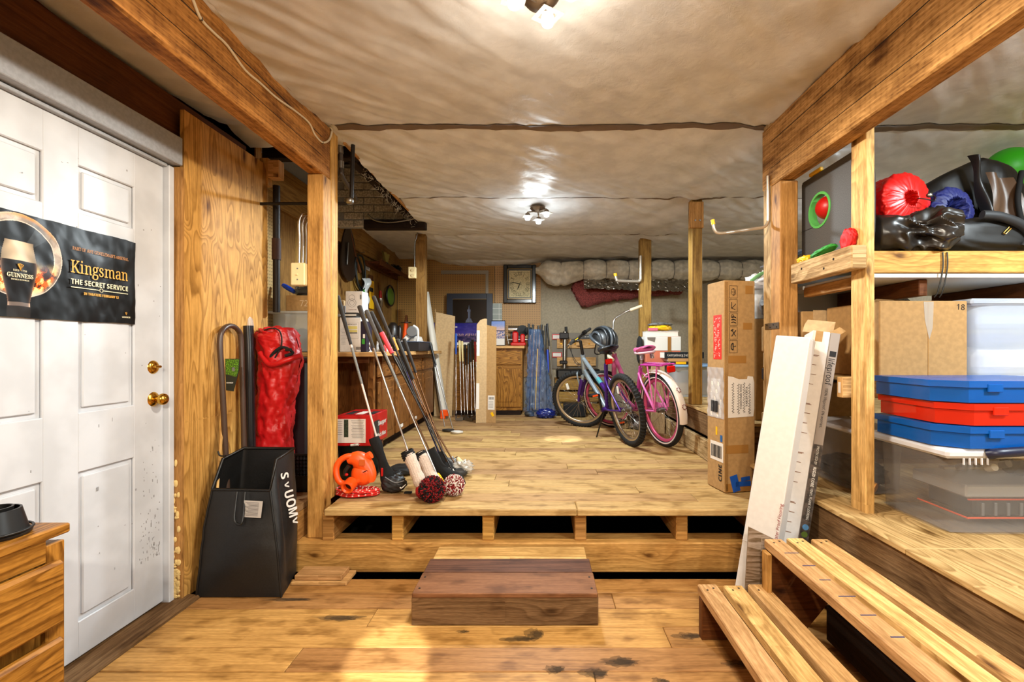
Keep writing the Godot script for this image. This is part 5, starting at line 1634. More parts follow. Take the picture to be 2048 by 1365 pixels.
	var gdir: Vector3 = (at(742, 625, 3.1) - h).normalized()
	var gt: Vector3 = at(742, 625, 3.1) - h
	part(c, "pink_tape", MB.new().tube([gt - gdir * 0.16, gt - gdir * 0.32], [0.0165, 0.0145], 12), pink)
	sock(c, "head_cover", [loc.call(858, 900, 2.98, h), loc.call(872, 925, 2.97, h), loc.call(893, 948, 2.95, h), loc.call(915, 958, 2.92, h), loc.call(928, 970, 2.9, h)], [0.042, 0.040, 0.034, 0.036, 0.038, 0.030, 0.014], knit_black)
	part(c, "yellow_flash", MB.new().tube(smooth_path([loc.call(874, 947, 2.85, h), loc.call(880, 956, 2.84, h), loc.call(888, 968, 2.83, h)], 4), [0.004, 0.009, 0.011, 0.012, 0.012, 0.011, 0.010, 0.008, 0.004], 6), M.yellow)
	# 5..8
	h = at(896, 938, 3.15); h.y = deck + 0.015
	c = club("tall dark-gripped club with striped black and white head sock", at(747, 594, 3.27), h, grip2, blk, "", gp, 0.38)
	sock(c, "head_cover", [loc.call(878, 905, 3.15, h), loc.call(888, 925, 3.14, h), loc.call(900, 940, 3.10, h), loc.call(908, 944, 3.05, h)], [0.030, 0.034, 0.038, 0.036, 0.02], knit_black)
	for k in 5:
		part(c, "white_stripe", MB.new().tube([loc.call(889 + 4.2 * k, 934 + 1.2 * k, 3.04, h), loc.call(893 + 4.2 * k, 944 + 1.0 * k, 3.02, h)], 0.0045, 6), M.white)
	h = at(889, 905, 3.35); h.y = deck
	c = club("club with yellow grip tape in the middle of the leaning group", at(783, 672, 3.47), h, grip, navy, "wood", gp, 0.3)
	gt = at(783, 672, 3.47) - h
	gdir = gt.normalized()
	part(c, "yellow_tape", MB.new().tube([gt - gdir * 0.02, gt - gdir * 0.17], [0.0165, 0.0150], 12), plain("yellow tape", Color(0.86, 0.58, 0.16), 0.6))
	h = at(906, 930, 3.10); h.y = deck
	club("bronze-shafted club just beyond the yellow taped one", at(795, 680, 3.20), h, plain("chequered grip", Color(0.10, 0.09, 0.07), 0.6), brz, "wood", gp, 0.3)
	h = at(880, 928, 3.2); h.y = deck
	club("bronze-shafted iron partly hidden behind the white socks", at(760, 690, 3.33), h, grip, brz, "iron", gp, 0.3)
	h = at(897, 905, 3.4); h.y = deck
	club("bronze-shafted iron with wide brown grip, far side of the group", at(808, 679, 3.55), h, grip, brz, "iron", gp, 0.28)
	# the outermost: clear bagged head
	h = at(922, 938, 3.15); h.y = deck
	c = club("outermost leaning club with its head in crumpled clear plastic", at(790, 716, 3.24), h, grip, brz, "", gp, 0.25)
	var film := clear_plastic("crumpled film", Color(0.88, 0.86, 0.82), 0.45, 0.12)
	part(c, "clear_bag", MB.new().blob(loc.call(926, 935, 3.12, h), Vector3(0.062, 0.035, 0.05), 0.8, 0.03, 4.0, 6), film)
	part(c, "head", MB.new().blob(loc.call(928, 938, 3.12, h), Vector3(0.04, 0.02, 0.03), 0.9), M.steel)
	part(c, "tape_collar", MB.new().tube([loc.call(915, 916, 3.15, h), loc.call(923, 930, 3.13, h)], [0.012, 0.026], 10), plain("cream tape", Color(0.86, 0.78, 0.6), 0.5))
	h = at(898, 930, 3.3); h.y = deck
	c = club("club with silver film wrapped round its head beside the outermost", at(800, 700, 3.40), h, grip, M.steel, "", gp, 0.25)
	part(c, "silver_film", MB.new().blob(loc.call(897, 932, 3.3, h), Vector3(0.06, 0.045, 0.05), 0.8, 0.03, 4.0, 16), mottled("silver film", Color(0.75, 0.75, 0.75), 0.3, 33, 0.12, 0.25, 9.0, 0.0, 0.4))
	# two putters standing further back
	gp = "putters leaning at the far end of the bench"
	h = at(900, 866, 4.75); h.y = deck
	club("putter with white mallet head further back on the deck", at(860, 686, 5.0), h + Vector3(0.05, 0, 0.05), M.black, M.steel, "putter", gp)
	club("putter with dark mallet head beside the white-headed putter", at(862, 690, 5.16), h + Vector3(-0.06, 0, -0.06), grip, M.steel, "putter", gp)
	# dropped glove pouch
	var po := thing("pouch", "flat black zip pouch lying on the deck behind the clubs", "pouch", at(806, 945, 3.2) * Vector3(1, 0, 1) + Vector3(0, deck, 0))
	part(po, "body", MB.new().blob(Vector3(0, 0.026, 0), Vector3(0.085, 0.026, 0.09), 0.55, 0.008, 3.0, 5), plain("pouch black", Color(0.07, 0.068, 0.068), 0.6))
	part(po, "zip", MB.new().tube(smooth_path([Vector3(-0.07, 0.03, 0.07), Vector3(0.0, 0.034, 0.092), Vector3(0.07, 0.03, 0.07)], 4), 0.003, 6), M.dark_grey)
	single("club_hood", MB.new().blob(Vector3.ZERO, Vector3(0.05, 0.03, 0.04), 0.8, 0.01, 3.0, 9), M.black, "small black hood lying beside the driver cover", "head cover", at(790, 955, 3.02) * Vector3(1, 0, 1) + Vector3(0, deck + 0.03, 0))
	# ---- leaf blower and rope
	var bl := thing("leaf_blower", "orange electric leaf blower lying on a red rope by the post", "leaf blower")
	var D := 2.74
	part(bl, "volute", MB.new().blob(at(725, 949, D), Vector3(0.062, 0.066, 0.058), 0.85), M.orange)
	part(bl, "shoulder", MB.new().tube(smooth_path([at(697, 921, D), at(712, 918, D), at(727, 928, D), at(740, 950, D), at(741, 964, D)], 4), [0.024, 0.028, 0.034, 0.040, 0.046, 0.050, 0.052, 0.052, 0.052, 0.050, 0.046, 0.042, 0.038, 0.034, 0.03, 0.026, 0.020], 16), M.orange)
	part(bl, "handle", MB.new().tube(smooth_path([at(716, 916, D), at(697, 913, D - 0.02), at(681, 921, D - 0.03), at(673, 936, D - 0.04), at(674, 954, D - 0.05), at(682, 966, D - 0.05), at(698, 968, D - 0.05), at(722, 960, D - 0.05)], 5), 0.0175, 12), M.orange)
	part(bl, "nozzle", MB.new().tube([at(718, 924, D), at(741, 911, D)], [0.028, 0.021], 18), M.orange)
	part(bl, "nozzle_ring", MB.new().tube([at(737, 913, D), at(742, 910, D)], [0.0245, 0.0235], 18), M.orange)
	part(bl, "intake", MB.new().lathe([Vector2(0.024, 0.0), Vector2(0.037, 0.0), Vector2(0.037, 0.06), Vector2(0.030, 0.064), Vector2(0.024, 0.06), Vector2(0.022, 0.0)], 24, fr(at(704, 966, D - 0.05), Vector3(-0.1, -0.25, 1))), M.orange)
	part(bl, "intake_grille", MB.new().lathe([Vector2(0, 0.03), Vector2(0.026, 0.03)], 18, fr(at(704, 966, D - 0.05), Vector3(-0.1, -0.25, 1))), M.black)
	part(bl, "trigger", MB.new().tube(smooth_path([at(698, 932, D - 0.045), at(691, 942, D - 0.05), at(690, 952, D - 0.05)], 4), 0.012, 8), M.black)
	part(bl, "switch", MB.new().blob(at(693, 950, D - 0.06), Vector3(0.010, 0.008, 0.008), 0.9), M.red)
	for k in 3:
		part(bl, "vent_slot", MB.new().box(at(727 + 3 * k, 945 - 1.5 * k, D - 0.064), Vector3(0.010, 0.004, 0.004), 0, 0.0), M.black)
	part(bl, "rating_plate", MB.new().box(at(724, 926, D - 0.055), Vector3(0.035, 0.035, 0.002), 0, 0.0), plain("plate orange", Color(0.80, 0.36, 0.12), 0.5))
	var img := Image.create(32, 4, false, Image.FORMAT_RGB8)
	for x in 32:
		for y in 4:
			var wht := (x / 4) % 4 == 0 and y < 2
			img.set_pixel(x, y, Color(0.92, 0.86, 0.8) if wht else Color(0.78, 0.10, 0.06))
	var rm := StandardMaterial3D.new()
	rm.resource_name = "braided rope"
	rm.albedo_texture = ImageTexture.create_from_image(img)
	rm.uv1_scale = Vector3(14, 30, 1)
	rm.roughness = 0.9
	var rp := []
	for k in 260:
		var a := k * 0.37
		var ringr := 0.075 + 0.035 * sin(k * 0.11)
		rp.append(Vector3(ringr * 1.15 * cos(a), 0.008 + 0.034 * absf(sin(k * 0.173)) * (0.4 + 0.6 * float(k) / 260.0), ringr * 0.62 * sin(a)))
	single("rope", MB.new().tube(rp, 0.0058, 6), rm, "red rope with white flecks coiled under the leaf blower", "rope", at(716, 985, 2.72) * Vector3(1, 0, 1) + Vector3(0, deck, 0.0))


func build_back() -> void:
	# ---- oak base cabinet under the clock
	var c := thing("base_cabinet", "oak base cabinet with pale top against the perforated board wall", "cabinet")
	part(c, "top", MB.new().box(Vector3(-1.10, 1.222, -6.27), Vector3(1.80, 0.034, 0.66), 0, 0.004), M.slat0)
	part(c, "carcass", MB.new().box(Vector3(-1.10, 0.80, -6.29), Vector3(1.74, 0.81, 0.58), 0, 0.003), M.oak)
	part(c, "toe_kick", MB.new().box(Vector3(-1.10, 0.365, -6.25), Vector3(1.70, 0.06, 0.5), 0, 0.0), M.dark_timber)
	for k in 4:
		var x := -0.43 - 0.43 * k
		part(c, "drawer", MB.new().box(Vector3(x, 1.075, -5.992), Vector3(0.37, 0.17, 0.02), 0, 0.007), M.oak)
		var d := part(c, "door", MB.new().box(Vector3(x, 0.69, -5.992), Vector3(0.37, 0.50, 0.018), 1, 0.004), M.oak)
		part(d, "raised_panel", MB.new().box(Vector3(x, 0.69, -5.983), Vector3(0.25, 0.37, 0.012), 1, 0.0055), M.oak)
	# ---- clock
	var ck := thing("wall_clock", "black-framed rectangular clock with roman numerals on the back wall", "clock", at(1039.5, 568.5, 6.60))
	var fw := 0.465
	var fh := 0.55
	for s in [-1, 1]:
		part(ck, "frame_side", MB.new().box(Vector3(s * (fw / 2 - 0.028), 0, 0), Vector3(0.056, fh, 0.05), 1, 0.008), plain("clock lacquer", Color(0.025, 0.03, 0.03), 0.2))
		part(ck, "frame_rail", MB.new().box(Vector3(0, s * (fh / 2 - 0.028), 0), Vector3(fw - 0.11, 0.056, 0.05), 0, 0.008), plain("clock lacquer", Color(0.025, 0.03, 0.03), 0.2))
		part(ck, "gilt_edge", MB.new().box(Vector3(s * (fw / 2 - 0.061), 0, 0.012), Vector3(0.009, fh - 0.118, 0.03), 1, 0.002), plain("old gilt", Color(0.50, 0.40, 0.24), 0.35, 0.5))
		part(ck, "gilt_edge", MB.new().box(Vector3(0, s * (fh / 2 - 0.061), 0.012), Vector3(fw - 0.122, 0.009, 0.03), 0, 0.002), plain("old gilt", Color(0.50, 0.40, 0.24), 0.35, 0.5))
	part(ck, "inner_mat", MB.new().box(Vector3(0, 0, -0.008), Vector3(fw - 0.11, fh - 0.11, 0.012), 0, 0.0), M.black)
	var face := part(ck, "face", MB.new().box(Vector3(0, 0, 0.002), Vector3(0.305, 0.385, 0.010), 0, 0.0), mottled("clock face", Color(0.84, 0.78, 0.60), 0.7, 9, 0.03, 0.86, 5.0, 0.0))
	var nums := ["XII", "I", "II", "III", "IIII", "V", "VI", "VII", "VIII", "IX", "X", "XI"]
	var ink := plain("numeral ink", Color(0.16, 0.14, 0.10), 0.8)
	for k in 12:
		var a := TAU * k / 12.0
		var rx := 0.108
		var ry := 0.148
		var p := Vector3(sin(a) * rx * 1.08, cos(a) * ry, 0.0078)
		lettering(face, "numeral", nums[k], 0.062, ink, Transform3D(Basis(Vector3.BACK, -a), p), false, true, 0.0004, 0.75)
	for s in [-1, 1]:
		part(face, "minute_track", MB.new().box(Vector3(s * 0.125, 0, 0.0075), Vector3(0.002, 0.33, 0.0004), 1, 0.0), ink)
		part(face, "minute_track", MB.new().box(Vector3(0, s * 0.165, 0.0075), Vector3(0.25, 0.002, 0.0004), 0, 0.0), ink)
	part(ck, "hour_hand", MB.new().tube([Vector3(0.012, 0.03, 0.012), Vector3(0, 0, 0.012), Vector3(-0.018, -0.045, 0.012), Vector3(-0.038, -0.09, 0.012)], [0.003, 0.004, 0.008, 0.001], 6), M.ink)
	part(ck, "minute_hand", MB.new().tube([Vector3(0.028, -0.008, 0.015), Vector3(0, 0, 0.015), Vector3(-0.09, 0.02, 0.015), Vector3(-0.13, 0.027, 0.015)], [0.003, 0.0035, 0.006, 0.001], 6), M.ink)
	# ---- things on the perforated board
	var sq := thing("framing_square", "grey steel carpenter's square hung on the perforated board", "square")
	part(sq, "blade", MB.new().box((at(882, 545, 6.62) + at(977, 545, 6.62)) / 2, Vector3(0.685, 0.052, 0.003), 0, 0.0), plain("square steel", Color(0.50, 0.46, 0.40), 0.45, 0.5))
	part(sq, "tongue", MB.new().box(at(974, 572, 6.62), Vector3(0.04, 0.34, 0.003), 1, 0.0), plain("square steel", Color(0.50, 0.46, 0.40), 0.45, 0.5))
	var gp := thing("notice_sheet", "pale grey gridded sheet pinned between the clock and dome picture", "notice", at(994, 630, 6.60))
	part(gp, "sheet", MB.new().box(Vector3.ZERO, Vector3(0.145, 0.33, 0.006), 1, 0.0), plain("sheet grey", Color(0.52, 0.54, 0.50), 0.4))
	for k in 3:
		part(gp, "fold_line", MB.new().box(Vector3(0, 0.09 - 0.08 * k, 0.0035), Vector3(0.14, 0.004, 0.001), 0, 0.0), M.paper)
	part(gp, "fold_line", MB.new().box(Vector3(0.03, 0, 0.0035), Vector3(0.004, 0.32, 0.001), 1, 0.0), M.paper)
	picture("framed_picture", "dark blue framed night photograph of a floodlit dome on the cabinet", Vector3(X(939, 6.5), 1.24, -6.50), 0.65, 0.745, 0)
	picture("framed_picture", "blue night skyline print standing before the framed dome photograph", Vector3(X(912, 6.3), 1.24, -6.30), 0.64, 0.32, 1)
	picture("framed_picture", "small sunset seascape print leaning beside the red vise", Vector3(X(996, 6.25), 1.24, -6.26), 0.20, 0.345, 2)
	# ---- bench vise with grinder
	var v := thing("bench_vise", "red cast vise with dark handle on the oak cabinet", "vise", Vector3(X(1037, 6.1), 1.24, -6.10))
	part(v, "base", MB.new().box(Vector3(0.0, 0.022, 0), Vector3(0.20, 0.044, 0.15), 0, 0.012), M.red)
	part(v, "rear_jaw", MB.new().box(Vector3(-0.04, 0.11, 0), Vector3(0.075, 0.15, 0.11), 1, 0.015), M.red)
	part(v, "front_jaw", MB.new().box(Vector3(0.055, 0.095, 0), Vector3(0.06, 0.12, 0.10), 1, 0.015), M.red)
	part(v, "screw", MB.new().cyl(Vector3(-0.14, 0.08, 0), Vector3(0.12, 0.08, 0), 0.016), M.steel)
	part(v, "handle", MB.new().cyl(Vector3(-0.13, 0.02, 0.03), Vector3(-0.15, 0.14, 0.02), 0.007), M.steel)
	var g := thing("bench_grinder", "small chrome and black bench grinder above the red vise", "grinder", Vector3(X(1036, 6.25), 1.24, -6.25))
	part(g, "motor", MB.new().cyl(Vector3(-0.13, 0.22, 0), Vector3(0.02, 0.22, 0), 0.055), M.chrome)
	part(g, "guard", MB.new().lathe([Vector2(0, 0), Vector2(0.075, 0), Vector2(0.08, 0.01), Vector2(0.08, 0.04), Vector2(0, 0.045)], 20, fr(Vector3(0.05, 0.20, 0), Vector3(0.4, 0, 1))), M.black)
	part(g, "guard", MB.new().lathe([Vector2(0, 0), Vector2(0.05, 0), Vector2(0.055, 0.01), Vector2(0.055, 0.04), Vector2(0, 0.045)], 20, fr(Vector3(0.14, 0.20, 0), Vector3(0.4, 0, 1))), M.black)
	part(g, "pedestal", MB.new().box(Vector3(-0.02, 0.085, 0), Vector3(0.16, 0.17, 0.10), 1, 0.01), M.dark_grey)
	# ---- leaning cardboard channels, lath and clamp
	var kp := thing("cardboard_sleeve", "plain tall cardboard sleeve with raised flap, beside the white lath", "cardboard", Vector3(X(889, 5.88), 0.337, -5.87))
	kp.rotation = Vector3(-0.02, 0.0, 0.0)
	kp.scale = Vector3(1.06, 1.05, 1.0)
	part(kp, "panel", MB.new().ext(PackedVector2Array([Vector2(-0.125, 0), Vector2(0.095, 0), Vector2(0.125, 1.22), Vector2(-0.105, 1.27)]), -0.003, 0.003), M.card_pale)
	part(kp, "side_flap", MB.new().box(Vector3(-0.118, 0.66, -0.03), Vector3(0.005, 1.30, 0.05), 1, 0.0), M.card)
	part(kp, "side_flap", MB.new().box(Vector3(0.112, 0.61, -0.03), Vector3(0.005, 1.22, 0.05), 1, 0.0), M.card)
	kp = thing("cardboard_sleeve", "tall folded cardboard sleeve with shipping label and yellow tag", "cardboard", Vector3(X(972, 5.35), 0.337, -5.35))
	kp.rotation = Vector3(-0.07, 0.0, 0.0)
	var w1 := MB.new()
	w1.t = Transform3D(Basis(Vector3.UP, 0.25), Vector3(-0.058, 0, 0))
	part(kp, "panel", w1.ext(PackedVector2Array([Vector2(-0.06, 0), Vector2(0.06, 0), Vector2(0.06, 1.22), Vector2(0.035, 1.225), Vector2(-0.02, 1.205), Vector2(-0.06, 1.15)]), -0.003, 0.003), M.card_pale)
	var w2 := MB.new()
	w2.t = Transform3D(Basis(Vector3.UP, -0.3), Vector3(0.056, 0, 0))
	var w2p := part(kp, "panel", w2.ext(PackedVector2Array([Vector2(-0.06, 0), Vector2(0.062, 0), Vector2(0.062, 1.12), Vector2(-0.06, 1.15)]), -0.003, 0.003), M.card)
	for k in 2:
		var wt := MB.new()
		wt.t = w1.t
		part(kp, "white_tape", wt.box(Vector3(-0.042, 0.93 - 0.62 * k, 0.004), Vector3(0.034, 0.30, 0.001), 1, 0.0), M.paper)
	var wl := MB.new()
	wl.t = w2.t
	part(w2p, "shipping_label", wl.box(Vector3(0.005, 0.235, 0.004), Vector3(0.085, 0.165, 0.001), 1, 0.0), M.paper)
	for k in 8:
		var wk := MB.new()
		wk.t = w2.t
		part(w2p, "barcode_bar", wk.box(Vector3(-0.024 + 0.008 * k, 0.285, 0.005), Vector3(0.003 + 0.002 * (k % 2), 0.03, 0.001), 1, 0.0), M.ink)
	for k in 5:
		var wk := MB.new()
		wk.t = w2.t
		part(w2p, "print_line", wk.box(Vector3(0.0, 0.245 - 0.016 * k, 0.005), Vector3(0.06, 0.004, 0.001), 0, 0.0), M.grey)
	var wy := MB.new()
	wy.t = w2.t * Transform3D(Basis(Vector3.BACK, 0.5), Vector3(0.02, 0.10, 0.005))
	part(w2p, "yellow_tag", wy.box(Vector3.ZERO, Vector3(0.03, 0.05, 0.001), 1, 0.0), M.yellow)
	single("white_lath", MB.new().tube([at(887, 826, 5.80), at(850, 585, 5.88)], [0.052, 0.050], 4), plain("lath white", Color(0.80, 0.78, 0.73), 0.5), "long white painted lath leaning at the far bench end", "lath")
	var oc := thing("bar_clamp", "small orange clamp standing at the foot of the white lath", "clamp", at(889, 834, 5.68) * Vector3(1, 0, 1) + Vector3(0, 0.336, 0.0))
	part(oc, "head", MB.new().box(Vector3(0, 0.07, 0), Vector3(0.10, 0.08, 0.05), 0, 0.01), M.orange)
	part(oc, "jaw", MB.new().box(Vector3(-0.02, 0.02, 0), Vector3(0.06, 0.04, 0.04), 0, 0.006), M.orange)
	part(oc, "screw", MB.new().cyl(Vector3(0.03, 0.0, 0), Vector3(0.03, 0.06, 0), 0.01), M.steel)
	# ---- irons standing between the sleeves
	var grips := [M.black, plain("cream grip", Color(0.80, 0.72, 0.50), 0.7), plain("grip rubber", Color(0.125, 0.105, 0.095), 0.75), M.red, plain("blue grip", Color(0.08, 0.28, 0.62), 0.6)]
	var rows := [[912, 668, 4, "iron with blue grip, first upright club beside the plain sleeve"], [919, 682, 1, "iron with cream grip beside the blue-gripped one"], [924, 683, 1, "second cream-gripped iron in the upright row"], [930, 690, 2, "iron with worn brown grip between cream and black ones"], [937, 688, 0, "black-gripped iron in the middle of the upright row"], [941, 684, 0, "slightly taller black-gripped iron past the middle of the row"], [945, 680, 2, "brown-gripped iron next to the red one"], [950, 684, 3, "iron with red grip beside the labelled sleeve"]]
	for k in rows.size():
		var q: Array = rows[k]
		var hd := at(q[0] + [0, 4, 6, 5, -2, 3, 6, 7][k], 835, 5.50 + 0.06 * (k % 4)) * Vector3(1, 0, 1) + Vector3(0, 0.337, 0)
		club(q[3], at(q[0], q[1], 5.70 + 0.05 * (k % 4)), hd, grips[q[2]], M.chrome, "iron", "upright irons between the cardboard sleeves", 0.26)
	# ---- blue wrapped bundle
	var names := ["black-gripped club, outermost towards the cabinet", "black club with blue lettering in the film bundle", "thin dark rod at the front of the film bundle", "yellow-banded rod in the film bundle", "dark club leaning at the middle of the film bundle", "steel-shafted club in the film bundle", "black club towards the wall side of the film bundle", "club with bright blue grip at the wall side of the bundle", "long black-gripped club leaning free of the bundle"]
	var tops := [[1058, 648], [1066, 650], [1072, 660], [1077, 652], [1083, 650], [1086, 662], [1091, 652], [1095, 700], [1094, 648]]
	var feet := [[1052, 832], [1058, 830], [1064, 834], [1070, 828], [1078, 832], [1086, 830], [1094, 832], [1101, 830], [1112, 822]]
	for k in 9:
		var hd := at(feet[k][0], 833, 5.88 + 0.05 * (k % 3)) * Vector3(1, 0, 1) + Vector3(0, 0.337, 0)
		club(names[k] + ", beside the oak cabinet", at(tops[k][0], tops[k][1], 5.98 + 0.05 * (k % 3)), hd, M.blue if k == 7 else M.black, [M.steel, navy_shaft(), M.iron, M.yellow, navy_shaft(), M.chrome, M.iron, M.steel, M.steel][k], "iron" if k % 2 else "wood", "clubs in blue film beside the oak cabinet", 0.3)
	var fm := FastNoiseLite.new()
	fm.seed = 6
	fm.frequency = 3.0
	var film := clear_plastic("blue film", Color(0.35, 0.50, 0.70), 0.20, 0.26)
	var bf := func(a: float, b: float) -> Vector3:
		var w := a * TAU
		var rr := lerpf(0.16, 0.06, b) * (1.0 + 0.55 * fm.get_noise_3d(cos(w), b * 2.4, sin(w)))
		return Vector3(X(lerpf(1080, 1070, b), 5.90) + cos(w) * rr * 1.15, lerpf(0.345, 1.45, b), -5.90 + sin(w) * rr * 0.7)
	single("plastic_film", MB.new().grid(44, 70, bf, true), film, "crumpled blue plastic film wrapped round the bundle of clubs", "plastic film")
	single("plastic_film", MB.new().blob(Vector3.ZERO, Vector3(0.11, 0.05, 0.06), 0.8, 0.03, 3.0, 3), clear_plastic("blue film dark", Color(0.06, 0.14, 0.45), 0.85, 0.2), "gathered blue bag heaped at the foot of the club bundle", "plastic bag", Vector3(X(1092, 5.75), 0.39, -5.74))
	# ---- insulated duct, foil and pink batt
	var dn := FastNoiseLite.new()
	dn.seed = 15
	dn.frequency = 2.0
	dn.fractal_octaves = 4
	var duct := func(a: float, b: float) -> Vector3:
		var x := lerpf(-0.06, 3.5, b)
		var w := a * TAU
		var pinch := absf(sin((x + 0.02) * PI / 0.31))
		var rr := 0.104 + 0.034 * pow(pinch, 0.45)
		rr += 0.035 * exp(-pow((x - 0.26) / 0.16, 2.0))
		rr *= smoothstep(-0.09, 0.10, x) * 0.8 + 0.2
		rr += 0.022 * dn.get_noise_3d(x * 2.0, cos(w) * 0.8, sin(w) * 0.8) + 0.010 * (0.5 - absf(dn.get_noise_3d(x * 5.0 + 7.0, cos(w) * 1.5, sin(w) * 1.5)))
		return Vector3(x, 2.292 - 0.05 * exp(-pow((x - 0.28) / 0.2, 2.0)) + rr * sin(w), -6.40 + rr * cos(w))
	var dm := mottled("duct wrap", Color(0.88, 0.85, 0.78), 0.4, 14, 0.03, 0.84, 1.5, 0.1)
	var du := thing("air_duct", "fat pillowy insulated duct wrapped in pale sheeting under the ceiling", "duct")
	part(du, "wrap", MB.new().grid(40, 260, duct, true), dm)
	for k in 9:
		var x := 0.29 + 0.31 * k
		part(du, "tie_band", MB.new().tube(range(20).map(func(i): return Vector3(x, 2.290 + 0.122 * sin(TAU * i / 20), -6.40 + 0.122 * cos(TAU * i / 20))), 0.004, 5, true), M.grey)
	var pn := FastNoiseLite.new()
	pn.seed = 19
	pn.frequency = 3.0
	pn.fractal_octaves = 4
	var batt := func(a: float, b: float) -> Vector3:
		var w := a * TAU
		var x := lerpf(0.49, 2.0, b)
		var hgt := lerpf(0.225, 0.06, pow(b, 0.55)) * smoothstep(-0.04, 0.05, b) * (1.0 + 0.25 * pn.get_noise_2d(x * 2.0, 3.0))
		var cy := lerpf(1.97, 2.04, pow(b, 0.6))
		var rr := Vector2(cos(w), sin(w))
		var p := Vector3(x - 0.05 * (1.0 - b) * rr.y, cy + rr.y * hgt, -6.53 + rr.x * 0.10)
		return p + Vector3(0.02, 0.02, 0.04) * pn.get_noise_3d(x * 2.2, rr.y, rr.x)
	var bt := mottled("pink wool", Color(0.56, 0.25, 0.22), 0.98, 6, 0.06, 0.6, 3.0, 0.5)
	single("insulation_batt", MB.new().grid(30, 70, batt, true), bt, "torn dusty pink insulation batt sagging under the wrapped duct", "insulation")
	var foil := func(a: float, b: float) -> Vector3:
		var x := lerpf(0.60, 2.1, a)
		return Vector3(x, lerpf(2.155, 2.02 - 0.05 * a, b) + 0.02 * pn.get_noise_2d(x * 4.0, b * 2.0), -6.36 + 0.12 * b + 0.03 * pn.get_noise_2d(x * 5.0, b * 4.0 + 9.0))
	single("foil_facing", MB.new().grid(90, 14, foil), plain("foil facing", Color(0.60, 0.57, 0.52), 0.25, 0.9), "crinkled silver foil facing hanging between duct and pink batt", "foil")
	# ---- packaged racks and black tool cases by the wall
	for k in 2:
		var rk := thing("wall_rack", ["upper packaged wood wall rack with red-white card behind the bicycles", "lower packaged wood wall rack with red-white card behind the bicycles"][k], "rack", at(1150, [688, 724][k], 6.62))
		part(rk, "board", MB.new().box(Vector3(0.02, 0, 0), Vector3(0.56, 0.13, 0.03), 0, 0.004), M.slat0)
		part(rk, "backing", MB.new().box(Vector3(0, 0.03, -0.02), Vector3(0.66, 0.26, 0.008), 0, 0.0), plain("pack grey", Color(0.42, 0.38, 0.32), 0.5))
		part(rk, "card", MB.new().box(Vector3(-0.26, 0.10, 0.004), Vector3(0.14, 0.075, 0.004), 0, 0.0), M.red)
		part(rk, "card_window", MB.new().box(Vector3(-0.26, 0.10, 0.0065), Vector3(0.115, 0.05, 0.002), 0, 0.0), M.paper)
		for q in [-0.2, 0.0, 0.2]:
			part(rk, "knob", MB.new().cyl(Vector3(q, 0, 0.015), Vector3(q, 0, 0.03), 0.012, -1, 10), M.brass)
		if k == 0:
			part(rk, "grey_card", MB.new().box(Vector3(0.2, 0.10, 0.004), Vector3(0.28, 0.06, 0.004), 0, 0.0), M.dark_grey)
			for q in 4:
				part(rk, "print_line", MB.new().box(Vector3(0.15 + 0.04 * q, 0.10, 0.0065), Vector3(0.025, 0.008, 0.001), 0, 0.0), M.paper)
	var pc := thing("pipe_clamp", "dark upright bar clamp standing before the packaged racks", "clamp")
	part(pc, "bar", MB.new().tube([at(1127, 832, 6.45), at(1130, 663, 6.52)], 0.028, 10), M.steel)
	part(pc, "head", MB.new().box(at(1128, 672, 6.47), Vector3(0.13, 0.09, 0.05), 0, 0.01), M.iron)
	part(pc, "head", MB.new().box(at(1127, 725, 6.45), Vector3(0.11, 0.05, 0.05), 0, 0.01), M.iron)
	part(pc, "tip", MB.new().tube([at(1132, 664, 6.5), at(1132, 654, 6.5)], 0.02, 8), M.black)
	var tc := bxp("tool_case", "black plastic tool case on a plank crate behind the bicycles", "case", 0.22, 0.80, 0.805, 0.93, 6.05, 6.45, M.black, 0.02)
	letters(tc, "mi-T", 0.09, M.paper, Transform3D(Basis.IDENTITY, Vector3(0.02, 0.05, 0.203)), true)
	var cr := thing("plank_crate", "low plank crate under the black tool case", "crate", Vector3(0.51, 0.335, -6.25))
	for k in 3:
		part(cr, "plank", MB.new().box(Vector3(0, 0.08 + 0.155 * k, 0.21), Vector3(0.62, 0.13, 0.02), 0, 0.003), M.wallboard2)
	for s in [-1, 1]:
		part(cr, "side", MB.new().box(Vector3(s * 0.30, 0.232, 0), Vector3(0.02, 0.464, 0.40), 2, 0.003), M.wallboard0)
	part(cr, "top", MB.new().box(Vector3(0, 0.455, 0), Vector3(0.60, 0.02, 0.40), 0, 0.002), M.wallboard1)
	bxp("tool_case", "small black case on the deck before the plank crate", "case", 0.30, 0.58, 0.336, 0.50, 5.78, 5.98, M.black_soft, 0.015)
	# bike hooks
	hook("bike_hook", "white-sleeved steel bike hook with yellow tip on the back post", [at(1281, 512, 5.26), at(1281, 556, 5.26), at(1279, 561, 5.26), at(1275, 563, 5.26), at(1238, 562, 5.26), at(1233, 559, 5.26), at(1231, 550, 5.26)], 0.017, 0.02)
	hook("bike_hook", "large steel bike hook with yellow tip on the broad weathered post", [at(1536, 352, 2.56), at(1537, 430, 2.56), at(1535, 446, 2.56), at(1526, 455, 2.56), at(1500, 459, 2.56), at(1452, 466, 2.54), at(1436, 466, 2.54), at(1429, 460, 2.54), at(1426, 445, 2.54)], 0.0085, 0.0105)


func navy_shaft() -> StandardMaterial3D:
	return plain("blue shaft", Color(0.05, 0.12, 0.42), 0.3)


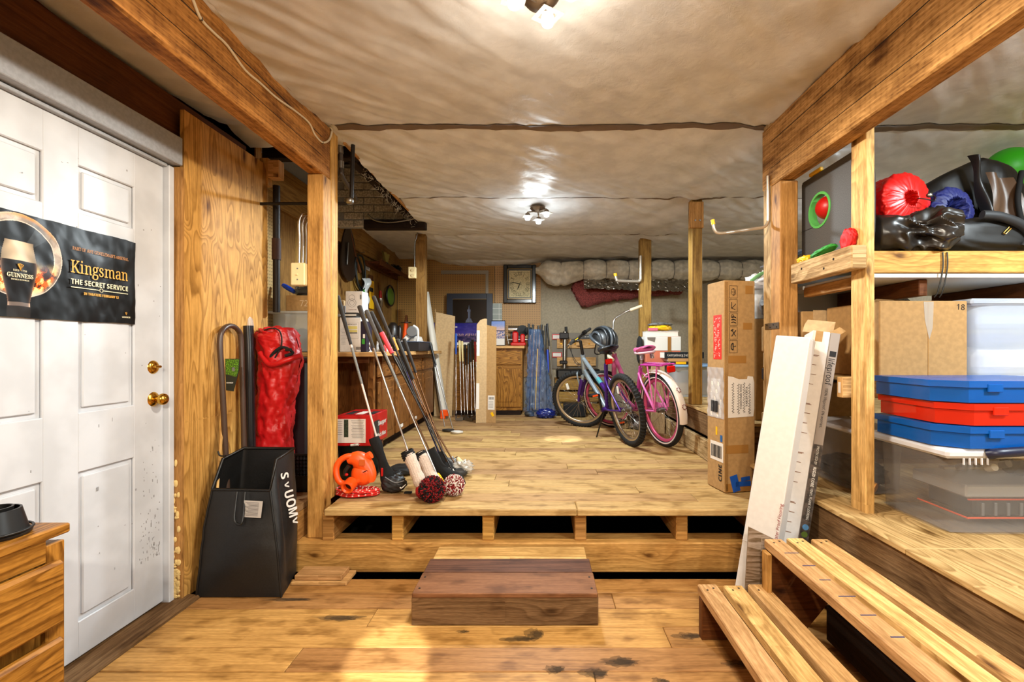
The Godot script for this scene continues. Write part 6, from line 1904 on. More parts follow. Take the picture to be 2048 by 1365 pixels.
func hook(called: String, label: String, ps: Array, r: float, r2: float) -> void:
	var o := thing(called, label, "hook")
	part(o, "rod", MB.new().tube(smooth_path(ps, 6), r, 10), plain("hook steel", Color(0.78, 0.74, 0.68), 0.3, 0.7))
	var e: Vector3 = ps[-1]
	part(o, "tip", MB.new().tube([ps[-2].lerp(e, 0.7), e + (e - ps[-2]) * 0.35], r2, 12), M.yellow, "yellow rubber tip")


func picture(called: String, label: String, base: Vector3, w: float, h: float, kind: int) -> void:
	var o := thing(called, label, "picture", base)
	o.rotation.x = -0.03
	var iw := 160
	var ih := 110 if kind < 2 else 160
	var img := Image.create(iw, ih, false, Image.FORMAT_RGB8)
	var ns := FastNoiseLite.new()
	ns.seed = 30 + kind
	ns.frequency = 0.05
	for y in ih:
		for x in iw:
			var u := float(x) / iw
			var v := float(y) / ih
			var n := ns.get_noise_2d(x, y)
			var c := Color(0.09, 0.07, 0.05)
			if kind == 0:
				c = Color(0.11 + 0.03 * n, 0.075, 0.05)
				var dx := absf(u - 0.48)
				var t := 0.17 * sqrt(clampf((v - 0.62) / 0.38, 0, 1))
				if v < 0.62 and v > 0.42:
					t = 0.036
				elif v <= 0.42 and v > 0.34:
					t = 0.05
				elif v <= 0.34 and v > 0.18:
					t = 0.018 * (v - 0.15) / 0.19
				if dx < t and v > 0.18:
					var rib := 0.75 + 0.25 * sin(u * 190.0)
					c = Color(0.50, 0.52, 0.62) * rib * (0.75 + 0.5 * (0.48 - u + 0.2))
			elif kind == 1:
				c = Color(0.13, 0.12, 0.42).lerp(Color(0.28, 0.22, 0.50), v) + Color(0.05, 0.04, 0.06) * n
				if v > 0.62:
					c = Color(0.10, 0.09, 0.24).lerp(Color(0.35, 0.25, 0.38), clampf(n + 0.4, 0, 1))
				if absf(v - 0.60) < 0.06 and fposmod(u * 23.0 + n, 1.0) < 0.45:
					c = Color(0.62, 0.50, 0.46)
				if v < 0.3 and Vector2(u - 0.5, v - 0.2).length() < 0.03:
					c = Color(0.9, 0.85, 0.8)
			else:
				c = Color(0.45, 0.55, 0.78).lerp(Color(0.80, 0.66, 0.62), smoothstep(0.1, 0.55, v + 0.15 * n))
				if v > 0.55:
					c = Color(0.30, 0.36, 0.55).lerp(Color(0.85, 0.72, 0.66), clampf(0.5 + n * 1.4, 0, 1))
				if absf(v - 0.55) < 0.02:
					c = Color(0.2, 0.2, 0.32)
			img.set_pixel(x, y, c)
	var m := StandardMaterial3D.new()
	m.resource_name = "print"
	m.albedo_texture = ImageTexture.create_from_image(img)
	m.roughness = 0.2
	var fm: Material = [plain("frame slate", Color(0.10, 0.12, 0.17), 0.35), plain("frame black thin", Color(0.03, 0.03, 0.05), 0.4), plain("frame black thin", Color(0.03, 0.03, 0.05), 0.4)][kind]
	var bw: float = [0.085, 0.008, 0.010][kind]
	for s in [-1, 1]:
		part(o, "frame_side", MB.new().box(Vector3(s * (w - bw) / 2, h / 2, 0), Vector3(bw, h, 0.02), 1, 0.003), fm)
		part(o, "frame_rail", MB.new().box(Vector3(0, h / 2 + s * (h - bw) / 2, 0), Vector3(w - 2 * bw, bw, 0.02), 0, 0.003), fm)
	var b := MB.new()
	var x0 := w / 2 - bw
	var yb: float = bw + ([0.16, 0.04, 0.09][kind] as float)
	b.quad(Vector3(-x0, h - bw, 0.004), Vector3(x0, h - bw, 0.004), Vector3(x0, yb, 0.004), Vector3(-x0, yb, 0.004), Vector3.BACK)
	part(o, "print", b, m)
	part(o, "mount", MB.new().box(Vector3(0, h / 2, -0.002), Vector3(w - bw, h - bw, 0.008), 0, 0.0), M.paper if kind else plain("mount slate", Color(0.13, 0.14, 0.18), 0.6))
	if kind == 0:
		part(o, "gilt_edge", MB.new().box(Vector3(0, h - bw + 0.003, 0.008), Vector3(w - 2 * bw, 0.008, 0.012), 0, 0.002), plain("old gilt", Color(0.50, 0.40, 0.24), 0.35, 0.5))


func wheel(o: Node3D, called: String, tr: Transform3D, R: float, tyre_r: float, tyre: Material, rim: Material, knobby: bool, wall: Material = null) -> void:
	var f := func(a: float, b: float) -> Vector3:
		var w := a * TAU
		var q := b * TAU
		var rr := tyre_r
		if knobby and cos(q) > 0.15:
			rr += 0.006 * signf(sin(w * 62.0 + signf(sin(q)) * 1.2)) * smoothstep(0.15, 0.4, cos(q))
		var c := R - tyre_r + rr * cos(q)
		return Vector3(c * cos(w), c * sin(w), rr * sin(q))
	var b := MB.new()
	b.t = tr
	var t := part(o, called, b.grid(186 if knobby else 72, 14, f, true), tyre)
	if wall:
		for s in [-1, 1]:
			b = MB.new()
			b.t = tr
			part(t, "white_wall", b.tube(range(60).map(func(k): return Vector3((R - tyre_r * 1.25) * cos(TAU * k / 60), (R - tyre_r * 1.25) * sin(TAU * k / 60), s * tyre_r * 0.72)), tyre_r * 0.34, 6, true), wall)
	b = MB.new()
	b.t = tr
	var r2 := R - 2.0 * tyre_r
	part(t, "rim", b.grid(72, 6, func(a, q): return Vector3((r2 + [0.006, 0.006, -0.016, -0.020, -0.016, 0.006, 0.006][int(round(q * 6))]) * cos(a * TAU), (r2 + [0.006, 0.006, -0.016, -0.020, -0.016, 0.006, 0.006][int(round(q * 6))]) * sin(a * TAU), [-0.010, -0.014, -0.012, 0.0, 0.012, 0.014, 0.010][int(round(q * 6))]), true), rim)
	b = MB.new()
	b.t = tr
	for k in 28:
		var a := TAU * k / 28
		var s := 1.0 if k % 2 else -1.0
		var a2 := a + (0.9 if (k / 2) % 2 else -0.9)
		b.tube([Vector3(0.02 * cos(a2), 0.02 * sin(a2), s * 0.028), Vector3((r2 - 0.015) * cos(a), (r2 - 0.015) * sin(a), 0)], 0.0014, 4, false, false)
	part(t, "spoke", b, M.chrome)
	b = MB.new()
	b.t = tr
	part(t, "hub", b.tube([Vector3(0, 0, -0.05), Vector3(0, 0, -0.03), Vector3(0, 0, -0.028), Vector3(0, 0, 0.028), Vector3(0, 0, 0.03), Vector3(0, 0, 0.05)], [0.008, 0.012, 0.022, 0.022, 0.012, 0.008], 12), M.steel)


func bike_part(o: Node3D, called: String, tr: Transform3D, ps: Array, r: Variant, m: Material, label := "") -> MeshInstance3D:
	var b := MB.new()
	b.t = tr
	return part(o, called, b.tube(ps, r, 12), m, label)


func build_bikes() -> void:
	var rubber := plain("tyre rubber", Color(0.055, 0.05, 0.045), 0.85)
	# ---- purple and silver mountain bicycle; own axes: x forward, y up, z to its right
	var hd := Vector3(-0.276, 0, -0.961).normalized()
	var o := thing("bicycle", "purple and silver mountain bicycle with helmet, front wheel turned", "bicycle", Vector3(0.815, 0.336, -4.10))
	o.transform.basis = Basis(hd, Vector3.UP, hd.cross(Vector3.UP)) * Basis(Vector3.RIGHT, -0.16)
	var I := Transform3D.IDENTITY
	var purple := plain("purple enamel", Color(0.26, 0.12, 0.46), 0.22, 0.35)
	var silver := plain("silver enamel", Color(0.62, 0.68, 0.72), 0.25, 0.6)
	var teal := plain("teal enamel", Color(0.35, 0.66, 0.70), 0.25, 0.4)
	var rim := plain("alloy rim", Color(0.75, 0.70, 0.62), 0.3, 0.9)
	var hz := Vector3(0, 0.325, 0)
	var bb := Vector3(0.43, 0.28, 0)
	var st := Vector3(0.29, 0.73, 0)
	var h0 := Vector3(0.90, 0.60, 0)
	var h1 := Vector3(0.855, 0.80, 0)
	var hb := h1 + Vector3(-0.01, 0.075, 0)
	var steer := Transform3D(Basis((h1 - h0).normalized(), 0.85), h0) * Transform3D(Basis.IDENTITY, -h0)
	wheel(o, "rear_tyre", Transform3D(Basis.IDENTITY, hz), 0.325, 0.027, rubber, rim, true)
	wheel(o, "front_tyre", steer * Transform3D(Basis.IDENTITY, Vector3(1.03, 0.325, 0)), 0.325, 0.027, rubber, rim, true)
	bike_part(o, "down_tube", I, [h0 + Vector3(0.0, 0.05, 0), bb], [0.024, 0.024], silver, "silver down tube")
	bike_part(o, "top_tube", I, [h1 - Vector3(0, 0.03, 0), Vector3(0.52, 0.555, 0)], [0.022, 0.022], silver)
	bike_part(o, "top_tube", I, [Vector3(0.54, 0.57, 0), Vector3(0.47, 0.525, 0)], 0.0235, teal)
	bike_part(o, "top_tube", I, [Vector3(0.47, 0.525, 0), Vector3(0.37, 0.46, 0)], 0.022, purple)
	bike_part(o, "head_tube", I, [h0 - Vector3(0, 0.01, 0), h1 + Vector3(-0.003, 0.01, 0)], 0.026, silver)
	bike_part(o, "seat_tube", I, [bb, st], 0.019, purple)
	bike_part(o, "seat_post", I, [st, st + Vector3(-0.03, 0.10, 0)], 0.013, M.black)
	for s in [-1, 1]:
		bike_part(o, "seat_stay", I, [Vector3(0.33, 0.60, s * 0.015), Vector3(0.22, 0.52, s * 0.045), hz + Vector3(0, 0, s * 0.058)], 0.009, purple)
		bike_part(o, "chain_stay", I, [bb + Vector3(0, 0, s * 0.025), Vector3(0.25, 0.295, s * 0.05), hz + Vector3(0, 0, s * 0.058)], 0.0105, purple)
		bike_part(o, "fork_blade", steer, [h0 + Vector3(0.02, -0.04, s * 0.055), Vector3(1.0, 0.40, s * 0.058)], [0.021, 0.021], purple)
		bike_part(o, "fork_stanchion", steer, [h0 + Vector3(0.0, 0.0, s * 0.05), h0 + Vector3(0.02, -0.06, s * 0.055)], 0.015, silver)
		bike_part(o, "fork_tip", steer, [Vector3(1.0, 0.40, s * 0.058), Vector3(1.03, 0.325, s * 0.055)], 0.013, purple)
		bike_part(o, "handlebar", steer, [hb + Vector3(0.03, 0.10, 0), hb + Vector3(0.03, 0.105, s * 0.08), hb + Vector3(0.01, 0.13, s * 0.16), hb + Vector3(-0.03, 0.14, s * 0.30)], 0.011, M.black)
		bike_part(o, "grip", steer, [hb + Vector3(-0.012, 0.137, s * 0.20), hb + Vector3(-0.03, 0.14, s * 0.315)], [0.018, 0.017], M.dark_grey)
		bike_part(o, "shifter", steer, [hb + Vector3(0.0, 0.132, s * 0.165), hb + Vector3(-0.012, 0.137, s * 0.20)], 0.024, M.black)
		bike_part(o, "brake_lever", steer, smooth_path([hb + Vector3(0.02, 0.125, s * 0.16), hb + Vector3(0.06, 0.10, s * 0.19), hb + Vector3(0.05, 0.09, s * 0.27)], 4), 0.006, M.steel)
		bike_part(o, "crank", I, [bb + Vector3(0, 0, s * 0.055), bb + Vector3(s * 0.02, -s * 0.16, s * 0.07)], 0.012, M.black)
		var pm := MB.new()
		var pdl := part(o, "pedal", pm.box(bb + Vector3(s * 0.02, -s * 0.16, s * 0.125), Vector3(0.09, 0.025, 0.09), 0, 0.005), M.black)
		for e in [-1, 1]:
			part(pdl, "reflector", MB.new().box(bb + Vector3(s * 0.02 + e * 0.046, -s * 0.16, s * 0.125), Vector3(0.003, 0.016, 0.055), 2, 0.0), M.orange)
	bike_part(o, "fork_crown", steer, [h0 + Vector3(0.005, -0.01, -0.06), h0 + Vector3(0.005, -0.01, 0.06)], 0.02, silver)
	bike_part(o, "fork_brace", steer, smooth_path([Vector3(0.965, 0.47, -0.055), Vector3(0.965, 0.60, -0.045), Vector3(0.965, 0.64, 0.0), Vector3(0.965, 0.60, 0.045), Vector3(0.965, 0.47, 0.055)], 4), 0.009, silver)
	bike_part(o, "stem", steer, [h1, hb + Vector3(-0.008, 0.085, 0), hb + Vector3(0.03, 0.10, 0)], 0.017, M.black)
	bike_part(o, "stem_tape", steer, [hb + Vector3(0.035, 0.10, -0.06), hb + Vector3(0.035, 0.103, 0.06)], 0.0135, M.yellow)
	bike_part(o, "axle", I, [bb + Vector3(0, 0, -0.06), bb + Vector3(0, 0, 0.06)], 0.022, purple)
	for q in [0.092, 0.075, 0.055]:
		var cm := MB.new()
		part(o, "chainring", cm.tube(range(36).map(func(k): return bb + Vector3(q * cos(TAU * k / 36), q * sin(TAU * k / 36), 0.05 - (0.092 - q) * 0.2)), 0.006, 5, true), M.black)
	for k in 5:
		var cm := MB.new()
		part(o, "sprocket", cm.lathe([Vector2(0.012, 0), Vector2(0.024 + 0.006 * k, 0), Vector2(0.024 + 0.006 * k, 0.002), Vector2(0.012, 0.002)], 24, fr(hz + Vector3(0, 0, 0.048 - 0.005 * k), Vector3.BACK)), M.steel)
	bike_part(o, "chain", I, [bb + Vector3(0, 0.088, 0.045), hz + Vector3(0, 0.04, 0.04), hz + Vector3(-0.03, -0.02, 0.04), hz + Vector3(0.02, -0.12, 0.045), bb + Vector3(0, -0.088, 0.045)], 0.004, M.iron)
	bike_part(o, "derailleur", I, [hz + Vector3(0.0, -0.03, 0.06), hz + Vector3(0.02, -0.14, 0.055)], 0.011, M.black)
	for s in [-1, 1]:
		var rt: Transform3D = steer if s > 0 else I
		bike_part(o, "brake_cable", rt, smooth_path([hb + Vector3(0.02, 0.12, s * 0.14), hb + Vector3(0.14, 0.07, s * 0.10), hb + Vector3(0.15, -0.10, s * 0.05), hb + Vector3(0.08, -0.20, 0)], 5), 0.0032, M.black)
	bike_part(o, "kickstand", I, [bb + Vector3(-0.03, -0.02, -0.05), Vector3(0.47, -0.035, -0.16)], [0.008, 0.007], M.black)
	bike_part(o, "kickstand_foot", I, [Vector3(0.45, -0.04, -0.165), Vector3(0.50, -0.035, -0.165)], 0.010, M.black)
	var sd := part(o, "saddle", saddle(Vector3(0.245, 0.87, 0), 0.30, 0.10), plain("saddle vinyl", Color(0.12, 0.13, 0.15), 0.38))
	part(sd, "saddle_rail", MB.new().tube([Vector3(0.15, 0.835, 0), Vector3(0.36, 0.84, 0)], 0.016, 8), M.black)
	var rf := MB.new()
	part(o, "rear_reflector", rf.box(Vector3(0.215, 0.755, 0), Vector3(0.02, 0.05, 0.07), 2, 0.008), plain("reflector red", Color(0.78, 0.03, 0.03), 0.15))
	var txt := Basis((bb - h0).normalized(), (bb - h0).normalized().cross(Vector3.FORWARD) * -1.0, Vector3.FORWARD)
	letters(o, "ROADMASTER", 0.20, M.ink, Transform3D(Basis((bb - h0).normalized(), Vector3.FORWARD.cross((bb - h0).normalized()), Vector3.FORWARD), h0.lerp(bb, 0.48) + Vector3(0, 0.025, -0.0245)), true)
	var _t := txt
	for q in [[hz, I], [Vector3(1.03, 0.325, 0), steer]]:
		var wm := MB.new()
		wm.t = q[1]
		var fp: Vector3 = q[0]
		part(o, "wheel_reflector", wm.box(fp + Vector3(0.10, 0.17, -0.005), Vector3(0.03, 0.07, 0.012), 1, 0.005), plain("reflector clear", Color(0.85, 0.85, 0.82), 0.2))
	# ---- helmet on the saddle
	var he := thing("helmet", "grey and black vented cycle helmet hung over the saddle", "helmet", Vector3(0.645, 1.295, -4.62))
	he.rotation = Vector3(0.5, 0.5, -0.2)
	he.scale = Vector3.ONE * 1.22
	part(he, "shell", MB.new().grid(28, 14, func(a, b): return Vector3(0.098 * cos(a * TAU) * cos(b * PI / 2), 0.115 * sin(b * PI / 2) - 0.03, 0.125 * sin(a * TAU) * cos(b * PI / 2)), true), M.black)
	var rb := plain("helmet grey", Color(0.24, 0.26, 0.28), 0.3)
	for k in 6:
		var x0 := -0.092 + 0.037 * k
		var ps := []
		for i in 13:
			var a := PI * (i / 12.0) * 0.94 + 0.09
			var kx := sqrt(maxf(0.05, 1.0 - pow(x0 / 0.108, 2.0)))
			ps.append(Vector3(x0 * (0.75 + 0.25 * sin(a)), 0.128 * sin(a) * kx - 0.03, -0.132 * cos(a) * kx))
		part(he, "rib", MB.new().tube(ps, 0.0125, 8), rb if k % 2 == 0 else plain("helmet dark", Color(0.09, 0.10, 0.11), 0.35))
	part(he, "rim_band", MB.new().tube(range(28).map(func(k): return Vector3(0.104 * cos(TAU * k / 28), -0.03, 0.132 * sin(TAU * k / 28))), 0.014, 8, true), rb)
	part(he, "strap", MB.new().tube(smooth_path([Vector3(-0.09, -0.03, 0.03), Vector3(-0.04, -0.13, 0.02), Vector3(0.05, -0.12, 0.0), Vector3(0.09, -0.03, -0.02)], 5), 0.005, 6), M.black_soft)
	# ---- pink cruiser
	hd = Vector3(-0.285, 0, -0.958).normalized()
	o = thing("bicycle", "pink cruiser bicycle with white flowered fender and rear rack", "bicycle", Vector3(1.105, 0.336, -4.07))
	o.transform.basis = Basis(hd, Vector3.UP, hd.cross(Vector3.UP)) * Basis(Vector3.RIGHT, -0.12)
	var pink := plain("pink enamel", Color(0.86, 0.42, 0.66), 0.22, 0.2)
	var mag := plain("magenta enamel", Color(0.74, 0.24, 0.58), 0.25, 0.2)
	var cream := plain("cream fender", Color(0.86, 0.80, 0.75), 0.3)
	hz = Vector3(0, 0.325, 0)
	bb = Vector3(0.46, 0.27, 0)
	st = Vector3(0.28, 0.70, 0)
	h0 = Vector3(0.88, 0.58, 0)
	h1 = Vector3(0.82, 0.80, 0)
	steer = Transform3D(Basis((h1 - h0).normalized(), 0.55), h0) * Transform3D(Basis.IDENTITY, -h0)
	var white_t := plain("white wall", Color(0.82, 0.74, 0.70), 0.7)
	var prim := plain("pink rim", Color(0.78, 0.30, 0.45), 0.3, 0.3)
	wheel(o, "rear_tyre", Transform3D(Basis.IDENTITY, hz), 0.325, 0.026, rubber, prim, false, white_t)
	wheel(o, "front_tyre", steer * Transform3D(Basis.IDENTITY, Vector3(1.03, 0.325, 0)), 0.325, 0.026, rubber, prim, false, white_t)
	bike_part(o, "down_tube", I, smooth_path([h0 + Vector3(0, 0.04, 0), Vector3(0.74, 0.40, 0), bb], 5), 0.022, pink)
	bike_part(o, "top_tube", I, smooth_path([h1, Vector3(0.66, 0.58, 0), Vector3(0.48, 0.45, 0), Vector3(0.36, 0.46, 0)], 5), 0.022, pink)
	bike_part(o, "head_tube", I, [h0, h1 + Vector3(-0.005, 0.02, 0)], 0.026, pink)
	bike_part(o, "seat_tube", I, [bb, st], 0.019, mag)
	bike_part(o, "seat_post", I, [st, st + Vector3(-0.03, 0.09, 0)], 0.013, M.chrome)
	for s in [-1, 1]:
		bike_part(o, "seat_stay", I, [Vector3(0.30, 0.64, s * 0.02), Vector3(0.20, 0.56, s * 0.05), hz + Vector3(0.0, 0, s * 0.06)], 0.0105, pink)
		bike_part(o, "chain_stay", I, [bb + Vector3(0, 0, s * 0.03), hz + Vector3(0, 0, s * 0.06)], 0.0105, pink)
		bike_part(o, "fork_blade", steer, smooth_path([h0 + Vector3(0, -0.02, s * 0.05), Vector3(0.95, 0.45, s * 0.055), Vector3(1.03, 0.325, s * 0.055)], 4), 0.013, pink)
		bike_part(o, "rack_strut", I, [Vector3(-0.10, 0.725, s * 0.055), hz + Vector3(-0.01, 0.02, s * 0.07)], 0.007, pink)
		bike_part(o, "rack_strut", I, [Vector3(0.06, 0.725, s * 0.055), hz + Vector3(0.0, 0.02, s * 0.07)], 0.007, pink)
		bike_part(o, "rack_rail", I, [Vector3(0.24, 0.70, s * 0.03), Vector3(0.16, 0.73, s * 0.06), Vector3(-0.20, 0.735, s * 0.06)], 0.008, mag)
		var dr := 0.0 if s > 0 else 0.20
		bike_part(o, "handlebar", steer, smooth_path([h1 + Vector3(0.02, 0.10, 0), h1 + Vector3(0.03, 0.14, s * 0.08), h1 + Vector3(0.02, 0.34 - dr, s * 0.16), h1 + Vector3(-0.06, 0.40 - dr * 1.5, s * 0.26), h1 + Vector3(-0.17, 0.42 - dr * 1.8, s * 0.33)], 5), 0.011, M.chrome)
		bike_part(o, "grip", steer, [h1 + Vector3(-0.12, 0.412 - dr * 1.7, s * 0.30), h1 + Vector3(-0.23, 0.43 - dr * 2.0, s * 0.37)], [0.018, 0.0165], plain("cream grip rubber", Color(0.80, 0.74, 0.60), 0.6))
		bike_part(o, "crank", I, [bb + Vector3(0, 0, s * 0.06), bb + Vector3(s * 0.15, s * 0.03, s * 0.07)], 0.011, M.chrome)
		var pm2 := MB.new()
		part(o, "pedal", pm2.box(bb + Vector3(s * 0.15, s * 0.03, s * 0.125), Vector3(0.09, 0.025, 0.08), 0, 0.005), M.black)
	bike_part(o, "stem", steer, [h1, h1 + Vector3(-0.005, 0.09, 0), h1 + Vector3(0.02, 0.10, 0)], 0.016, M.chrome)
	for k in 3:
		bike_part(o, "rack_bar", I, [Vector3(0.12 - 0.14 * k, 0.735, -0.06), Vector3(0.12 - 0.14 * k, 0.735, 0.06)], 0.007, mag)
	part(o, "rack_plate", MB.new().box(Vector3(0.02, 0.742, 0), Vector3(0.34, 0.008, 0.05), 0, 0.003), mag)
	var fd := func(a: float, b: float) -> Vector3:
		var w := lerpf(0.95, 3.35, a)
		var q := lerpf(-1.15, 1.15, b)
		var rr := 0.345 + 0.012 * cos(q) - 0.012
		return hz + Vector3(rr * cos(w) - 0.0, rr * sin(w), 0.042 * sin(q)) + Vector3(cos(w), sin(w), 0) * (0.024 * (cos(q) - 0.4))
	var fen := part(o, "rear_fender", MB.new().grid(44, 8, fd), cream, "cream fender with red flowers")
	for q in [[2.55, 0.3], [2.95, 0.55]]:
		for k in 8:
			var w: float = q[0]
			var c := hz + Vector3(cos(w), sin(w), 0) * 0.3665
			var tn := Vector3(-sin(w), cos(w), 0)
			var p := c + tn * 0.020 * cos(TAU * k / 8) + Vector3(0, 0, 0.004) + Vector3(0, 0, -0.016 * sin(TAU * k / 8))
			part(fen, "flower_petal", MB.new().blob(p, Vector3(0.005, 0.005, 0.004), 1.0, 0.0, 1.0, 1, 8, 6), plain("flower red", Color(0.42, 0.10, 0.10), 0.6))
	part(o, "rear_reflector", MB.new().box(Vector3(-0.23, 0.70, 0), Vector3(0.025, 0.055, 0.075), 1, 0.01), plain("reflector red", Color(0.78, 0.03, 0.03), 0.15))
	part(o, "chain_guard", MB.new().box(Vector3(0.26, 0.33, 0.075), Vector3(0.44, 0.07, 0.01), 0, 0.004), pink)
	sd = part(o, "saddle", saddle(Vector3(0.22, 0.86, 0), 0.26, 0.105), plain("saddle pink", Color(0.74, 0.34, 0.52), 0.35))
	part(sd, "saddle_edge", MB.new().tube(range(20).map(func(k): return Vector3(0.20 + 0.11 * cos(TAU * k / 20), 0.838, 0.095 * sin(TAU * k / 20) * (0.6 - 0.3 * cos(TAU * k / 20) + 0.2))), 0.012, 6, true), plain("saddle pale", Color(0.80, 0.68, 0.70), 0.4))
	for s in [-1, 1]:
		var cs := []
		for k in 40:
			cs.append(Vector3(0.15 + 0.018 * cos(k * 0.9), 0.775 + 0.0014 * k, s * 0.055 + 0.018 * sin(k * 0.9)))
		part(sd, "spring", MB.new().tube(cs, 0.004, 5), M.chrome)


func saddle(c: Vector3, length: float, wide: float) -> MB:
	var f := func(a: float, b: float) -> Vector3:
		var w := a * TAU
		var t := b
		var x := length * (t - 0.42)
		var half := lerpf(wide, 0.022, smoothstep(0.12, 0.75, t)) * sqrt(maxf(0.0, 1.0 - pow(2.0 * t - 1.0, 8.0)))
		var hgt := 0.028 * sqrt(maxf(0.0, 1.0 - pow(2.0 * t - 1.0, 6.0)))
		var y := 0.022 * pow(1.0 - t, 3.0) * 1.2 - 0.01 * sin(PI * t)
		return c + Vector3(x, y + hgt * (sin(w) if sin(w) > 0.0 else 1.3 * sin(w)), half * cos(w))
	return MB.new().grid(24, 24, f, true)


# cloth sack: a tube whose end is gathered by a drawcord
func stuff_sack(o: Node3D, c0: Vector3, c1: Vector3, r: float, mouth: float, m: Material, sd: int, pleats := 26.0) -> void:
	var ns := FastNoiseLite.new()
	ns.seed = sd
	ns.frequency = 2.5
	var ax := (c1 - c0).normalized()
	var s := ax.cross(Vector3.UP).normalized()
	var u := s.cross(ax)
	var length := (c1 - c0).length()
	var f := func(a: float, b: float) -> Vector3:
		var w := a * TAU
		var q := s * cos(w) + u * sin(w)
		var t := b
		var rr := r
		var along := 0.0
		var pleat := 0.0
		if t < 0.12:
			rr = r * sqrt(maxf(0.0, 1.0 - pow(1.0 - t / 0.12, 2.0)))
			along = t / 0.12 * 0.1
		elif t < 0.55:
			along = lerpf(0.1, 0.86, (t - 0.12) / 0.43)
			pleat = 0.2 * (t - 0.12) / 0.43
		elif t < 0.85:
			var k := (t - 0.55) / 0.30
			rr = lerpf(r, mouth, 0.5 - 0.5 * cos(PI * k))
			along = 0.86 + 0.16 * sin(PI * 0.5 * k) - 0.03 * k * k
			pleat = 0.3 + 0.8 * k
		else:
			var k := (t - 0.85) / 0.15
			rr = mouth * (1.0 - 0.55 * k)
			along = 0.99 - 0.22 * k
			pleat = 0.8 * (1.0 - k)
		rr *= 1.0 + 0.045 * pleat * (absf(sin(w * pleats * 0.5 + 2.0 * ns.get_noise_2d(w, sd))) - 0.5) * 2.0
		rr += 0.012 * ns.get_noise_3d(cos(w) + along * 2.0, sin(w), along * 4.0)
		return c0 + ax * length * along + q * rr
	part(o, "body", MB.new().grid(156, 48, f, true), m)


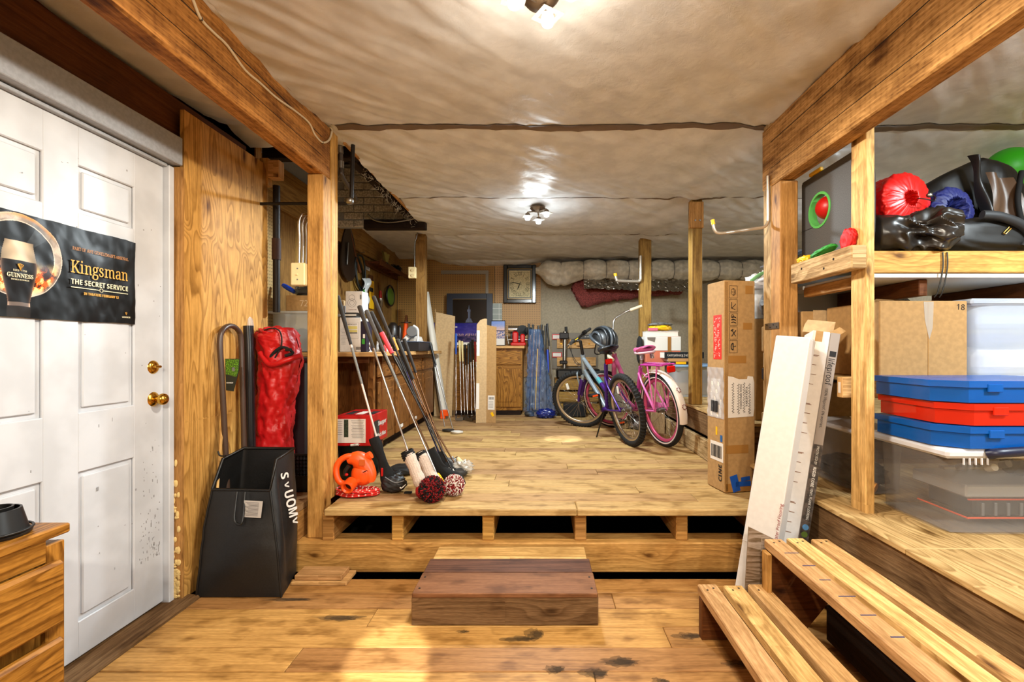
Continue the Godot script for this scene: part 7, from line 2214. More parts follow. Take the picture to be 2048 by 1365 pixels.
func build_right() -> void:
	# ---- tall taped carton on the deck
	var bx := thing("cardboard_box", "tall narrow taped carton with red sticker and scribbled white label", "box", Vector3(1.185, 0.336, -2.86))
	bx.rotation.y = 0.20
	var w := 0.205
	var dp := 0.19
	var hh := 1.275
	part(bx, "body", MB.new().box(Vector3(0, hh / 2, 0), Vector3(w, hh, dp), 1, 0.006), M.card)
	var zf := dp / 2 + 0.001
	var tp := plain("brown tape", Color(0.62, 0.44, 0.22), 0.18)
	for q in [[-0.02, 0.80, 0.12, 0.045], [0.01, 0.62, 0.16, 0.05], [0.05, 1.0, 0.06, 0.04], [0.06, 1.22, 0.05, 0.05], [-0.02, 0.26, 0.15, 0.05], [0.0, 0.03, 0.19, 0.05]]:
		part(bx, "tape", MB.new().box(Vector3(q[0], q[1], zf), Vector3(q[2], q[3], 0.0008), 0, 0.0), tp)
	part(bx, "edge_tape", MB.new().box(Vector3(-w / 2 + 0.010, hh / 2, zf), Vector3(0.022, hh - 0.02, 0.0008), 1, 0.0), clear_plastic("gloss tape", Color(0.66, 0.5, 0.3), 0.6, 0.12))
	# shipping marks in a column, drawn in black
	for k in 5:
		var cy := 1.205 - 0.082 * k
		var cx := -0.046
		for s in [-1, 1]:
			part(bx, "mark_frame", MB.new().box(Vector3(cx + s * 0.026, cy, zf), Vector3(0.0016, 0.074, 0.001), 1, 0.0), M.ink)
			part(bx, "mark_frame", MB.new().box(Vector3(cx, cy + s * 0.037, zf), Vector3(0.053, 0.0016, 0.001), 0, 0.0), M.ink)
		var g := MB.new()
		g.t = Transform3D(Basis(Vector3.BACK, PI / 2), Vector3(cx, cy, zf))
		var z := 0.0006
		match k:
			0:
				g.tube(range(7).map(func(i): return Vector3(0.022 * cos(TAU * i / 6), 0.017 * sin(TAU * i / 6), z)), 0.0012, 4)
				g.tube([Vector3(-0.02, 0.0, z), Vector3(0.0, -0.008, z), Vector3(0.02, 0.0, z)], 0.0012, 4)
				g.tube([Vector3(0, -0.008, z), Vector3(0, 0.014, z)], 0.0012, 4)
			1:
				g.tube([Vector3(-0.024, -0.012, z), Vector3(-0.016, 0.012, z), Vector3(0.02, 0.012, z)], 0.0022, 4)
				g.tube([Vector3(-0.016, 0.012, z), Vector3(0.01, -0.016, z)], 0.0018, 4)
			2:
				for i in 3:
					g.tube([Vector3(-0.022 + 0.016 * i, -0.016, z), Vector3(-0.016 + 0.016 * i, 0.0, z), Vector3(-0.02 + 0.016 * i, 0.014, z)], 0.0028, 4)
				g.tube(range(7).map(func(i): return Vector3(0.018 + 0.01 * cos(TAU * i / 6), 0.006 + 0.01 * sin(TAU * i / 6), z)), 0.0016, 4)
			3:
				g.tube([Vector3(-0.02, -0.015, z), Vector3(0.02, 0.012, z)], 0.0024, 4)
				g.tube([Vector3(-0.02, 0.012, z), Vector3(0.016, -0.016, z)], 0.0024, 4)
				g.tube([Vector3(0.012, 0.016, z), Vector3(0.022, 0.002, z)], 0.0032, 4)
			4:
				g.tube(range(9).map(func(i): return Vector3(0.020 * cos(PI * i / 8), 0.002 + 0.014 * sin(PI * i / 8), z)), 0.003, 4)
				g.tube([Vector3(-0.02, 0.002, z), Vector3(0.02, 0.002, z)], 0.003, 4)
				g.tube([Vector3(0, 0.002, z), Vector3(0, -0.014, z), Vector3(0.006, -0.016, z)], 0.002, 4)
		part(bx, "shipping_mark", g, M.ink)
	# torn white label with scribbles
	var lb := part(bx, "torn_label", MB.new().ext(PackedVector2Array([Vector2(-0.082, 0.45), Vector2(0.088, 0.455), Vector2(0.094, 0.50), Vector2(0.094, 0.66), Vector2(0.085, 0.695), Vector2(0.05, 0.70), Vector2(0.045, 0.68), Vector2(-0.01, 0.68), Vector2(-0.05, 0.695), Vector2(-0.082, 0.70)]), zf, zf + 0.001), M.paper, "torn white label with black scribbles")
	for k in 4:
		var ps := []
		for i in 34:
			ps.append(Vector3(-0.05 + 0.037 * k + 0.009 * sin(i * 2.2), 0.66 - 0.0055 * i - 0.006 * (k % 2), zf + 0.0016))
		part(lb, "scribble", MB.new().tube(ps, 0.0014, 4), M.ink)
		if k == 1 or k == 2:
			letters(lb, ["", "YOHEJUNMEI WENG", "YARLIN CHUA"][k], [0, 0.15, 0.12][k], M.ink, Transform3D(Basis(Vector3.BACK, PI / 2), Vector3(-0.034 + 0.038 * k, 0.575, zf + 0.0014)), true, true)
	for q in [[-0.035, 0.055, 0.05, 0.10, 0.25], [0.02, 0.05, 0.10, 0.03, 0.0], [0.035, 0.08, 0.06, 0.024, 0.1]]:
		var g := MB.new()
		g.t = Transform3D(Basis(Vector3.BACK, q[4]), Vector3(q[0], q[1], zf + 0.001))
		part(bx, "blue_tape", g.box(Vector3.ZERO, Vector3(q[2], q[3], 0.001), 0, 0.0), plain("painter tape", Color(0.04, 0.30, 0.66), 0.5))
	# the long side facing the bicycles
	var xs := -w / 2 - 0.001
	var stk := part(bx, "red_sticker", MB.new().box(Vector3(xs, 0.935, 0.02), Vector3(0.001, 0.27, 0.085), 1, 0.0), plain("sticker red", Color(0.86, 0.16, 0.12), 0.5))
	var rq := RandomNumberGenerator.new()
	rq.seed = 3
	for c in 2:
		for k in 6:
			var g := MB.new()
			g.t = Transform3D(FACE_NX, Vector3(xs - 0.0008, 1.045 - 0.042 * k, 0.035 - 0.036 * c))
			for i in 5:
				var a := Vector3(rq.randf_range(-0.012, 0.012), rq.randf_range(-0.015, 0.015), 0)
				var e := Vector3(a.x + (rq.randf_range(-0.02, 0.02) if i % 2 else 0.0), a.y + (0.0 if i % 2 else rq.randf_range(-0.025, 0.025)), 0)
				g.tube([a, e], 0.0016, 4)
			tag(part(stk, "sticker_character", g, M.white), "white written character", "", "", "stuff")
	part(bx, "clear_pouch", MB.new().grid(16, 24, func(a, b): return Vector3(xs - 0.003 - 0.004 * sin(a * 17.0 + b * 9.0) * sin(b * 21.0), lerpf(0.44, 0.75, b), lerpf(-0.085, 0.09, a))), clear_plastic("pouch film", Color(0.85, 0.85, 0.87), 0.45, 0.15))
	for q in [[0.60, 0.10, 0.16], [0.50, 0.12, 0.11]]:
		part(bx, "address_slip", MB.new().box(Vector3(xs - 0.0005, q[0], 0.0), Vector3(0.001, q[2], q[1]), 1, 0.0), M.paper)
	for k in 8:
		part(bx, "barcode_bar", MB.new().box(Vector3(xs - 0.0075, 0.51, 0.035 - 0.010 * k), Vector3(0.001, 0.07, 0.004 + 0.003 * (k % 3)), 1, 0.0), M.ink)
		part(bx, "barcode_bar", MB.new().box(Vector3(xs - 0.0018, 0.235, 0.06 - 0.014 * k), Vector3(0.001, 0.075, 0.005 + 0.003 * (k % 3)), 1, 0.0), M.ink)
	part(bx, "barcode_label", MB.new().box(Vector3(xs, 0.235, 0.012), Vector3(0.001, 0.115, 0.135), 1, 0.0), M.paper)
	part(bx, "yellow_tag", MB.new().box(Vector3(xs, 0.36, 0.01), Vector3(0.001, 0.05, 0.016), 1, 0.0), M.yellow)
	part(bx, "blue_green_tag", MB.new().box(Vector3(xs, 0.32, 0.06), Vector3(0.001, 0.04, 0.022), 1, 0.0), plain("tag blue", Color(0.05, 0.35, 0.6), 0.4))
	letters(bx, "CINE", 0.10, M.ink, Transform3D(FACE_NX * Basis(Vector3.BACK, PI / 2), Vector3(xs - 0.001, 0.11, 0.05)), true)

	# ---- leaning flooring cartons and loose planks
	var lean := Basis(Vector3.BACK, -0.190) * Basis(Vector3.RIGHT, -0.055)
	var fb := thing("flooring_carton", "plain white flooring carton, front one leaning by the steps", "carton", Vector3(0.962, 0.036, -2.085))
	fb.transform.basis = lean * Basis(Vector3.UP, -0.85)
	part(fb, "body", MB.new().box(Vector3(0, 0.62, 0), Vector3(0.15, 1.24, 0.07), 1, 0.004), M.white_box)
	part(fb, "side_crease", MB.new().box(Vector3(0.0757, 0.62, 0.0), Vector3(0.001, 1.22, 0.066), 1, 0.0), plain("carton shade", Color(0.78, 0.75, 0.72), 0.7))
	part(fb, "fold_line", MB.new().box(Vector3(0, 0.27, 0.0355), Vector3(0.15, 0.003, 0.001), 0, 0.0), plain("carton shade", Color(0.78, 0.75, 0.72), 0.7))
	letters(fb, "Water Proof Flooring", 0.17, plain("print dark red", Color(0.55, 0.08, 0.10), 0.7), Transform3D(Basis(Vector3.BACK, PI / 2), Vector3(0.067, 0.40, 0.036)), false)
	var fl := thing("flooring_carton", "open flooring carton with grey printed side and torn top flap", "carton", Vector3(1.125, 0.036, -2.170))
	fl.transform.basis = lean * Basis(Vector3.UP, -0.32)
	part(fl, "body", MB.new().box(Vector3(-0.012, 0.63, 0), Vector3(0.075, 1.26, 0.16), 1, 0.003), M.white_box)
	part(fl, "flute_core", MB.new().box(Vector3(-0.02, 1.235, 0.0805), Vector3(0.03, 0.05, 0.001), 1, 0.0), M.card)
	for k in 26:
		part(fl, "print_line", MB.new().box(Vector3(-0.028 + 0.006 * (k % 2), 1.19 - 0.046 * k - 0.05 * float(k % 5 == 0), 0.0812), Vector3(0.030, 0.0025, 0.0008), 0, 0.0), plain("print brown", Color(0.50, 0.34, 0.26), 0.7))
	var grey_side := plain("printed side grey", Color(0.56, 0.52, 0.49), 0.5)
	var side := part(fl, "printed_side", MB.new().box(Vector3(0.046, 0.64, 0.055), Vector3(0.040, 1.24, 0.052), 1, 0.002), grey_side)
	part(side, "printed_photo", MB.new().box(Vector3(0.046, 0.38, 0.0815), Vector3(0.0385, 0.71, 0.001), 1, 0.0), mottled("room photo", Color(0.34, 0.29, 0.26), 0.5, 12, 0.03, 0.5, 4.0, 0.0))
	var down := Basis(Vector3.BACK, -PI / 2)
	var logo := part(side, "logo_square", MB.new().box(Vector3(0.047, 1.160, 0.0817), Vector3(0.026, 0.026, 0.001), 0, 0.0), M.ink)
	var _lg := logo
	letters(side, "lifeproof", 0.125, M.ink, Transform3D(down, Vector3(0.045, 1.078, 0.0817)), false)
	letters(side, "100% lifeproof. 0% worries.", 0.185, M.ink, Transform3D(down, Vector3(0.044, 0.905, 0.0817)), false)
	letters(side, "RIGID CORE", 0.09, M.white, Transform3D(down, Vector3(0.046, 0.585, 0.0825)), true)
	letters(side, "VINYL PLANK FLOORING", 0.145, M.white, Transform3D(down, Vector3(0.047, 0.46, 0.0825)), false)
	letters(side, "PROTECTED BY", 0.085, M.white, Transform3D(down, Vector3(0.046, 0.685, 0.0825)), false)
	part(side, "blue_roundel", MB.new().cyl(Vector3(0.046, 0.355, 0.0815), Vector3(0.046, 0.355, 0.083), 0.013, -1, 18), plain("roundel blue", Color(0.30, 0.52, 0.72), 0.5))
	part(side, "green_roundel", MB.new().cyl(Vector3(0.046, 0.322, 0.0815), Vector3(0.046, 0.322, 0.083), 0.013, -1, 18), plain("roundel green", Color(0.32, 0.42, 0.12), 0.5))
	part(fl, "top_flap", MB.new().ext(PackedVector2Array([Vector2(-0.075, 1.262), Vector2(0.055, 1.268), Vector2(0.06, 1.33), Vector2(-0.06, 1.325), Vector2(-0.07, 1.30)]), -0.01, -0.007), M.card_pale)
	part(fl, "torn_flap", MB.new().ext(PackedVector2Array([Vector2(0.025, 1.262), Vector2(0.075, 1.262), Vector2(0.10, 1.285), Vector2(0.07, 1.30)]), 0.03, 0.033), M.card)
	var vp := thing("plank_bundle", "narrow stack of brown vinyl planks leaning behind the printed carton", "planks", Vector3(1.207, 0.036, -2.20))
	vp.transform.basis = lean * Basis(Vector3.UP, -0.45)
	for k in 3:
		part(vp, "plank", MB.new().box(Vector3(-0.008 + 0.010 * k, 0.61 + 0.003 * k, 0.02), Vector3(0.0085, 1.22, 0.12), 1, 0.001), M.vinyl_edge)
	var gp := thing("vinyl_plank", "single grey-brown vinyl offcut standing at the foot of the white carton", "plank", Vector3(0.93, 0.003, -1.965))
	gp.transform.basis = Basis(Vector3.BACK, -0.05) * Basis(Vector3.RIGHT, -0.03)
	part(gp, "plank", MB.new().ext(PackedVector2Array([Vector2(-0.065, 0), Vector2(0.075, 0), Vector2(0.075, 0.375), Vector2(-0.055, 0.430)]), -0.003, 0.003), M.vinyl)

	# ---- storage on the ledge beside the slim stud
	var cl := clear_plastic("smoked clear plastic", Color(0.58, 0.56, 0.55), 0.34, 0.3)
	var rimw := clear_plastic("milky rim", Color(0.88, 0.88, 0.90), 0.8, 0.3)
	var t := tub("storage_tote", "large grey clear tote with tools inside under the coloured cases", 1.50, 2.22, 0.5055, 0.828, 1.695, 2.10, cl, rimw, 0.035, 0.02)
	part(t, "handle", MB.new().tube(smooth_path([Vector3(-0.21, 0.305, 0.20), Vector3(-0.18, 0.315, 0.222), Vector3(-0.06, 0.322, 0.225), Vector3(0.06, 0.315, 0.222), Vector3(0.10, 0.305, 0.20)], 5), 0.018, 10), plain("handle navy", Color(0.07, 0.09, 0.20), 0.4), "dark blue handle")
	for k in 5:
		part(t, "rim_rib", MB.new().box(Vector3(-0.30 + 0.022 * k, 0.279, 0.204), Vector3(0.003, 0.024, 0.006), 1, 0.0), rimw)
	var saw := thing("table_saw", "grey power tool with orange trim lying inside the big tote", "power tool", Vector3(1.84, 0.515, -1.90))
	part(saw, "bed", MB.new().box(Vector3(0.0, 0.135, 0.0), Vector3(0.40, 0.05, 0.26), 0, 0.006), plain("tool silver", Color(0.66, 0.66, 0.66), 0.35, 0.4))
	part(saw, "body", MB.new().box(Vector3(0.02, 0.07, 0.0), Vector3(0.34, 0.08, 0.22), 0, 0.01), M.dark_grey)
	for k in 6:
		part(saw, "rib", MB.new().box(Vector3(-0.12 + 0.05 * k, 0.06, 0.112), Vector3(0.012, 0.05, 0.006), 1, 0.001), M.grey)
	for q in [[0.028, 0.115], [0.100, 0.115]]:
		part(saw, "orange_trim", MB.new().box(Vector3(0.0, q[0], q[1]), Vector3(0.36, 0.006, 0.006), 0, 0.001), M.orange)
	part(saw, "orange_trim", MB.new().box(Vector3(-0.182, 0.028, 0.0), Vector3(0.006, 0.006, 0.24), 2, 0.001), M.orange)
	part(saw, "knob", MB.new().cyl(Vector3(0.215, 0.05, 0.10), Vector3(0.215, 0.05, 0.125), 0.013, -1, 14), M.orange)
	part(saw, "motor", MB.new().cyl(Vector3(0.12, 0.22, -0.02), Vector3(0.30, 0.19, 0.02), 0.055, -1, 18), M.black)
	part(saw, "fence", MB.new().box(Vector3(-0.10, 0.20, 0.02), Vector3(0.20, 0.012, 0.03), 0, 0.002), M.steel)
	for k in 6:
		single("hardware", MB.new().cyl(Vector3.ZERO, Vector3(0.0, 0.012, 0.03), 0.014, -1, 12), [M.steel, M.brass, M.white][k % 3], ["steel", "brass", "white", "second steel", "second brass", "second white"][k] + " round fitting seen through the upper wall of the big tote", "hardware", Vector3(1.62 + 0.075 * k, 0.74 + 0.018 * sin(k * 2.0), -1.78 - 0.02 * k))
	t = tub("storage_tote", "grey clear tote half hidden behind the slim stud", 1.49, 1.75, 0.5055, 0.815, 2.16, 2.62, cl, rimw, 0.025, 0.03)
	part(t, "contents", MB.new().blob(Vector3(0.0, 0.07, 0.0), Vector3(0.10, 0.06, 0.18), 0.8, 0.03, 3.0, 5), M.dark_grey)
	part(t, "contents", MB.new().cyl(Vector3(-0.07, 0.05, 0.13), Vector3(-0.02, 0.03, 0.20), 0.024, -1, 14), plain("wood dowel", Color(0.75, 0.5, 0.2), 0.5))
	# flat coloured cases
	var names := ["lower blue flat case on the big tote lid", "red flat case between the two blue cases", "upper blue flat case under the large cardboard box"]
	var cols := [Color(0.0, 0.36, 0.72), Color(0.85, 0.16, 0.06), Color(0.0, 0.36, 0.72)]
	for k in 3:
		var m := clear_plastic("case plastic %d" % (k % 2), cols[k], 0.72, 0.27)
		var y := 0.8285 + 0.0845 * k
		var dx: float = [0.0, 0.015, -0.005][k]
		var o := thing("flat_case", names[k], "case", Vector3(1.80 + dx, y, -1.875), "flat coloured cases on the big tote")
		var oct := PackedVector2Array([Vector2(-0.30, -0.17), Vector2(-0.22, -0.185), Vector2(0.27, -0.185), Vector2(0.30, -0.15), Vector2(0.30, 0.15), Vector2(0.27, 0.185), Vector2(-0.22, 0.185), Vector2(-0.30, 0.11)])
		var b := MB.new()
		b.t = Transform3D(Basis(Vector3.RIGHT, PI / 2), Vector3.ZERO)
		part(o, "tray", b.ext(oct, -0.004, -0.058), m)
		b = MB.new()
		b.t = Transform3D(Basis.from_scale(Vector3(1.025, 1, 1.04)) * Basis(Vector3.RIGHT, PI / 2), Vector3.ZERO)
		part(o, "lid", b.ext(oct, -0.060, -0.084), m)
		for x in [-0.13, 0.15]:
			part(o, "latch", MB.new().box(Vector3(x, 0.058, 0.193), Vector3(0.055, 0.03, 0.008), 0, 0.002), m)
		part(o, "contents", MB.new().box(Vector3(0.04, 0.03, 0.02), Vector3(0.46, 0.04, 0.28), 0, 0.006), [M.dark_grey, M.red, M.dark_grey][k])
	# lower shelf: rail and boxes
	var sf := thing("storage_shelf", "lower timber shelf carrying the large box and milky tote", "shelf")
	part(sf, "front_rail", MB.new().box(Vector3(2.42, 1.022, -2.12), Vector3(2.08, 0.094, 0.038), 0, 0.003), M.slat0)
	part(sf, "deck_board", MB.new().box(Vector3(2.42, 1.062, -2.42), Vector3(2.06, 0.015, 0.56), 0, 0.001), M.ledge_ply)
	part(sf, "back_rail", MB.new().box(Vector3(2.42, 1.015, -2.70), Vector3(2.08, 0.08, 0.038), 0, 0.003), M.stud1)
	part(sf, "barcode_sticker", MB.new().box(Vector3(1.3795, 1.022, -2.12), Vector3(0.001, 0.05, 0.016), 1, 0.0), M.paper)
	var cb := bxp("cardboard_box", "large tan carton marked 18 on the lower shelf", "box", 1.52, 1.915, 1.071, 1.415, 2.06, 2.44, M.card)
	letters(cb, "18", 0.035, M.ink, Transform3D(Basis(Vector3.BACK, -0.06), Vector3(0.165, 0.315, 0.191)), false)
	letters(cb, "S", 0.03, M.ink, Transform3D(FACE_NX, Vector3(-0.1985, 0.31, 0.06)), false)
	part(cb, "clear_tape", MB.new().ext(PackedVector2Array([Vector2(0.0, 0.34), Vector2(0.045, 0.34), Vector2(0.04, 0.22), Vector2(0.025, 0.17), Vector2(0.005, 0.26)]), 0.1905, 0.1912), clear_plastic("tape film", Color(0.8, 0.76, 0.7), 0.4, 0.1))
	part(cb, "seam", MB.new().box(Vector3(0.02, 0.17, 0.1908), Vector3(0.002, 0.33, 0.0006), 1, 0.0), M.tape)
	part(cb, "top_flap", MB.new().ext(PackedVector2Array([Vector2(-0.10, 0.343), Vector2(0.20, 0.343), Vector2(0.17, 0.362), Vector2(-0.06, 0.375)]), -0.02, -0.016), M.card_pale)
	cb = bxp("cardboard_box", "open carton with orange-lit face behind the slim stud", "box", 1.40, 1.56, 1.071, 1.40, 2.46, 2.72, M.card)
	part(cb, "flap", MB.new().box(Vector3(0.03, 0.30, 0.132), Vector3(0.10, 0.07, 0.003), 0, 0.0), M.card_pale)
	var milky := clear_plastic("milky clear plastic", Color(0.80, 0.84, 0.90), 0.55, 0.3)
	t = tub("storage_tote", "tall milky clear tote beside the carton marked 18", 1.925, 2.42, 1.071, 1.425, 2.05, 2.45, milky, milky, 0.03, 0.015)
	part(t, "contents", MB.new().box(Vector3(0.02, 0.07, 0.0), Vector3(0.38, 0.11, 0.28), 0, 0.03), M.paper)
	part(t, "contents", MB.new().blob(Vector3(-0.02, 0.17, 0.03), Vector3(0.16, 0.03, 0.10), 0.8, 0.02, 3.0, 2), plain("cloth lilac", Color(0.30, 0.30, 0.45), 0.9))
	part(t, "contents", MB.new().box(Vector3(0.03, 0.26, 0.0), Vector3(0.36, 0.07, 0.26), 0, 0.02), plain("cloth pale blue", Color(0.62, 0.68, 0.78), 0.9))
	# things hanging on behind: pale bedding roll
	single("bedding_roll", MB.new().tube(smooth_path([Vector3(1.45, 1.50, -3.0), Vector3(1.8, 1.48, -3.05), Vector3(2.4, 1.49, -3.0)], 5), [0.02, 0.09, 0.11, 0.10, 0.12, 0.11, 0.10, 0.11, 0.12, 0.10, 0.03], 16), mottled("bedding", Color(0.55, 0.54, 0.54), 0.6, 6, 0.05, 0.6, 3.0, 0.3), "pale wrapped bedding roll in the gloom behind the lower shelf", "bedding")
	# ---- upper shelf
	var us := thing("storage_shelf", "upper shelf with pale timber front rail under the duffel bags", "shelf")
	part(us, "front_rail", MB.new().box(Vector3(2.43, 1.588, -2.07), Vector3(2.02, 0.098, 0.038), 0, 0.003), M.stud2)
	part(us, "shelf_board", MB.new().box(Vector3(2.43, 1.528, -2.42), Vector3(2.02, 0.018, 0.72), 0, 0.001), M.white)
	part(us, "shelf_deck", MB.new().box(Vector3(2.43, 1.63, -2.42), Vector3(2.02, 0.014, 0.66), 0, 0.001), M.ledge_ply)
	for x in [1.75, 2.35]:
		part(us, "cross_bearer", MB.new().box(Vector3(x, 1.48, -2.42), Vector3(0.04, 0.075, 0.64), 2, 0.003), M.dark_board)
	var b0 := MB.new()
	b0.uo = Vector2(0.4, 0.2)
	part(us, "ledger", b0.box(Vector3(1.340, 1.588, -2.165), Vector3(0.064, 0.098, 0.47), 2, 0.004), M.grey_post)
	part(us, "ledger_cleat", MB.new().box(Vector3(1.43, 1.50, -2.25), Vector3(0.04, 0.05, 0.42), 2, 0.003), M.stud1)
	for q in [[1.60, -2.05], [1.57, -2.12], [1.60, -2.3]]:
		part(us, "knot", MB.new().cyl(Vector3(1.3085, q[0], q[1]), Vector3(1.3070, q[0], q[1]), 0.006, -1, 10), M.dark_timber)
	# angled stray pieces: cables hanging in front
	for k in 2:
		single("cord", MB.new().tube(smooth_path([Vector3(1.79 + 0.02 * k, 1.63, -2.045), Vector3(1.79 + 0.02 * k, 1.56, -2.044), Vector3(1.775 + 0.02 * k, 1.46, -2.05), Vector3(1.765 + 0.022 * k, 1.43, -2.06)], 4), 0.003, 6), M.black, ["thin black cord hanging over the shelf rail, one nearer the stud", "thin black cord hanging over the shelf rail, one farther from the stud"][k], "cord")
	# bean-bag toss board
	var cn := thing("toss_board", "charcoal bean-bag toss board with green-lined hole standing on end", "game board", Vector3(1.44, 1.64, -2.29))
	var bf := FACE_NX
	var face := MB.new()
	face.t = Transform3D(bf, Vector3.ZERO)
	var hole := Vector2(-0.08, 0.275)
	var ring := func(a: float, b: float) -> Vector3:
		var w3 := a * TAU
		var d := Vector2(cos(w3), sin(w3))
		var tx := INF
		if absf(d.x) > 1e-6:
			tx = ((0.24 if d.x > 0 else -0.24) - hole.x) / d.x
		var ty := INF
		if absf(d.y) > 1e-6:
			ty = ((0.47 if d.y > 0 else 0.0) - hole.y) / d.y
		var e := hole + d * minf(tx, ty)
		var p := (hole + d * 0.092).lerp(e, b)
		return Vector3(p.x, p.y, 0.0)
	part(cn, "panel", face.grid(96, 1, ring, true), mottled("charcoal felt", Color(0.36, 0.355, 0.355), 0.8, 6, 0.12, 0.85, 6.0, 0.02))
	var lin := MB.new()
	lin.t = Transform3D(bf, Vector3(0, hole.y, 0)) * Transform3D(Basis.IDENTITY, Vector3(hole.x, 0, 0))
	part(cn, "hole_lining", lin.lathe([Vector2(0.092, -0.035), Vector2(0.092, 0.004), Vector2(0.080, 0.004), Vector2(0.080, -0.035)], 40, Transform3D(Basis(Vector3.RIGHT, PI / 2), Vector3.ZERO)), plain("lining green", Color(0.36, 0.72, 0.36), 0.5), "green hole lining")
	for q in [[0.0, 0.465, 0.48, 0.012], [0.0, 0.006, 0.48, 0.012]]:
		var e := MB.new()
		e.t = Transform3D(bf, Vector3.ZERO)
		part(cn, "edge_bar", e.box(Vector3(q[0], q[1], -0.02), Vector3(q[2], q[3], 0.036), 0, 0.002), M.black)
	for x in [-0.235, 0.235]:
		var e := MB.new()
		e.t = Transform3D(bf, Vector3.ZERO)
		part(cn, "edge_bar", e.box(Vector3(x, 0.235, -0.02), Vector3(0.012, 0.46, 0.036), 1, 0.002), M.black)
	var sl := MB.new()
	sl.t = Transform3D(bf, Vector3.ZERO)
	part(cn, "fold_line", sl.box(Vector3(-0.18, 0.20, 0.001), Vector3(0.12, 0.002, 0.001), 0, 0.0), M.black)
	for y in [0.10, 0.24, 0.36]:
		part(cn, "teal_latch", MB.new().box(Vector3(0.035, y, 0.245), Vector3(0.014, 0.04, 0.012), 1, 0.002), plain("latch teal", Color(0.20, 0.50, 0.42), 0.4))
	part(cn, "carry_case", MB.new().blob(Vector3(0.045, 0.22, 0.12), Vector3(0.024, 0.24, 0.12), 0.5), M.dark_grey)
	single("ball", MB.new().blob(Vector3.ZERO, Vector3.ONE * 0.06, 1.0), M.red, "red ball glimpsed through the toss board hole", "ball", Vector3(1.48, 1.925, -2.36))
	for q in [["yellow", Vector3(1.345, 1.652, -2.335), Vector3(0.026, 0.016, 0.045), M.yellow, 1, 0.0], ["green", Vector3(1.348, 1.662, -2.19), Vector3(0.028, 0.012, 0.085), plain("bean bag green", Color(0.16, 0.56, 0.18), 0.6), 2, -0.16], ["red", Vector3(1.362, 1.682, -2.03), Vector3(0.016, 0.045, 0.04), plain("bean bag red", Color(0.80, 0.06, 0.07), 0.6), 3, 0.3]]:
		var bb := single("bean_bag", MB.new().blob(Vector3.ZERO, q[2], 0.7, 0.010, 3.0, q[4]), q[3], q[0] + " bean bag resting on the grey ledger beam", "bean bag", q[1])
		bb.rotation.x = q[5]
	# stuff sacks and bags
	var nyl := plain("sack red", Color(0.80, 0.05, 0.045), 0.33)
	nyl.rim_enabled = true
	nyl.rim = 0.2
	var rs := thing("stuff_sack", "shiny red stuff sack with gathered mouth on the upper shelf", "sack")
	stuff_sack(rs, Vector3(1.665, 1.895, -2.38), Vector3(1.70, 1.89, -2.10), 0.125, 0.036, nyl, 5)
	part(rs, "drawcord", MB.new().tube(smooth_path([Vector3(1.69, 1.875, -2.06), Vector3(1.72, 1.865, -2.045), Vector3(1.765, 1.862, -2.06), Vector3(1.77, 1.88, -2.06), Vector3(1.735, 1.885, -2.045)], 5), 0.0025, 6), M.black)
	part(rs, "cord_lock", MB.new().blob(Vector3(1.735, 1.885, -2.05), Vector3(0.012, 0.010, 0.010), 0.8), M.steel)
	var bs := thing("stuff_sack", "navy blue stuff sack with gathered mouth beside the red one", "sack")
	stuff_sack(bs, Vector3(1.92, 1.85, -2.39), Vector3(1.945, 1.85, -2.14), 0.110, 0.060, plain("sack navy", Color(0.06, 0.11, 0.38), 0.55), 8, 34.0)
	var vinyl := plain("black coated cloth", Color(0.13, 0.11, 0.095), 0.3)
	var kn := FastNoiseLite.new()
	kn.seed = 41
	kn.frequency = 2.6
	kn.fractal_octaves = 2
	var kb := thing("crumpled_bag", "crumpled shiny black bag drooping in front of the red sack", "bag")
	var kf := func(a: float, b: float) -> Vector3:
		var w2 := a * TAU
		var ax2 := Vector3(0.93, 0.02, 0.35).normalized()
		var s2 := ax2.cross(Vector3.UP).normalized()
		var u2 := s2.cross(ax2)
		var rr := lerpf(0.090, 0.100, b) * sqrt(clampf(b * 6.0, 0.0, 1.0))
		if b > 0.78:
			rr *= lerpf(1.0, 0.62, (b - 0.78) / 0.22)
		var nn := kn.get_noise_3d(b * 0.55, cos(w2) * 0.22, sin(w2) * 0.22)
		var rd := 0.5 - absf(kn.get_noise_3d(b * 0.9 + 5.0 + 0.25 * sin(w2), cos(w2) * 0.30, sin(w2) * 0.30)) * 2.4
		rr *= 1.0 + 0.75 * nn * smoothstep(0.1, 0.6, b) + 0.42 * rd * smoothstep(0.15, 0.6, b)
		var c := Vector3(1.52, 1.735, -2.18) + ax2 * (0.37 * b)
		var p := c + (s2 * cos(w2) * 0.9 + u2 * sin(w2) * 1.0) * rr
		p.y = maxf(p.y, 1.641)
		return p
	part(kb, "body", MB.new().grid(84, 70, kf, true), vinyl)
	var gb := thing("garment_bag", "large black garment bag with metal clip on the upper shelf", "bag")
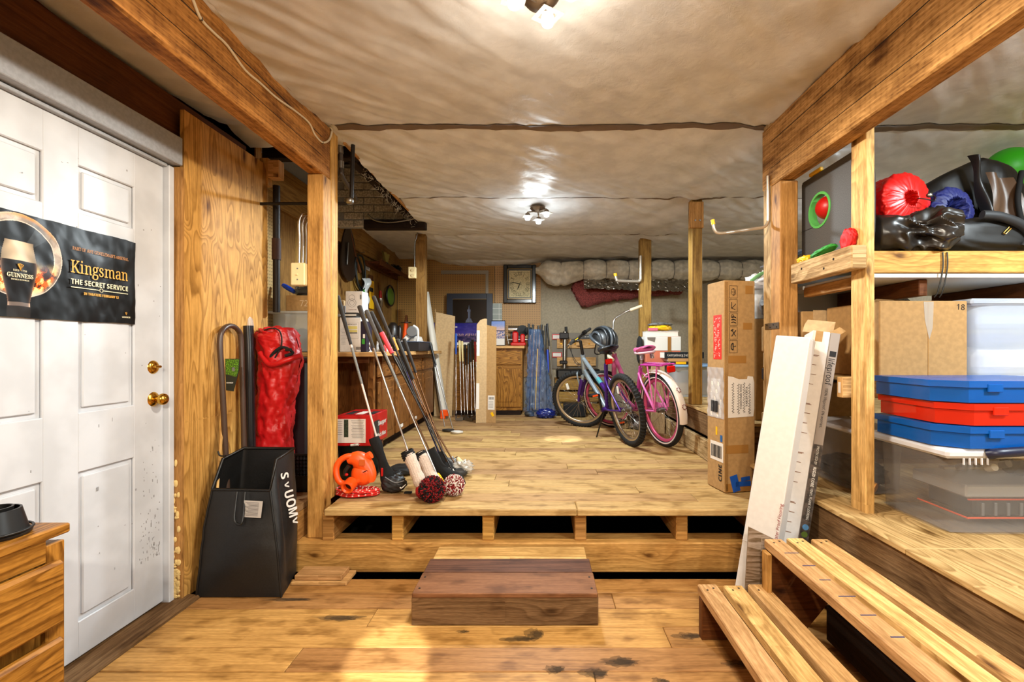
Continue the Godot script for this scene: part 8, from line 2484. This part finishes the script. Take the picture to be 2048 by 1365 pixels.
	var gf := func(a: float, b: float) -> Vector3:
		var w2 := a * TAU
		var n2 := 6.0
		var m2 := pow(pow(absf(cos(w2)), n2) + pow(absf(sin(w2)), n2), -1.0 / n2)
		var k := pow(sin(PI * clampf(b, 0.004, 0.996)), 0.14)
		var x := lerpf(1.74, 2.62, b)
		var top := lerpf(0.30, 0.575, clampf((x - 1.74) / 0.60, 0.0, 1.0))
		var p := Vector3(x, 1.642 + top * 0.5 + top * 0.5 * sin(w2) * m2 * k, -2.55 + 0.12 * cos(w2) * m2 * k)
		return p + Vector3(0, 0.025, 0.045) * kn.get_noise_3d(x * 0.9, p.y * 1.1, p.z * 0.9) + Vector3(0, 0.0, 0.02) * (0.5 - absf(kn.get_noise_3d(x * 1.3 + 4.0, p.y * 0.6 + x * 0.7, 2.0)) * 2.0)
	part(gb, "body", MB.new().grid(64, 44, gf, true), plain("bag black", Color(0.04, 0.037, 0.036), 0.5))
	part(gb, "folded_edge", MB.new().grid(20, 14, func(a, b): return Vector3(2.19 + 0.10 * a + 0.05 * b, lerpf(2.19, 1.80, a) - 0.02 * b + 0.01 * sin(a * 7.0), -2.36 + 0.03 * sin(b * PI) + 0.012 * sin(a * 9.0 + b * 3.0))), plain("bag black gloss", Color(0.09, 0.095, 0.11), 0.35))
	part(gb, "tan_panel", MB.new().grid(16, 12, func(a, b): return Vector3(2.27 + 0.05 * sin(a * 2.4) - 0.09 * a * a + b * lerpf(0.13, 0.20, a), lerpf(2.10, 1.75, a) - 0.03 * b, -2.345 + 0.02 * sin(b * 7.0 + a * 2.0))), plain("tan sheen cloth", Color(0.36, 0.27, 0.20), 0.4))
	part(gb, "black_strap", MB.new().tube(smooth_path([Vector3(2.44, 2.10, -2.33), Vector3(2.41, 1.97, -2.32), Vector3(2.42, 1.88, -2.32), Vector3(2.46, 1.78, -2.33)], 4), 0.012, 8), M.black_soft)
	part(gb, "clip", MB.new().tube(smooth_path([Vector3(2.195, 1.98, -2.41), Vector3(2.183, 1.935, -2.405), Vector3(2.20, 1.905, -2.40), Vector3(2.214, 1.935, -2.405), Vector3(2.198, 1.975, -2.41)], 4), 0.0055, 8), M.chrome)
	part(gb, "clip_chain", MB.new().tube([Vector3(2.198, 1.905, -2.40), Vector3(2.195, 1.86, -2.405), Vector3(2.18, 1.81, -2.41)], [0.008, 0.006, 0.003], 8), M.steel)
	part(gb, "rivet", MB.new().blob(Vector3(2.26, 1.975, -2.42), Vector3(0.007, 0.007, 0.006), 1.0), M.brass)
	var zb := thing("zip_bag", "black padded bag with open zip under the garment bag", "bag")
	part(zb, "body", MB.new().blob(Vector3(2.08, 1.722, -2.17), Vector3(0.24, 0.082, 0.10), 0.6, 0.012, 2.0, 22, 44, 24), plain("bag black", Color(0.028, 0.026, 0.026), 0.55))
	part(zb, "lip", MB.new().tube(smooth_path([Vector3(1.98, 1.80, -2.06), Vector3(2.05, 1.79, -2.05), Vector3(2.15, 1.755, -2.055), Vector3(2.20, 1.71, -2.065), Vector3(2.19, 1.665, -2.08)], 6), 0.020, 10), plain("denim black", Color(0.13, 0.14, 0.155), 0.6))
	part(zb, "zip_pull", MB.new().box(Vector3(2.26, 1.665, -2.075), Vector3(0.012, 0.05, 0.006), 1, 0.002), M.chrome)
	part(zb, "buckle", MB.new().tube([Vector3(2.08, 1.72, -2.065), Vector3(2.10, 1.745, -2.06), Vector3(2.11, 1.74, -2.06), Vector3(2.09, 1.715, -2.065), Vector3(2.08, 1.72, -2.065)], 0.003, 6), M.brass)
	single("sport_ball", MB.new().blob(Vector3.ZERO, Vector3(0.13, 0.12, 0.12), 1.0), plain("lime green", Color(0.22, 0.72, 0.10), 0.45), "lime green ball peeking above the garment bag", "ball", Vector3(2.84, 2.29, -2.78))
	# yellow scrap above the toss board
	single("yellow_tab", MB.new().box(Vector3.ZERO, Vector3(0.02, 0.02, 0.10), 2, 0.004), M.yellow, "bright yellow strap end above the toss board corner", "strap", Vector3(1.44, 2.122, -2.40))

	# ---- stack between carton and post, and white tote of linen
	var y0 := 0.505
	for q in [["brown carton at the bottom of the stack behind the tall carton", 0.30, M.card, 0.0], ["second carton up in the stack behind the tall carton", 0.20, M.card, 0.01], ["black bagged bundle in the stack behind the tall carton", 0.075, M.black, 0.0], ["small carton above the black bundle behind the tall carton", 0.10, M.card_pale, 0.01], ["wide brown carton near the top of the stack behind the post", 0.16, M.card, 0.0]]:
		var o := thing("cardboard_box" if q[2] != M.black else "bundle", q[0], "box", Vector3(1.60, y0, -2.78))
		var hq: float = q[1]
		part(o, "body", MB.new().box(Vector3(q[3], hq / 2, 0), Vector3(0.42, hq - 0.002, 0.22), 0, 0.006), q[2])
		part(o, "seam_tape", MB.new().box(Vector3(q[3], hq / 2, 0.1105), Vector3(0.05, hq - 0.01, 0.001), 1, 0.0), tp)
		y0 += hq
	var ln := tub("storage_tote", "clear tote heaped with white linen above the tall carton", 1.37, 1.80, y0, y0 + 0.30, 2.66, 2.90, clear_plastic("clear plastic", Color(0.80, 0.82, 0.82), 0.42), clear_plastic("milky rim", Color(0.88, 0.88, 0.90), 0.8, 0.3), 0.02, 0.02)
	part(ln, "linen", MB.new().blob(Vector3(0, 0.13, 0), Vector3(0.17, 0.11, 0.085), 0.7, 0.03, 4.0, 12), plain("linen white", Color(0.85, 0.82, 0.80), 0.9))
	part(ln, "linen", MB.new().blob(Vector3(-0.09, 0.06, 0.05), Vector3(0.05, 0.05, 0.04), 0.8, 0.01, 4.0, 13), plain("cloth rose", Color(0.66, 0.36, 0.40), 0.9))
	var tote := tub("storage_tote", "white-rimmed tote of folded linen seen past the tall carton", 1.42, 1.75, 1.40, 1.62, 3.05, 3.4, clear_plastic("clear plastic", Color(0.80, 0.82, 0.82), 0.42), clear_plastic("milky rim", Color(0.88, 0.88, 0.90), 0.8, 0.3), 0.02, 0.02)
	part(tote, "linen", MB.new().blob(Vector3(0, 0.10, 0), Vector3(0.13, 0.09, 0.13), 0.7, 0.03, 4.0, 14), plain("linen white", Color(0.85, 0.82, 0.80), 0.9))
	part(tote, "linen_heap", MB.new().blob(Vector3(0.02, 0.27, 0), Vector3(0.14, 0.055, 0.13), 0.8, 0.04, 4.0, 15), plain("linen white", Color(0.85, 0.82, 0.80), 0.9))
	part(tote, "green_edge", MB.new().tube(smooth_path([Vector3(-0.15, 0.26, 0.10), Vector3(-0.08, 0.31, 0.10), Vector3(0.02, 0.34, 0.10)], 4), 0.012, 8), plain("cloth green", Color(0.5, 0.72, 0.48), 0.7))
	bxp("cardboard_box", "carton on the back ledge under the folded linen tote", "box", 1.42, 1.78, 0.726, 1.398, 3.04, 3.42, M.card)
	var pn := thing("slim_picture", "thin blue-edged flat frame slanting over the linen tote", "frame", Vector3(1.62, 1.80, -3.0))
	pn.rotation = Vector3(0.0, 0.3, 0.42)
	part(pn, "panel", MB.new().box(Vector3.ZERO, Vector3(0.30, 0.012, 0.2), 0, 0.002), plain("panel grey", Color(0.36, 0.35, 0.36), 0.5))
	part(pn, "edge", MB.new().box(Vector3(0, 0.01, 0.1), Vector3(0.30, 0.02, 0.012), 0, 0.002), plain("edge blue grey", Color(0.50, 0.60, 0.72), 0.35))

	# ---- books and totes on the back ledge
	t = tub("storage_tote", "clear tote with pale blue lid under the book stack", 1.295, 1.80, 0.7255, 1.045, 4.48, 5.05, clear_plastic("clear plastic", Color(0.80, 0.82, 0.82), 0.42), plain("pale blue lid", Color(0.50, 0.64, 0.78), 0.35), 0.03, 0.02)
	part(t, "contents", MB.new().box(Vector3(0.0, 0.075, 0.0), Vector3(0.40, 0.13, 0.32), 0, 0.01), M.card)
	part(t, "contents", MB.new().box(Vector3(0.0, 0.19, 0.02), Vector3(0.38, 0.09, 0.30), 0, 0.01), plain("books brown", Color(0.40, 0.27, 0.20), 0.7))
	for s in [-1, 1]:
		part(t, "blue_clip", MB.new().box(Vector3(-0.23, 0.285, s * 0.10), Vector3(0.03, 0.05, 0.07), 1, 0.005), plain("clip blue", Color(0.06, 0.36, 0.72), 0.4))
	bxp("cardboard_box", "plain carton on the deck behind the pink bicycle seat", "box", 1.13, 1.265, 0.336, 1.044, 4.66, 4.88, M.card_pale)
	var sb := bxp("storage_box", "white and salmon lidded box topped with a white book", "box", 1.075, 1.425, 1.0465, 1.325, 4.66, 4.90, plain("salmon card", Color(0.76, 0.42, 0.31), 0.6), 0.006)
	part(sb, "white_band", MB.new().box(Vector3(0, 0.205, 0), Vector3(0.356, 0.145, 0.246), 0, 0.004), M.white)
	part(sb, "ribbon", MB.new().box(Vector3(0.06, 0.17, 0.1245), Vector3(0.035, 0.21, 0.002), 1, 0.0), plain("ribbon tan", Color(0.56, 0.38, 0.16), 0.5))
	part(sb, "grey_corner", MB.new().ext(PackedVector2Array([Vector2(-0.165, 0.27), Vector2(-0.08, 0.27), Vector2(-0.09, 0.22), Vector2(-0.16, 0.245)]), 0.1235, 0.125), plain("corner grey", Color(0.42, 0.38, 0.34), 0.6))
	single("black_bag", MB.new().blob(Vector3.ZERO, Vector3(0.025, 0.14, 0.08), 0.8, 0.01, 3.0, 30), M.black_soft, "black cloth bag hanging beside the white and salmon box", "bag", Vector3(1.035, 1.19, -4.78))
	var bk := [["white hardback book lying on the salmon box", 1.085, 1.41, 1.326, 0.055, M.white, 4.68, 4.88]]
	for q in bk:
		var o := thing("book", q[0], "book", Vector3((q[1] + q[2]) / 2, q[3], -(q[6] + q[7]) / 2))
		part(o, "pages", MB.new().box(Vector3(0.0, q[4] / 2, -0.003), Vector3(q[2] - q[1] - 0.008, q[4] - 0.01, q[7] - q[6] - 0.006), 0, 0.001), M.paper)
		for y in [0.0025, q[4] - 0.0025]:
			part(o, "cover", MB.new().box(Vector3(0, y, 0), Vector3(q[2] - q[1], 0.005, q[7] - q[6]), 0, 0.001), q[5])
	single("folded_cloth", MB.new().blob(Vector3.ZERO, Vector3(0.11, 0.03, 0.09), 0.8, 0.02, 4.0, 31), M.yellow, "crumpled yellow cloth on top of the white book", "cloth", Vector3(1.245, 1.412, -4.78))
	single("folded_cloth", MB.new().blob(Vector3.ZERO, Vector3(0.12, 0.016, 0.08), 0.8, 0.02, 4.0, 32), M.grey, "grey cloth folded over the yellow cloth", "cloth", Vector3(1.25, 1.452, -4.79))
	bxp("eraser_box", "small pink box in front of the yellow cloth", "box", 1.10, 1.20, 1.382, 1.412, 4.675, 4.69, plain("soft pink", Color(0.78, 0.38, 0.48), 0.6))
	var rows := [["black and yellow paperback at the bottom of the ledge book stack", 0.028, M.ink, 1.27, 1.56], ["tan paperback in the middle of the ledge book stack", 0.030, plain("tan cover", Color(0.72, 0.55, 0.36), 0.6), 1.25, 1.56], ["thick navy hardback with white title topping the ledge book stack", 0.062, plain("navy cover", Color(0.04, 0.10, 0.14), 0.4), 1.215, 1.60]]
	var yb := 1.0465
	for q in rows:
		var hq: float = q[1]
		var x0: float = q[3]
		var x1: float = q[4]
		var o := thing("book", q[0], "book", Vector3((x0 + x1) / 2, yb, -4.565))
		part(o, "pages", MB.new().box(Vector3(-0.004, hq / 2, -0.004), Vector3(x1 - x0, hq - 0.008, 0.145), 0, 0.001), M.paper)
		for y in [0.002, hq - 0.002]:
			part(o, "cover", MB.new().box(Vector3(0, y, 0), Vector3(x1 - x0, 0.004, 0.154), 0, 0.001), q[2])
		part(o, "spine", MB.new().box(Vector3(0, hq / 2, 0.0765), Vector3(x1 - x0, hq, 0.004), 0, 0.001), q[2])
		if hq > 0.05:
			letters(o, "Gettysburg July 1", 0.24, M.paper, Transform3D(Basis.IDENTITY, Vector3(-0.045, hq / 2, 0.0795)), false, true)
			letters(o, "62", 0.04, M.paper, Transform3D(Basis.IDENTITY, Vector3(0.13, hq / 2, 0.0795)), true, true)
		elif q[2] == M.ink:
			part(o, "yellow_label", MB.new().box(Vector3(-0.04, hq / 2, 0.079), Vector3(0.10, hq - 0.004, 0.001), 0, 0.0), M.yellow)
		yb += hq + 0.0005
	single("silver_bag", MB.new().blob(Vector3.ZERO, Vector3(0.10, 0.07, 0.09), 0.8, 0.03, 3.5, 35), plain("silver bag", Color(0.62, 0.64, 0.68), 0.25, 0.6), "crumpled silver bag on the deck behind the bicycle wheels", "bag", Vector3(1.06, 0.40, -4.98))


func build_steps() -> void:
	# ---- centre step
	var st := thing("step_stool", "low two-tone wooden step in front of the raised deck", "step", Vector3(-0.152, 0.0, -2.22))
	var b := MB.new()
	part(st, "riser_board", b.box(Vector3(0, 0.061, 0.21), Vector3(0.81, 0.122, 0.036), 0, 0.003), M.old)
	part(st, "tread_board", MB.new().box(Vector3(0.0, 0.132, 0.14), Vector3(0.805, 0.020, 0.185), 0, 0.003), M.old_tan)
	part(st, "tread_board", MB.new().box(Vector3(0.0, 0.132, -0.028), Vector3(0.80, 0.020, 0.140), 0, 0.003), M.old_red)
	part(st, "tread_board", MB.new().box(Vector3(0.0, 0.130, -0.170), Vector3(0.775, 0.024, 0.135), 0, 0.003), M.slat2)
	for s in [-1, 1]:
		part(st, "side_board", MB.new().box(Vector3(s * 0.375, 0.060, -0.02), Vector3(0.036, 0.118, 0.42), 2, 0.003), M.old)
	for x in [-0.38, 0.38]:
		for z in [0.19, 0.09]:
			part(st, "screw", MB.new().cyl(Vector3(x, 0.1425, z), Vector3(x, 0.1432, z), 0.005, -1, 8), M.iron)
	# ---- slatted steps beside the ledge
	var sp := thing("slatted_steps", "two-tier slatted wooden steps beside the storage ledge", "steps")
	var xs := [[0.665, 0.745, 0.205], [0.770, 0.850, 0.205], [0.877, 0.955, 0.205], [0.942, 1.016, 0.40], [1.040, 1.112, 0.40], [1.138, 1.210, 0.40]]
	for k in 6:
		var q: Array = xs[k]
		var sl := MB.new()
		sl.uo = Vector2(0.37 * k, 0.21 * k)
		part(sp, "slat", sl.box(Vector3((q[0] + q[1]) / 2, q[2] - 0.019, -1.17), Vector3(q[1] - q[0], 0.038, 1.55 - 0.02 * (k % 2)), 2, 0.004), M["slat%d" % ((k + 1) % 3)])
		for z in [-1.91, -1.895]:
			part(sp, "nail_head", MB.new().cyl(Vector3((q[0] + q[1]) / 2 + (0.015 if z < -1.9 else -0.015), q[2], z), Vector3((q[0] + q[1]) / 2 + (0.015 if z < -1.9 else -0.015), q[2] + 0.0008, z), 0.0045, -1, 8), M.iron)
	for z in [-1.91, -0.62]:
		var f := MB.new()
		part(sp, "cross_board", f.box(Vector3(0.80, 0.083, z), Vector3(0.27, 0.166, 0.036), 0, 0.003), M.dark_board)
		var g := MB.new()
		g.t = Transform3D(Basis.IDENTITY, Vector3(0, 0, z - 0.018))
		part(sp, "cross_board", g.ext(PackedVector2Array([Vector2(0.945, 0.0), Vector2(1.06, 0.0), Vector2(1.20, 0.17), Vector2(1.20, 0.361), Vector2(0.945, 0.361)]), 0.0, 0.036), M.dark_board)
		part(sp, "end_strip", MB.new().box(Vector3(0.936, 0.19, z + 0.012), Vector3(0.018, 0.34, 0.05), 1, 0.002), M.stud0)
	part(sp, "stringer", MB.new().box(Vector3(1.17, 0.10, -1.15), Vector3(0.038, 0.14, 1.4), 2, 0.003), M.dark_timber)
	for k in 6:
		part(sp, "chalk_mark", MB.new().box(Vector3(0.985 + 0.006 * (k % 2), 0.4004, -1.80 + 0.105 * k), Vector3(0.055 - 0.008 * (k % 3), 0.0008, 0.004), 0, 0.0), plain("blue chalk", Color(0.10, 0.14, 0.34), 0.9))
